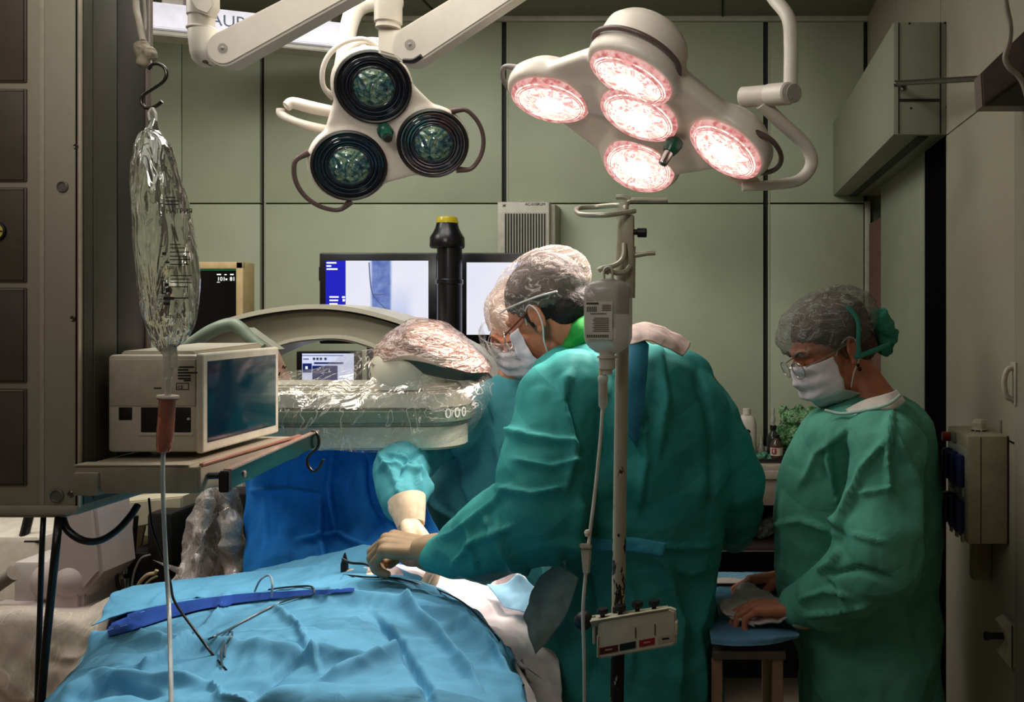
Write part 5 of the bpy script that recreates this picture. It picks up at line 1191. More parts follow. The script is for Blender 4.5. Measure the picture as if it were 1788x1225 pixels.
crN=[([(1558,720),(1552,790),(1556,860)],9,.016),([(1556,760),(1510,820),(1478,900),(1462,960)],12,.014),([(1450,770),(1455,850),(1475,930)],11,.014),([(1490,745),(1430,790),(1400,850)],10,.007),([(1440,810),(1460,880),(1478,940)],8,-.010),
 ([(1355,915),(1400,905),(1450,925)],9,.010),([(1470,960),(1450,985),(1430,1000)],8,.010),([(1500,860),(1560,850)],7,.007),([(1490,930),(1545,945)],7,.007),([(1440,1000),(1500,990),(1560,1010)],9,-.009),([(1400,1045),(1440,1030),(1480,1040)],7,.009),([(1410,1070),(1460,1065),(1520,1050)],7,.008),([(1565,760),(1600,850),(1600,950)],14,.010),([(1610,800),(1620,900),(1600,1000)],12,-.008),([(1440,1010),(1470,1050)],7,-.008),([(1370,860),(1375,960),(1365,1030)],9,.007)]
gN=gown_mesh(TNf,[([ns+Vector((-.01,.03,.02)),ns,ne,P(1450,1042,1.80),P(1402,1060,1.85)],[.07,.076,.086,.066,.046]),([P(1500,760,2.10),P(1475,930,2.15),P(1400,998,2.13)],[.075,.07,.045]),([P(1562,748,1.88),P(1548,745,2.1)],[.058,.06])],.006,crN,.007,seed=9)
link('gown',gN,M_gownN,N,label='sea green surgical gown')
hairset(hN,N,M_hairb)
link('surgical_cap',cap_mesh(hN,(0,-.012,.060),(.105,.130,.083),.040,-.035,.008,11),capmat('cap_grey_green_sheer',(124,122,116),(144,150,142),.42),N,label='sheer grey-green bouffant cap')
bb=B(); bb.chain([hN@Vector(p) for p in ((-.05,-.125,.03),(-.035,-.135,-.02),(-.02,-.125,-.055))],[.022,.026,.016]); me=remesh(bb,.003,4); v,n=getv(me); setv(me,v+n*(.005*crump(v*45,3))[:,None]); link('cap_tail',me,mat('cap_teal',(48,130,112),.75),N,label='teal gathered tail of the cap')
b=B(); b.tube([hN@Vector(p) for p in ((-.098,-.03,.10),(-.108,-.035,.06),(-.106,-.020,.02),(-.100,-.01,-.012))],.005,8); b.tube([hN@Vector(p) for p in ((-.098,.0,-.016),(-.101,-.05,-.022),(-.085,-.10,-.03))],.006,8); part('cap_band',b,mat('cap_teal',(48,130,112),.75),N)
link('face_mask',mask_mesh(hN,.003,big=1.05),M_mask,N)
part('ear_loop',loops(hN,-1,.0016),mat('loop_white',(228,222,220),.6),N)
brow(hN,N,mat('brow_dark',(56,32,26),.7))
glasses(hN,N,mat('rim_clear_grey',(176,166,156),.2,metal=.6),M_lens,.112)
b=B(); b.ell(hN@Vector((-.088,-.004,-.038)),.004); b.ell(hN@Vector((-.089,-.004,-.048)),.005); part('earring',b,mat('earring_dark',(40,26,20),.25,metal=.5),N)
# white undershirt collar + neckline piping
me=loft([[P(1478,716,1.90),P(1510,700,1.86),P(1545,690,1.84),P(1566,682,1.88)],[P(1482,722,1.88),P(1515,712,1.835),P(1552,704,1.82),P(1574,692,1.86)],[P(1484,728,1.87),P(1518,722,1.82),P(1556,716,1.81),P(1580,702,1.85)]],30,12); solid(me,.004); link('undershirt_collar',me,mat('collar_white',(216,206,196),.75),N,label='white undershirt collar')
b=B(); b.tube([P(1440,716,1.86),P(1470,722,1.845),P(1510,716,1.82),P(1550,706,1.805),P(1572,690,1.83)],.0035,8); part('neckline_piping',b,mat('piping_pale',(176,206,194),.7),N)
me=loft([[P(1558,715,1.80),P(1566,725,1.795),P(1570,735,1.795)],[P(1556,770,1.765),P(1564,775,1.762),P(1569,780,1.765)],[P(1553,820,1.752),P(1560,825,1.748),P(1566,826,1.75)],[P(1546,868,1.745),P(1552,870,1.742),P(1560,872,1.745)]],12,40); solid(me,.003); link('sleeve_seam_flap',me,cloth('gown_pale_green',(106,186,166),.75,.3,9),N,label='pale seam flap on the sleeve')
b=B(); R=[]; a0=P(1412,1062,1.845); a1=P(1384,1064,1.85)
for t,rr in ((0,.040),(.3,.042),(.7,.040),(1.0,.036),(1.05,.032)):
    c=a0+(a1-a0)*t; R.append([c+Vector((.003*math.sin(3*a),rr*math.cos(a),rr*math.sin(a))) for a in np.linspace(0,2*math.pi,28,endpoint=False)])
b.rings(R); part('sleeve_cuff',b,cloth('cuff_cream',(206,190,160),.8,.3,20),N,label='cream knitted cuff')
b=B()
for p,r in legs(TN[-1][0].x,1.97,.75,.06,yaw=1.57,r=.05): b.chain(p,[x+.02 for x in r])
part('scrub_trousers',remesh(b,.01,4),M_pants,N)
for s in (-1,1): clog(N,TN[-1][0].x,1.97+s*.1,(-1,0,0),M_shoe)
# ------------------------------------------------------------------ operating table and drapes
M_blue=cloth('drape_light_blue',(84,150,184),.8,.6,9,.10)
M_blue2=cloth('drape_deep_blue',(30,128,212),.8,.35,8,.15)
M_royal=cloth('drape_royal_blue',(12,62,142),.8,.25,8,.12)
tb=thing('operating_table','operating table hidden under the blue drapes','operating table',(-.72,1.7,0))
b=B(); b.box((-1.0,1.15,.80),(-.45,2.05,.86),.02); part('table_top',b,M_black,tb)
b=B(); b.box((-.85,1.45,.06),(-.6,1.75,.80),.02); part('pedestal',b,mat('pedestal_grey',(150,146,136),.4),tb)
b=B(); b.box((-1.0,1.3,0),(-.45,1.95,.06),.02); part('base_plate',b,mat('pedestal_grey',(150,146,136),.4),tb)
def sheet(name,rows,nu,nv,m,label,cat,amp=.006,sc=12,seed=0,th=.0022,creases=(),parent=None,st=(1,1,1)):
    me=loft([[P(*p) for p in r] for r in rows],nu,nv); bm=bmesh.new(); bm.from_mesh(me); bmesh.ops.recalc_face_normals(bm,faces=bm.faces); bm.to_mesh(me); bm.free()
    v,n=getv(me); s=np.sign((n*(np.array([0,0,EYE+3])-v)).sum(1).mean()) or 1; n=n*s
    d=amp*.55*crump(v*sc*np.array(st),seed,2,.8)+amp*1.2*facet(v*np.array(st),seed,7,sc*.7)+amp*.5*facet(v*np.array(st),seed+9,6,sc*1.8)
    for c_ in creases: d=d+crease(v,n,c_[0],c_[1],c_[2]*1.6,*c_[3:],front=False)
    setv(me,v+n*d[:,None]); solid(me,th)
    for p in me.polygons: p.use_smooth=True
    kw=dict(label=label,cat=cat) if parent is None else dict(label=label)
    return link(name,me,m,parent,**kw)
# broad patient drape: rows run from the far edge towards the camera
rows=[
 [(120,1240,1.98),(185,1110,2.02),(205,1034,2.05),(300,1018,2.07),(430,1000,2.1),(520,978,2.1),(600,958,2.08),(645,954,2.06),(700,985,2.04),(735,1010,2.02),(760,1120,2.0)],
 [(90,1300,1.84),(170,1140,1.86),(230,1075,1.88),(330,1052,1.9),(440,1034,1.92),(540,1015,1.93),(610,1003,1.93),(670,1003,1.92),(730,1020,1.9),(775,1042,1.88),(800,1160,1.86)],
 [(50,1400,1.7),(130,1180,1.7),(210,1100,1.72),(320,1072,1.74),(440,1055,1.76),(550,1040,1.77),(640,1034,1.77),(720,1038,1.76),(790,1052,1.74),(838,1080,1.72),(860,1230,1.7)],
 [(30,1500,1.55),(90,1260,1.56),(170,1140,1.58),(300,1108,1.6),(430,1092,1.61),(560,1078,1.62),(670,1075,1.62),(760,1082,1.61),(830,1100,1.6),(878,1135,1.58),(900,1330,1.56)],
 [(0,1560,1.42),(45,1330,1.43),(110,1195,1.44),(260,1158,1.46),(410,1140,1.47),(550,1128,1.48),(680,1130,1.48),(780,1140,1.48),(860,1160,1.47),(912,1200,1.45),(940,1420,1.43)],
 [(-30,1640,1.31),(15,1400,1.31),(70,1255,1.32),(230,1225,1.33),(400,1205,1.34),(560,1195,1.34),(700,1198,1.34),(810,1212,1.34),(890,1235,1.33),(945,1280,1.32),(980,1500,1.3)],
 [(-60,1720,1.2),(-20,1480,1.2),(40,1340,1.2),(220,1310,1.21),(400,1295,1.22),(560,1285,1.22),(720,1290,1.22),(830,1305,1.22),(920,1330,1.21),(980,1380,1.2),(1020,1600,1.18)],
 [(-80,2100,1.17),(-40,2100,1.16),(30,2100,1.15),(210,2100,1.15),(400,2100,1.15),(560,2100,1.15),(720,2100,1.15),(840,2100,1.15),(940,2100,1.15),(1000,2100,1.15),(1040,2100,1.15)]]
crD=[([(90,1150),(200,1110),(330,1128),(480,1135),(660,1150)],10,.012,.3),([(160,1190),(250,1175),(330,1130)],9,.010,.3),([(330,1128),(290,1160),(250,1180)],7,.008,.3),([(100,1225),(160,1195),(260,1190),(370,1195)],9,.012,.3),
 ([(200,1100),(300,1068),(400,1052),(480,1046),(620,1040)],7,.012,.3),([(560,1045),(640,1052),(730,1068),(800,1082),(870,1140)],8,.014,.3),([(700,1060),(760,1100),(840,1200)],9,.013,.3),([(650,1075),(700,1120),(730,1170),(760,1225)],9,-.012,.5),
 ([(480,1060),(520,1090),(560,1170)],8,.008,.3),([(400,1055),(360,1100),(330,1130)],8,.009,.3),([(560,1190),(660,1150),(700,1130)],9,.012,.3),([(430,1225),(500,1160),(560,1120)],9,-.009,.5),([(120,1225),(200,1200),(280,1215)],9,-.010,.5),([(370,1195),(390,1215),(440,1225)],6,.007,.3),
 ([(300,1022),(280,1050)],6,.006,.4),([(360,1012),(345,1042)],6,-.006,.4),([(800,1060),(850,1110),(890,1170)],7,.008,.3)]
dr=sheet('patient_drape',rows,300,260,M_blue,'large light blue paper drape covering the patient in the foreground','drape',.007,10,41,.0022,crD)
_me=dr.data; _bv=BVHTree.FromPolygons([v.co for v in _me.vertices],[p.vertices[:] for p in _me.polygons])
def on_surf_fast(q,lift=.004):
    d=Vector(((q[0]-CX)/F,1,-(q[1]-CY)/F)).normalized(); h,n,_,_=_bv.ray_cast(Vector((0,0,EYE)),d)
    if h is None: return P(q[0],q[1],1.85)
    if n.dot(d)>0: n=-n
    return h+n*lift
def lay(pxs,lift=.004): return [on_surf_fast(q,lift) for q in pxs]
# royal blue slot under a folded band at the far left
sheet('drape_fold_band',[[(170,1086,1.90),(190,1050,1.97),(206,1031,2.0),(300,1016,2.02),(420,1001,2.04),(520,990,2.02),(590,985,2.0),(640,985,1.98)],[(160,1092,1.85),(200,1076,1.87),(250,1062,1.88),(330,1046,1.9),(430,1036,1.91),(520,1030,1.92),(590,1020,1.91),(640,1012,1.9)]],90,24,M_blue,'pale blue folded band along the far side of the drape',None,.004,14,3,.0022,[([(260,1055),(300,1025)],5,.005,.3),([(340,1045),(370,1015)],5,.005,.3)],dr)
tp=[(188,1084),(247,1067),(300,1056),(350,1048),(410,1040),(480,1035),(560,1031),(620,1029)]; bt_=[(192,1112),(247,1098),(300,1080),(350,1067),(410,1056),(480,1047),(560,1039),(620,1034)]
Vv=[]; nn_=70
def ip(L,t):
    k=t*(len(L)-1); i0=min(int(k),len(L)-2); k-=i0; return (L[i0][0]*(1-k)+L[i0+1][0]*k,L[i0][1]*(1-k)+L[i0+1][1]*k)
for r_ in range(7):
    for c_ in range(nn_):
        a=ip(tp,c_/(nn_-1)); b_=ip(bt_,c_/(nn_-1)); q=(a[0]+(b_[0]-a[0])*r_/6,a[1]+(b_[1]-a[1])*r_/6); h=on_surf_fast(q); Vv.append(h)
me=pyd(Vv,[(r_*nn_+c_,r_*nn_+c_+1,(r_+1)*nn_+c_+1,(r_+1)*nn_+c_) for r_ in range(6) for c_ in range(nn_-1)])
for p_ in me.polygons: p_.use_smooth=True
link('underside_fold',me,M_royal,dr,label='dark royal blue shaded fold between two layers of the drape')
sheet('top_layer_edge',[[(600,1002,1.915),(650,1004,1.90),(720,1012,1.885),(790,1038,1.86),(850,1085,1.80),(895,1145,1.70),(925,1200,1.58)],[(590,1016,1.87),(650,1022,1.86),(720,1032,1.84),(780,1058,1.80),(835,1105,1.74),(875,1160,1.64),(905,1215,1.53)]],70,14,M_blue,'upper rolled edge of the blue drape next to the white sheet',None,.003,14,6,.003,(),dr)
# vertical blue screen drape
rows=[[(425,770,2.22),(470,766,2.2),(530,768,2.22),(590,772,2.26),(640,776,2.24),(690,780,2.28),(735,790,2.30)],
 [(428,850,2.22),(470,846,2.19),(530,850,2.23),(590,854,2.26),(635,860,2.22),(690,866,2.28),(745,880,2.29)],
 [(430,930,2.2),(470,930,2.17),(530,932,2.2),(590,934,2.22),(640,938,2.2),(700,944,2.24),(780,955,2.24)],
 [(425,1010,2.16),(470,1006,2.14),(530,1002,2.15),(590,1000,2.14),(640,1000,2.12),(700,1010,2.12),(800,1030,2.1)]]
sheet('screen_drape',rows,120,80,M_blue2,'deep blue drape hanging upright as a screen below the scanner detector','drape',.010,9,47,.0022,[([(585,780),(575,850),(590,930)],9,.016,.4),([(440,855),(500,853),(560,862)],5,.006,.4),([(640,800),(660,880),(720,940)],10,-.014,.5),([(560,870),(560,940),(575,990)],8,.012,.4),([(520,940),(600,930),(680,980)],9,.012,.3)],None,(1.4,1.4,.5))
# white sterile sheet and bright gauze
M_sheet=cloth('white_sheet',(228,214,214),.8,.3,10,.04); M_sheetblue=cloth('sheet_pale_blue',(150,196,222),.8,.3,10,.06)
rows=[[(600,1010,1.95),(640,990,1.99),(700,985,2.02),(770,1000,2.02),(850,1020,2.02),(905,1000,2.0),(950,1040,1.96)],
 [(610,1018,1.92),(660,1004,1.95),(730,1010,1.97),(800,1035,1.95),(870,1060,1.93),(920,1060,1.92),(965,1080,1.88)],
 [(700,1018,1.89),(740,1022,1.9),(790,1040,1.89),(850,1075,1.86),(900,1105,1.84),(940,1120,1.82),(975,1150,1.8)],
 [(790,1045,1.86),(820,1070,1.83),(850,1095,1.8),(880,1125,1.76),(910,1160,1.72),(940,1190,1.7),(980,1230,1.68)],
 [(850,1090,1.78),(880,1130,1.72),(900,1165,1.67),(925,1210,1.6),(945,1260,1.56),(965,1300,1.54),(990,1350,1.52)]]
ws=sheet('sterile_sheet',rows,110,90,M_sheet,'white sterile sheet glowing under the lamp beside the blue drape','sheet',.006,14,51,.002,[([(850,1035),(880,1010),(905,1000)],6,.012,.3),([(740,1000),(800,1030),(860,1070)],7,.009,.3)])
sheet('sheet_corner',[[(850,1020,1.97),(880,1018,1.96),(905,1002,1.94),(930,1022,1.92),(945,1045,1.9)],[(862,1035,1.94),(895,1038,1.92),(925,1045,1.9),(950,1062,1.88),(960,1075,1.86)],[(880,1060,1.9),(905,1066,1.88),(930,1072,1.87),(950,1082,1.86),(965,1095,1.85)]],40,30,M_sheetblue,'pale blue corner of the sterile sheet',None,.004,16,5,.002,(),ws)
gz=sheet('gauze_pad',[[(600,1000,1.95),(620,994,1.95),(648,990,1.95)],[(600,1008,1.93),(624,1003,1.92),(652,1002,1.92)],[(598,1016,1.91),(626,1014,1.90),(655,1016,1.90)]],24,20,mat('gauze_cream',(222,200,176),.85),'cream gauze pad under the fingertips of the reaching glove','gauze',.006,30,7,.006)
sheet('gauze_pad',[[(668,992,1.95),(686,990,1.95),(704,1000,1.95)],[(662,1004,1.92),(684,1003,1.915),(708,1012,1.91)],[(655,1016,1.90),(682,1018,1.895),(712,1024,1.89)]],24,20,mat('gauze_pinkish',(224,196,196),.85),'pinkish gauze pad right of the fingertips of the reaching glove','gauze',.006,30,8,.006)
b=B(); 
random.seed(11)
stm=mat('stain_brown',(120,66,44),.6)
for k,(x,y,s_) in enumerate(((790,1034,7),(802,1040,6),(812,1046,5),(745,998,5),(760,1003,4))):
    pass
b=B(); b.tube(lay([(600,1006),(640,1010),(680,1011),(715,1018),(760,1031),(800,1050),(835,1078),(868,1118),(895,1160),(912,1200)],.004),.0018,8)
part('edge_cable',b,M_cable,None,label='black cord lying along the rolled edge between blue drape and white sheet',cat='cord')
clamp=thing('instrument_clamp','dark clamp standing at the far edge of the drape by the gloved fingers','clamp',P(603,1010,1.94))
b=B(); b.prism([P(594,1012,1.94),P(606,1012,1.94),P(605,985,1.95),P(600,966,1.95),P(594,985,1.95)],(0,.012,0),.002); part('clamp_jaw',b,M_black,clamp)
b=B(); b.tube([P(598,975,1.95),P(612,982,1.94),P(636,984,1.93),P(648,988,1.93)],.003,8); part('clamp_arm',b,M_cable,clamp)
# guide wire and cord lying on the drape
b=B(); b.tube(lay([(366,1118),(380,1112),(400,1102),(440,1080),(470,1064),(490,1055),(520,1045),(545,1040),(550,1032),(540,1026),(500,1028),(470,1032)],.004),.0020,6)
part('lead_wire',b,mat('wire_grey',(62,74,82),.35),None,label='thin dark lead wire running diagonally over the blue drape towards the gloved hand',cat='wire')
q0,q1=lay([(445,1034),(474,1045)],.002); b=B(); b.tube([q0,q0+Vector((.012,0,.024)),q0+Vector((.030,0,.034)),q1+Vector((.002,0,.03)),q1],.0022,6)
part('wire_loop',b,mat('wire_pale',(150,170,180),.3),None,label='small pale wire loop standing up on the far blue band of the drape',cat='wire')
b=B(); b.tube(lay([(388,1168),(386,1145),(392,1122),(402,1106),(405,1112),(396,1130),(392,1150)],.004),.0017,6)
part('wire_loop',b,mat('wire_grey',(62,74,82),.35),None,label='short dark wire loop beside the end of the thin black cord on the drape',cat='wire')
# ------------------------------------------------------------------ IV stand
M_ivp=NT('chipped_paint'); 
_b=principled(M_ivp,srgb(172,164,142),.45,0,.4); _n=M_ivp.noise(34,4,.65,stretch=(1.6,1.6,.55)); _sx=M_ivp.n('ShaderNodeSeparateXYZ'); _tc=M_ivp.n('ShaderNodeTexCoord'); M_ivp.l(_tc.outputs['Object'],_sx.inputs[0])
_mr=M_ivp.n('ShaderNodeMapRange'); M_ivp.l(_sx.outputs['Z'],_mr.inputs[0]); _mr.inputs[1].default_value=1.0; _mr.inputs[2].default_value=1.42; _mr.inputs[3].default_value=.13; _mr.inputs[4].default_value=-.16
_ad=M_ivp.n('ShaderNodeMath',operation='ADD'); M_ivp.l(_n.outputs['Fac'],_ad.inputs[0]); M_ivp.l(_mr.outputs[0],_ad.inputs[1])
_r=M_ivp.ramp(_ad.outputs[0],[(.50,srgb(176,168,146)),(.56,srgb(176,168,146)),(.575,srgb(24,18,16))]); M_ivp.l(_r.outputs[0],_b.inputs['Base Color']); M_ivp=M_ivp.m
iv=thing('iv_stand','cream painted chipped steel IV stand in front of the surgeon seen from behind','iv stand',P(1075,1900,1.5))
YI=1.5
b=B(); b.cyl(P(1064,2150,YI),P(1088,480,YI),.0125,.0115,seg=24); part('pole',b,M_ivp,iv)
b=B(); b.box(P(1082,398,YI)+Vector((0,-.008,0)),P(1097,352,YI)+Vector((0,.008,0)),.002) 
b.cyl(P(1083,480,YI),P(1088,375,YI),.009); b.box(P(1086,440,YI)+Vector((0,-.010,0)),P(1107,375,YI)+Vector((0,.010,0)),.003); b.cyl(P(1098,520,YI),P(1099,430,YI),.011)
part('upper_sleeve',b,mat('iv_cream',(170,162,140),.4),iv)
b=B(); b.cyl(P(1105,405,YI),P(1116,405,YI),.005); b.cyl(P(1113,406,YI),P(1129,406,YI),.0085,bev=.001); part('clamp_knob',b,M_black,iv)
M_ivw=mat('iv_wire',(184,178,160),.3,metal=.3)
def wire(pts,r=.0046,Y=YI):
    b=B(); b.tube([P(p[0],p[1],p[2] if len(p)>2 else Y) for p in pts],r,10); part('hook_arm',b,M_ivw,iv)
wire([(1092,372),(1094,358),(1100,350),(1120,349),(1150,350),(1166,349)])
wire([(1101,349,1.5),(1090,344,1.5),(1076,344,1.5)])
wire([(1086,378,1.5),(1092,362,1.49),(1080,358,1.54),(1040,361,1.56),(1012,363,1.54),(1006,369,1.5),(1020,375,1.47),(1060,375,1.46),(1090,371,1.48),(1108,368,1.5)])
wire([(1098,447),(1112,445),(1130,442),(1144,441)])
wire([(1090,425,1.49),(1088,450,1.48),(1074,463,1.47),(1052,468,1.465),(1045,472,1.465)])
wire([(1100,464,1.49),(1092,474,1.48),(1075,476,1.47),(1062,472,1.465),(1058,478,1.465)])
wire([(1080,382),(1082,362)],.004)
b=B()
for k in range(5):
    a=2*math.pi*k/5+.3; c=P(1066,1900,YI); c.z=.10
    b.tube([Vector((c.x,c.y,.13)),Vector((c.x+.1*math.cos(a),c.y+.1*math.sin(a),.10)),Vector((c.x+.22*math.cos(a),c.y+.22*math.sin(a),.06))],.012,10)
    b.ell((c.x+.22*math.cos(a),c.y+.22*math.sin(a),.03),(.012,.03,.03),sub=2)
part('wheel_base',b,M_black,iv)
# label rack clamped on the pole
rk=thing('iv_rack','white clip rack with coloured label strips clamped low on the IV stand','clip rack',P(1110,1145,1.46))
b=B(); YR=1.455
b.prism([P(1042,1148,YR),P(1044,1092,YR),P(1050,1082,YR),P(1170,1062,YR),P(1180,1066,YR),P(1181,1122,YR),P(1174,1128,YR),P(1050,1150,YR)],(0,.014,0),.003)
part('front_plate',b,mat('rack_cream',(198,190,170),.4),rk)
b=B(); b.hexa([P(1030,1085,1.45),P(1168,1062,1.45),P(1168,1056,1.5),P(1030,1074,1.5),P(1034,1095,1.47),P(1168,1070,1.47),P(1168,1064,1.52),P(1030,1084,1.52)],.002); b.box(P(1034,1125,1.47),P(1044,1082,1.50),.002); part('top_bracket',b,mat('rack_cream2',(180,172,150),.45),rk)
b=B(); b.ell(P(1019,1083,1.48),(.0165,.014,.0165)); b.cyl(P(1019,1083,1.48),P(1040,1080,1.48),.005); part('side_knob',b,M_black,rk)
for px,py in ((1052,1070),(1083,1064),(1113,1058),(1142,1055)):
    b=B(); c=P(px,py,1.475); b.lathe([(.004,-.012),(.004,-.002),(.0095,0),(.010,.005),(.0085,.008)],c,(0,0,1),18); part('thumb_screw',b,M_black,rk)
for k,(x0,x1,c) in enumerate(((1047,1079,(84,30,30)),(1082,1110,(14,28,34)),(1116,1143,(150,30,26)),(1149,1175,(176,168,146)))):
    s=-(1150-1126)/125; yy=lambda x:1131+(x-1047)*s
    b=B(); b.hexa([P(x0,yy(x0)+12,YR-.001),P(x1,yy(x1)+12,YR-.001),P(x1,yy(x1),YR-.001),P(x0,yy(x0),YR-.001),P(x0,yy(x0)+12,YR+.002),P(x1,yy(x1)+12,YR+.002),P(x1,yy(x1),YR+.002),P(x0,yy(x0),YR+.002)]); lb=part('label_strip',b,mat('strip_%d'%k,c,.4),rk)
    if k!=1:
        xm=(x0+x1)/2; b=B(); b.hexa([P(xm-6,yy(xm)+8,YR-.0018),P(xm+6,yy(xm)+6,YR-.0018),P(xm+6,yy(xm)+3.5,YR-.0018),P(xm-6,yy(xm)+5,YR-.0018),P(xm-6,yy(xm)+8,YR-.001),P(xm+6,yy(xm)+6,YR-.001),P(xm+6,yy(xm)+3.5,YR-.001),P(xm-6,yy(xm)+5,YR-.001)]); part('strip_mark',b,M_black if k==3 else mat('mark_pale',(190,150,140),.5),lb)
for px in (1109,1143):
    b=B(); b.box(P(px,1114-(px-1109)*.15,YR-.0012),P(px+1.6,1094-(px-1109)*.15,YR+.001)); part('slot',b,M_black,rk)
b=B(); b.box(P(1042,1148,YR-.003),P(1046,1108,YR+.005),.001); b.box(P(1178,1108,YR-.006),P(1184,1080,YR+.01),.001); part('end_lug',b,mat('rack_cream',(198,190,170),.4),rk)
# ------------------------------------------------------------------ infusion bottle
YO=1.455
bo=thing('infusion_bottle','squat translucent infusion bottle with printed label hanging on the IV stand','infusion bottle',P(1062,615,YO))
def bprof(px): return px/F*YO
b=B(); R=[]
for y,hw,k in ((488,18,.5),(492,30,.7),(497,37,.8),(505,41,.85),(520,42,.85),(560,42,.85),(590,41.5,.85),(600,38,.85),(608,31,.8),(614,22,.75),(618,12,.7)):
    c=P(1062,y,YO); w_=bprof(hw); R.append([c+Vector((w_*np.sign(math.cos(a))*abs(math.cos(a))**.7,w_*.55*k*np.sign(math.sin(a))*abs(math.sin(a))**.7,0)) for a in np.linspace(0,2*math.pi,40,endpoint=False)])
b.rings(R)
def botm():
    nt=NT('cloudy_bottle'); b_=principled(nt,srgb(206,202,196),.25,0,.6); b_.inputs['Alpha'].default_value=.72
    tc=nt.n('ShaderNodeTexCoord'); sx=nt.n('ShaderNodeSeparateXYZ'); nt.l(tc.outputs['Generated'],sx.inputs[0])
    r=nt.ramp(sx.outputs['Z'],[(0,srgb(206,204,200)),(.53,srgb(198,196,190)),(.55,srgb(150,142,138)),(1,srgb(168,156,150))]); nt.l(r.outputs[0],b_.inputs['Base Color'])
    r2=nt.ramp(sx.outputs['Z'],[(0,(.8,)*3),(.53,(.8,)*3),(.55,(.62,)*3),(1,(.6,)*3)]); nt.l(r2.outputs[0],b_.inputs['Alpha']); return nt.m
part('bottle_body',b,botm(),bo,60)
b=B(); b.tube([P(1055,488,YO),P(1055,472,YO),P(1062,466,YO),P(1069,472,YO),P(1069,488,YO)],.0045,10,flat=.5); b.box(P(1050,494,YO)+Vector((0,-.004,0)),P(1074,486,YO)+Vector((0,.004,0)),.002); part('hanging_ring',b,mat('ring_clear',(200,194,184),.3,alpha=.85),bo)
lf=YO-.0225
Ml=frame(P(1021,592,lf-.002),(1,.02,0),(0,.0,1))
u=lf/F
b=B(); b.box((0,0,0),(48*u,66*u,.0008),M=Ml); lb=part('bottle_label',b,mat('label_paper',(202,198,188),.6),bo)
rc=[]
def lr(x0,y0,x1,y1): rc.append((x0*u,y0*u,x1*u,y1*u))
lr(3,61,24,64)
for k in range(6): lr(4+k*3,48,5.4+k*3,57)
for k in range(4): lr(30,50+k*3,46,51+k*3)
lr(10,44,38,45.2)
for k in range(8): lr(14+(k%2)*2,14+k*3.2,42,15+k*3.2)
for k in range(12): lr(4+k*3.2,3,5.6+k*3.2,8)
Mt=frame(Ml.translation+Vector((0,-.0012,0)),(1,.02,0),(0,0,1)); part('label_print',bars(rc,Mt,.0004),mat('ink_grey',(60,56,56),.6),lb)
b=B(); b.lathe([(.013,0),(.013,.008),(.017,.009),(.017,.012),(.014,.013),(.014,.030),(.009,.033),(.009,.040)],P(1060,612,YO),(0,0,-1),24); part('bottle_neck',b,mat('neck_clear',(206,196,184),.25,alpha=.9),bo)
# line with drip chamber, clamp
dl=thing('drip_line','white drip line with clear chamber and roller clamp hanging from the bottle','infusion line',P(1050,1100,1.45))
b=B(); b.lathe([(.006,0),(.009,.004),(.009,.010),(.008,.012),(.008,.052),(.004,.058),(.003,.062)],P(1053,654,YO),(0,0,-1),20); part('drip_chamber',b,mat('chamber_clear',(214,210,200),.15,alpha=.7),dl)
b=B(); b.lathe([(.006,0),(.006,.02)],P(1053,668,YO),(0,0,-1),16); b.tube([P(1052,655,YO),P(1052,640,YO)],.006,10); part('spike',b,mat('spike_yellow',(196,180,140),.4),dl)
b=B(); b.tube([P(1052,712,1.455),P(1049,760,1.45),P(1040,850,1.44),P(1029,940,1.43),P(1022,1010,1.43),P(1018,1070,1.43),P(1020,1150,1.44),P(1021,1300,1.45)],.0030,10); part('tube',b,mat('tube_white',(206,204,196),.3),dl)
b=B(); b.hexa([P(1013,958,1.415),P(1034,958,1.415),P(1032,948,1.415),P(1011,948,1.415),P(1013,958,1.445),P(1034,958,1.445),P(1032,948,1.445),P(1011,948,1.445)],.002)
b.hexa([P(1018,1003,1.42),P(1030,1003,1.42),P(1033,956,1.42),P(1014,956,1.42),P(1018,1003,1.44),P(1030,1003,1.44),P(1033,956,1.44),P(1014,956,1.44)],.003); part('roller_clamp',b,mat('clamp_white',(196,190,176),.4),dl)
b=B(); b.lathe([(.004,0),(.006,.004),(.004,.010)],P(1026,925,1.43),(0,0,-1),14); part('joint',b,mat('clamp_white',(196,190,176),.4),dl)
# ------------------------------------------------------------------ instrument table with blue cloth
it=thing('instrument_table','narrow instrument table standing between the nurse and the surgeon in teal','instrument table',(.07,2.0,0))
M_wood=mat('leg_wood',(150,120,96),.5)
b=B(); b.box((-.02,1.80,.885),(.135,2.28,.905),.004); part('table_top',b,mat('tray_steel',(110,106,104),.35,metal=.5),it)
for x,y in ((.118,1.82),(.118,2.26),(-.01,1.82),(-.01,2.26)):
    b=B(); b.box((x-.012,y-.012,0),(x+.012,y+.012,.886),.003); part('leg',b,M_wood,it)
b=B(); b.box((-.015,1.83,.25),(.125,2.25,.265),.003); part('lower_shelf',b,M_wood,it)
M_tc=cloth('table_cloth_blue',(92,140,172),.8,.3,12,.08)
sheet('table_cloth',[[(1236,1000,2.28),(1290,999,2.28),(1345,1000,2.28),(1375,1010,2.28)],[(1236,1040,2.05),(1290,1040,2.05),(1340,1042,2.05),(1372,1050,2.04)],[(1238,1085,1.88),(1290,1085,1.88),(1345,1086,1.88),(1385,1092,1.88)],[(1240,1108,1.79),(1290,1110,1.785),(1350,1108,1.79),(1396,1106,1.81)],[(1242,1124,1.775),(1290,1128,1.77),(1350,1124,1.775),(1394,1112,1.80)]],60,50,M_tc,'light blue cloth covering the instrument table beside the nurse','cloth',.002,20,61,.002)
M_tw=cloth('towel_white',(214,198,192),.85,.3,24,.05)
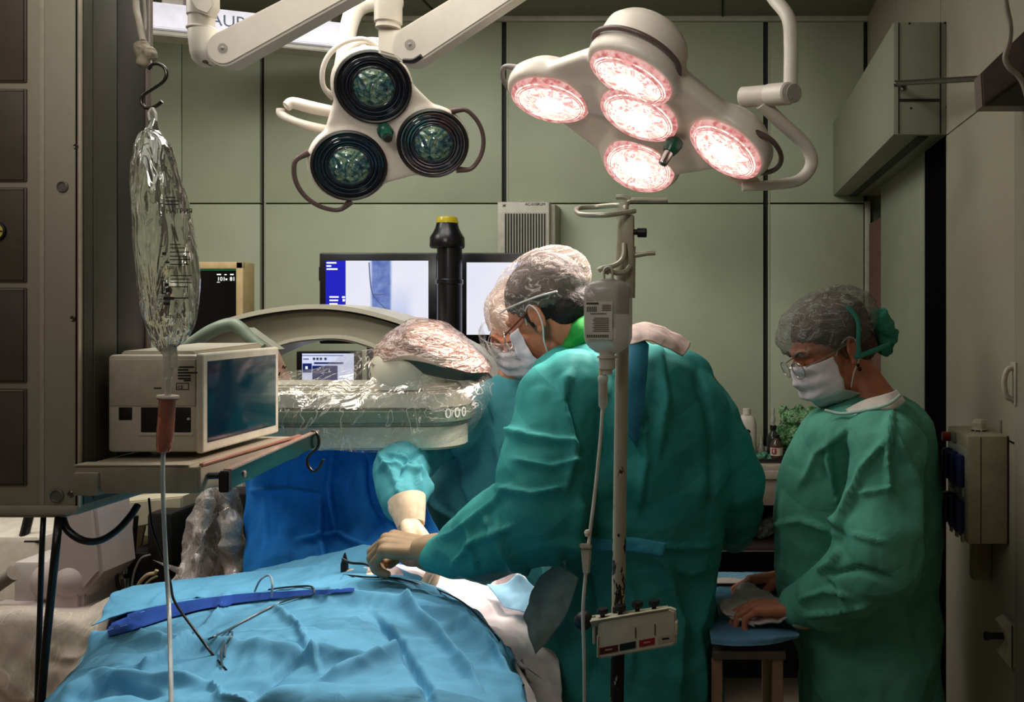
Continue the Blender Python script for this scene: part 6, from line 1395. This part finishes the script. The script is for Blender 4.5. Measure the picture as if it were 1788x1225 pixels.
sheet('white_towel',[[(1290,1022,2.08),(1305,1014,2.08),(1330,1030,2.06),(1365,1045,2.0)],[(1275,1045,1.96),(1300,1044,1.95),(1335,1055,1.93),(1370,1062,1.90)],[(1258,1060,1.90),(1290,1064,1.88),(1330,1072,1.86),(1372,1066,1.84)],[(1262,1070,1.86),(1295,1080,1.84),(1325,1090,1.82),(1376,1076,1.82)]],60,46,M_tw,'crumpled white towel held under the nurse\'s near hand','towel',.007,26,62,.004)
sheet('white_towel_fold',[[(1255,1046,1.93),(1270,1043,1.93),(1290,1052,1.92)],[(1256,1058,1.89),(1275,1062,1.88),(1300,1074,1.86)],[(1262,1066,1.87),(1290,1082,1.84),(1318,1092,1.82)]],30,20,M_tw,'rolled white gauze fold at the left end of the crumpled towel','towel',.004,30,63,.006)
for k,(y,l,m,dz) in enumerate(((1008,'folded pale blue towel furthest back on the instrument table',mat('towel_pale_blue',(120,170,196),.85),0),(1018,'folded white towel lying second from the back on the instrument table',M_tw,0),(1033,'folded blue towel lying just behind the crumpled white towel',mat('towel_mid_blue',(84,140,170),.85),0))):
    Yk=(.695-.006)*1500/(y-540); b=B(); b.box(((1248-CX)/F*Yk,Yk-.028,.925),((1318-CX)/F*Yk,Yk+.03,.937),.004); me=remesh(b,.003,3); v,n=getv(me); setv(me,v+n*(.0016*crump(v*50,k))[:,None]); link('folded_towel',me,m,None,label=l,cat='towel')
b=B(); c0=P(1240,1025,2.12); b.box((c0.x,c0.y-.004,.938),(c0.x+.085,c0.y+.006,.944),.002); part('forceps',b,mat('forceps_dark',(54,30,34),.3,metal=.6),None,label='thin dark metal instrument lying on the folded white towel',cat='instrument')
# ------------------------------------------------------------------ counter at the back
YK=3.2
ct=thing('counter_unit','pale counter cabinet with open dark shelf against the back wall','cabinet',(.2,3.4,0))
cx=lambda px:(px-CX)/F*YK
cz_=lambda py:EYE-(py-CY)/F*YK
M_lam=mat('counter_beige',(150,134,118),.5)
b=B(); b.box((-.15,YK-.01,cz_(836)),(.52,WY-.005,cz_(821)),.003); b.box((-.15,YK,cz_(821)),(.52,WY-.005,cz_(812)),.002); part('worktop',b,mat('counter_top_grey',(170,158,142),.4),ct)
b=B(); b.box((-.14,YK,cz_(882)),(.51,YK+.02,cz_(837)),.002); part('drawer_front',b,M_lam,ct)
b=B(); b.box((-.14,YK+.01,0),(-.12,WY-.01,cz_(836)),.001); b.box((.49,YK+.01,0),(.51,WY-.01,cz_(836)),.001); b.box((-.12,WY-.03,0),(.49,WY-.01,cz_(836))); part('carcass',b,mat('carcass_dark',(40,34,34),.6),ct)
b=B(); b.box((-.12,YK+.005,cz_(963)),(.49,WY-.03,cz_(956)),.002); part('shelf_board',b,mat('shelf_dark',(58,44,44),.5),ct)
b=B(); b.box((-.12,YK+.003,cz_(963)),(.49,YK+.006,cz_(961.5))); part('shelf_edge',b,mat('shelf_edge_pale',(130,120,112),.4),ct)
b=B(); b.box((-.12,YK+.01,.05),(.49,WY-.03,.07),.002); part('floor_board',b,M_lam,ct)
zt=cz_(812)
b=B(); b.box((cx(1300),3.24,zt),(cx(1420),3.5,zt+.006),.002); b.box((cx(1300),3.24,zt+.006),(cx(1420),3.246,zt+.016)); part('black_tray',b,mat('tray_black',(36,26,28),.4),None,label='low dark tray under the bottles on the back counter',cat='tray')
# crumpled clear bag on shelf
bb=B(); z0s=cz_(956)
random.seed(5)
for k in range(11): bb.ell((cx(1268+k*8),3.34+random.uniform(-.02,.02),z0s+.028+random.uniform(0,.02)),(.026,.04,.026+random.uniform(0,.008)))
me=remesh(bb,.005,3); v,n=getv(me); v=v+n*(.014*crump(v*26,71,3,1.2))[:,None]; v[:,2]=np.maximum(v[:,2],z0s+.001); setv(me,v)
link('crumpled_bag',me,film('bag_film',(206,206,200),.35,30,hi=.5),None,label='crumpled clear plastic bag on the dark shelf of the back counter',cat='plastic bag')
# bottles
M_hdpe=mat('bottle_white',(200,190,176),.4)
bt=thing('white_bottle','large white plastic bottle with dark oval label on the back counter','bottle',(cx(1305),3.3,zt+.006))
def rb(cxm,cym,z,prof,w2=.7,n=36):
    R=[]
    for r,h in prof: R.append([Vector((cxm+r*np.sign(math.cos(a))*abs(math.cos(a))**.75,cym+r*w2*np.sign(math.sin(a))*abs(math.sin(a))**.75,z+h)) for a in np.linspace(0,2*math.pi,n,endpoint=False)])
    b=B(); b.rings(R); return b
zc=zt+.007; xc=(1304-CX)/F*3.32
part('bottle_body',rb(xc,3.32,zc,[(.036,0),(.038,.003),(.038,.125),(.034,.148),(.024,.162),(.016,.168)]),M_hdpe,bt,60)
b=B(); b.cyl((xc,3.32,zc+.166),(xc,3.32,zc+.192),.0165,.015,bev=.002); part('cap',b,M_hdpe,bt)
b=B(); b.ell((xc-.004,3.2935,zc+.105),(.018,.0025,.010)); part('oval_label',b,mat('label_navy',(24,20,36),.4),bt)
b=B()
for i in range(3):
    for j in range(4): b.box((xc-.024+i*.015,3.2925,zc+.024+j*.017),(xc-.014+i*.015,3.296,zc+.035+j*.017),.0005)
part('label_grid',b,mat('label_black',(30,26,30),.5),bt)
vb=thing('small_bottle','small translucent dropper bottle right of the large white bottle','bottle',(cx(1329),3.32,zc))
xv=(1329-CX)/F*3.32
b=B(); b.lathe([(.014,0),(.015,.002),(.015,.04),(.009,.052),(.007,.055)],(xv,3.32,zc),(0,0,1),22); part('bottle_body',b,mat('vial_grey',(140,132,122),.3,alpha=.85),vb)
b=B(); b.lathe([(.008,0),(.008,.012),(.004,.03),(.003,.034)],(xv,3.32,zc+.055),(0,0,1),18); part('nozzle_cap',b,mat('vial_cap',(168,160,148),.4),vb)
gb=thing('glass_bottle','amber-labelled clear glass bottle with black cap in front of the green bag','bottle',(cx(1357),3.28,zc))
xg=(1356-CX)/F*3.27
b=B(); b.lathe([(.022,0),(.024,.003),(.024,.058),(.02,.068),(.010,.078),(.009,.086)],(xg,3.27,zc),(0,0,1),30); part('bottle_body',b,mat('glass_brownish',(120,96,80),.1,trans=.6,alpha=.9),gb)
b=B(); b.lathe([(.0245,0),(.0245,.030)],(xg,3.27,zc+.020),(0,0,1),30,caps=False); lb=part('bottle_label',b,mat('label_offwhite',(206,190,176),.6),gb)
b=B(); b.box((xg-.020,3.2435,zc+.028),(xg-.002,3.2475,zc+.048),.0003); part('red_patch',b,mat('label_red',(176,52,40),.5),lb)
b=B(); b.ell((xg-.012,3.243,zc+.038),(.0035,.001,.008)); part('patch_mark',b,mat('label_offwhite',(206,190,176),.6),lb)
b=B(); b.cyl((xg,3.27,zc+.085),(xg,3.27,zc+.098),.0115,bev=.001); part('cap',b,M_black,gb)
g2=thing('glass_bottle','dark glass bottle with long pale syringe-like neck behind the red-labelled bottle','bottle',(cx(1348),3.36,zc))
xh=(1350-CX)/F*3.38
b=B(); b.lathe([(.024,0),(.025,.003),(.025,.07),(.018,.085),(.011,.092),(.010,.10)],(xh,3.38,zc),(0,0,1),28); part('bottle_body',b,mat('glass_dark',(60,60,58),.12,alpha=.92),g2)
b=B(); b.cyl((xh,3.38,zc+.10),(xh,3.38,zc+.118),.013,bev=.001); part('cap',b,M_black,g2)
b=B(); b.cyl((xh,3.38,zc+.118),(xh,3.38,zc+.185),.006); b.cyl((xh,3.38,zc+.13),(xh,3.38,zc+.15),.009); part('syringe_barrel',b,mat('syringe_pale',(176,172,162),.3),g2)
# green plastic bag
bb=B(); xb=(1396-CX)/F*3.42
for dx,dz,r in ((-.06,.06,.045),(0,.07,.055),(.06,.06,.045),(-.03,.13,.045),(.035,.13,.045),(-.06,.17,.018),(.0,.17,.02),(.055,.165,.02),(-.05,.03,.035),(.04,.03,.035)): bb.ell((xb+dx,3.44,zc+dz),(r,r*.7,r))
me=remesh(bb,.005,4); v,n=getv(me); v=v+n*(.013*crump(v*22,77,3,1.2))[:,None]; v[:,2]=np.maximum(v[:,2],zc); setv(me,v)
def greenm():
    nt=NT('green_bag'); b_=principled(nt,srgb(62,120,62),.22,0,.7); nz=nt.noise(24,4,.65,2); r=nt.ramp(nz.outputs['Fac'],[(.4,srgb(40,92,42)),(.52,srgb(96,158,88)),(.56,srgb(190,214,180)),(.6,srgb(52,108,52))]); nt.l(r.outputs[0],b_.inputs['Base Color']); bp=nt.bump(nz.outputs['Fac'],.8,.02); nt.l(bp.outputs[0],b_.inputs['Normal']); return nt.m
link('green_bag',me,greenm(),None,label='crinkled green plastic bag on the back counter left of the nurse\'s mask',cat='plastic bag')
bb=B(); xq=(1330-CX)/F*3.26
for dx,dz,r in ((-.03,.008,.016),(0,.012,.02),(.03,.008,.016),(.012,.024,.009)): bb.ell((xq+dx,3.275,zc+dz),(r,.02,r*.7))
me=remesh(bb,.0035,2); v,n=getv(me); v=v+n*(.006*crump(v*50,78,2))[:,None]; v[:,2]=np.maximum(v[:,2],zc); setv(me,v)
link('crumpled_wrapper',me,mat('wrapper_green',(70,120,96),.4),None,label='small crumpled greenish wrapper in front of the white bottle',cat='wrapper')
# ------------------------------------------------------------------ socket box on the right wall
sk=thing('socket_box','beige wall socket box crowded with dark blue plugs behind the nurse','socket box',(.57,1.93,1.11))
M_sb=mat('box_beige',(156,148,122),.45); M_sb2=mat('box_side',(146,138,114),.45)
X0=.531; Yf,Yr=1.853,2.017; z0,z1=1.114,1.347
b=B(); b.box((X0,Yf,z0),(WX-.001,Yr,z1),.003); part('box_body',b,M_sb,sk)
b=B(); b.box((X0+.0275,Yf-.001,z0+.002),(X0+.029,Yf+.002,z1-.002)); b.box((WX-.004,Yf-.001,z0),(WX-.001,Yf+.002,z1)); part('front_seam',b,M_black,sk)
b=B(); b.box((X0-.0015,Yf+.004,z0+.012),(X0+.002,Yr-.006,z1-.03),.001); part('socket_panel',b,mat('socket_pale',(150,150,140),.4),sk)
b=B(); b.box((X0-.006,Yr-.05,z1-.027),(X0+.002,Yf+.09,z1-.006),.001); part('name_plate',b,mat('plate_grey2',(120,116,104),.4),sk)
M_plug=mat('plug_navy',(20,30,88),.35)
for zz in (1.245,1.145):
    for k in range(3):
        y=Yf+.028+k*.046; b=B(); b.box((X0-.020-.002*k,y-.011,zz-.012),(X0-.001,y+.011,zz+.058),.006); pg=part('blue_plug',b,M_plug,sk)
        b=B(); b.box((X0-.006,y-.007,zz-.034),(X0-.001,y+.007,zz-.014),.001); part('plug_label',b,mat('plug_white',(160,156,146),.4),pg)
b=B(); b.cyl((X0-.018,Yr-.018,z1-.022),(X0+.001,Yr-.018,z1-.022),.011,bev=.002); part('red_knob',b,mat('knob_red',(150,28,30),.35),sk)
kn=thing('cable_gland','faceted white plastic plug standing on top of the wall socket box','plug',(.585,1.93,1.347))
b=B(); b.lathe([(.019,0),(.019,.004),(.0165,.005),(.0165,.017),(.013,.024),(.004,.026)],(.580,1.935,z1+.001),(0,0,1),8); part('plug_body',b,mat('plug_body_white',(186,180,160),.35),kn,20)
b=B(); b.lathe([(.0185,0),(.0185,.003)],(.580,1.935,z1),(0,0,1),20); part('gasket',b,M_black,kn)
b=B(); b.box((WX-.003,1.90,1.347),(WX,1.91,1.375),.001); part('cover_latch',b,mat('conduit_beige',(132,126,108),.5),sk)
b=B(); b.box((WX-.045,1.965,1.0),(WX-.002,1.995,1.114),.003); part('conduit',b,mat('conduit_beige',(132,126,108),.5),sk)
# bumper/holder low on the right wall
hb_=thing('wall_holder','pale plastic wall holder low on the right wall at the frame edge','wall holder',(.6,1.85,.9))
b=B(); Yh=1.86
b.prism([Vector((WX-.002,1.80,.868)),Vector((WX-.002,1.80,.958)),Vector((WX-.012,1.80,.962)),Vector((WX-.030,1.80,.952)),Vector((WX-.022,1.80,.935)),Vector((WX-.018,1.80,.915)),Vector((WX-.022,1.80,.895)),Vector((WX-.028,1.80,.885)),Vector((WX-.014,1.80,.868))],(0,.06,0),.003); part('holder_body',b,mat('holder_white',(172,166,148),.4),hb_)
b=B(); b.cyl((WX-.058,1.83,.925),(WX-.02,1.83,.925),.007); b.cyl((WX-.060,1.83,.925),(WX-.052,1.83,.925),.009,bev=.001); part('peg',b,M_black,hb_)
b=B(); b.box((WX-.0125,1.797,.870),(WX-.011,1.802,.958)); part('seam',b,M_black,hb_)
# bracket with rod and cable high on the right wall
br=thing('ceiling_bracket','angled mauve-brown metal bracket box at the upper right edge','bracket',(.6,1.7,2.05))
M_br=mat('bracket_mauve',(104,88,84),.45)
b=B(); b.prism([P(1713,128,1.70),P(1788,55,1.70),P(1805,39,1.70),P(1805,185,1.70),P(1716,185,1.70)],(0,.05,0),.003); part('bracket_box',b,M_br,br)
b=B(); b.prism([P(1718,185,1.697),P(1775,143,1.697),P(1805,143,1.697),P(1805,185,1.697)],(0,.004,0)); part('lower_flap',b,mat('bracket_dark',(66,62,56),.45),br)
b=B(); b.cyl(P(1718,184,1.694),P(1775,142,1.694),.0025); part('edge_rod',b,mat('rod_dark',(44,38,36),.4),br)
b=B(); b.cyl(P(1567,145,2.33),P(1786,133,1.69),.007,.0065); b.cyl(P(1564,146,2.335),P(1575,145.5,2.32),.009); b.cyl(P(1578,148,2.33),P(1578,158,2.33),.008,bev=.001); part('support_rod',b,mat('rod_steel',(80,74,68),.3,metal=.6),br)
b=B(); b.tube([P(1755,-60,1.66),P(1756,0,1.66),P(1764,45,1.66),P(1762,75,1.66),P(1755,100,1.66),P(1762,118,1.66),P(1778,132,1.66),P(1788,150,1.66),P(1796,180,1.66)],.0055,10)
part('hanging_cable',b,mat('cable_grey',(138,128,116),.45),None,label='pale grey cable curving down at the upper right edge over the bracket',cat='cable')
# ------------------------------------------------------------------ lower left machinery
M_mw=mat('machine_white',(196,186,178),.45,var=.03); M_mw2=mat('machine_pinkish',(186,170,166),.45,var=.03)
mc=thing('anesthesia_machine','bulky off-white medical machine with rounded drum below the supply column','medical machine',P(100,1200,2.2))
b=B(); b.box((mx(-100,2.45),2.4,.3),(mx(72,2.4),2.75,EYE-(935-CY)/F*2.4),.02); part('rear_cabinet',b,mat('machine_cream',(206,196,180),.5),mc)
b=B(); b.box(P(22,1065,2.25),P(86,980,2.25)+Vector((0,.12,0)),.01); b.box(P(22,1090,2.26),P(80,1064,2.26)+Vector((0,.12,0)),.006); part('front_block',b,M_mw,mc)
b=B(); b.prism([P(80,1120,2.2),P(84,980,2.2),P(104,880,2.2),P(164,880,2.2),P(172,960,2.2),P(176,1000,2.2),P(142,1040,2.2),P(142,1120,2.2)],(0,.14,0),.01); part('upright_column',b,M_mw2,mc)
b=B(); b.chain([P(100,1010,2.28),P(140,1008,2.24)],[.058,.056]); b.cap(P(130,1000,2.25),P(150,990,2.25),.05); part('drum',remesh(b,.006,4),M_mw2,mc)
b=B(); b.box((mx(-100,2.1),2.12,.30),(mx(135,2.1),2.28,EYE-(1085-CY)/F*2.1),.02); part('lower_body',b,M_mw2,mc)
b=B(); b.box((mx(-100,2.1),2.115,EYE-(1178-CY)/F*2.1),(mx(60,2.1),2.125,EYE-(1170-CY)/F*2.1)); part('body_seam',b,mat('seam_brown',(96,84,78),.5),mc)
b=B(); b.box((mx(-100,2.2),2.12,.02),(mx(60,2.2),2.7,.3),.03); part('wheeled_base',b,M_arcin,mc)
b=B(); b.tube([P(40,945,2.42),P(48,912,2.42),P(56,880,2.42)],.012,8); b.box(P(40,948,2.40),P(78,940,2.42),.004); part('side_frame',b,M_black,mc)
hs=B(); pts=[P(-20,1030,2.2),P(5,1012,2.2),P(24,1000,2.2)]; pp=cr(pts,40)
hs.tube(pp,[.017+.003*(k%2) for k in range(40)],16,smooth=False); part('corrugated_hose',hs,mat('hose_taupe',(132,122,110),.5),None,label='corrugated taupe breathing hose at the left edge under the column',cat='hose')
sheet('clear_sheet',[[(-30,1060,2.1),(40,1056,2.08),(90,1064,2.06),(130,1068,2.06),(175,1050,2.06),(210,1035,2.05)],[(-30,1085,2.04),(40,1078,2.02),(90,1082,2.0),(130,1085,1.98),(170,1078,1.98),(205,1062,1.97)],[(-30,1180,2.02),(30,1180,2.0),(80,1160,1.98),(120,1130,1.96),(155,1110,1.94),(190,1086,1.93)],[(-30,1280,2.02),(20,1270,2.0),(60,1250,1.98),(100,1200,1.95),(140,1160,1.93),(185,1110,1.92)]],70,60,film('sheet_film',(200,188,172),.55,6,hi=.12),'thin clear plastic sheet draped over the off-white machine','plastic sheet',.008,10,81,.0015)
# side cart: tray, boxes, hoses
cart=thing('equipment_cart','steel equipment cart with beige top and dark devices behind the drip line','cart',P(220,1200,2.45))
b=B(); b.prism([P(160,900,2.4),P(195,878,2.4),P(318,866,2.4),P(316,905,2.4),P(232,922,2.4),P(165,912,2.4)],(0,.2,0),.004); part('cart_top',b,mat('cart_cream',(194,184,158),.45),cart)
b=B(); b.hexa([P(205,895,2.5),P(315,880,2.5),P(318,830,2.5),P(205,830,2.5),P(205,895,2.8),P(315,880,2.8),P(318,830,2.8),P(205,830,2.8)],.004); part('white_box',b,M_mw2,cart)
b=B(); b.cyl(P(187,1600,2.42),P(190,920,2.42),.014); part('post',b,mat('post_cream',(190,180,160),.4),cart)
b=B()
for y in (962,968,1010,1018,1032): b.cyl(P(184.5,y,2.42),P(184.6,y+3,2.42),.0145)
part('post_marks',b,M_black,cart)
b=B(); b.box((mx(150,2.5),2.44,.35),(mx(205,2.5),2.7,EYE-(965-CY)/F*2.5),.008); part('beige_cabinet',b,mat('cart_beige',(176,160,136),.5),cart)
b=B(); b.hexa([P(222,960,2.45),P(248,955,2.45),P(256,915,2.45),P(226,915,2.45),P(222,960,2.6),P(248,955,2.6),P(256,915,2.6),P(226,915,2.6)],.004); part('cream_canister',b,mat('canister_cream',(186,176,140),.45),cart)
b=B(); b.box(P(212,1040,2.35),P(290,965,2.35)+Vector((0,.2,0)),.01); b.box(P(255,985,2.34),P(300,895,2.34)+Vector((0,.15,0)),.01); b.box(P(295,1010,2.5),P(430,860,2.5)+Vector((0,.1,0)),.01); part('black_device',b,M_black,cart)
b=B(); b.cyl(P(203,965,2.38),P(207,905,2.38),.008); b.cyl(P(232,968,2.36),P(238,900,2.36),.006); part('dark_tubes',b,M_cable,cart)
b=B(); b.lathe([(.012,0),(.014,.004),(.014,.02),(.012,.024),(.012,.05)],P(220,1040,2.33),(0,0,1),20); b.lathe([(.010,0),(.010,.02),(.006,.03)],P(218,1000,2.33),(0,0,1),18); part('chrome_fitting',b,M_chrome,cart)
for k,(pts,r,m,l) in enumerate((([(236,1045),(242,1020),(256,1004),(270,1000),(274,995)],.005,mat('tube_tan',(190,168,130),.35),'thicker tan tube arching at the front of the cart'),([(243,1048),(250,1026),(262,1012),(274,1005)],.003,mat('tube_tan2',(200,186,150),.35),'thinner pale tan tube arching inside the thicker tan tube'),([(228,1040),(234,1000),(246,975),(262,968)],.0028,mat('tube_grey',(130,124,120),.3),'thin grey tube curving over the black device on the cart'),([(212,1040),(204,1010),(206,990),(216,985)],.004,M_cable,'short black cable loop left of the chrome fitting'),([(160,880),(165,920),(160,950),(170,1010),(180,1045)],.003,M_cable,'thin black cable hanging behind the cart post'))):
    b=B(); b.tube([P(x,y,2.30) for x,y in pts],r,8); part('cart_tube',b,m,None,label=l,cat='tube')
# tall clear plastic cover between cart and drape
sheet('hanging_plastic',[[(352,850,2.25),(366,852,2.2),(380,850,2.26),(396,852,2.2),(408,855,2.26)],[(335,905,2.25),(360,905,2.18),(380,905,2.26),(402,905,2.19),(414,905,2.26)],[(318,960,2.25),(350,962,2.17),(378,960,2.26),(405,962,2.18),(424,960,2.26)],[(300,1022,2.22),(340,1018,2.15),(376,1014,2.24),(410,1010,2.16),(432,1004,2.22)]],90,90,film('hanging_film',(232,220,212),.30,12,hi=.4),'tall crumpled clear plastic hanging between the cart and the blue screen drape','plastic cover',.016,14,91,.001)
b=B(); b.tube([P(404,862,2.3),P(408,880,2.3),P(403,900,2.3),P(410,925,2.3)],.010,8); part('black_coil',b,M_black,None,label='knobbly black cable behind the crumpled hanging plastic',cat='cable')
bb=B(); bb.ell(P(404,1002,2.2),(.018,.01,.012)); bb.ell(P(415,1000,2.2),(.014,.01,.009)); me=remesh(bb,.003,2); link('purple_cap',me,mat('cap_purple',(120,58,128),.5),None,label='small purple item at the foot of the hanging plastic',cat='cap')
finalize()
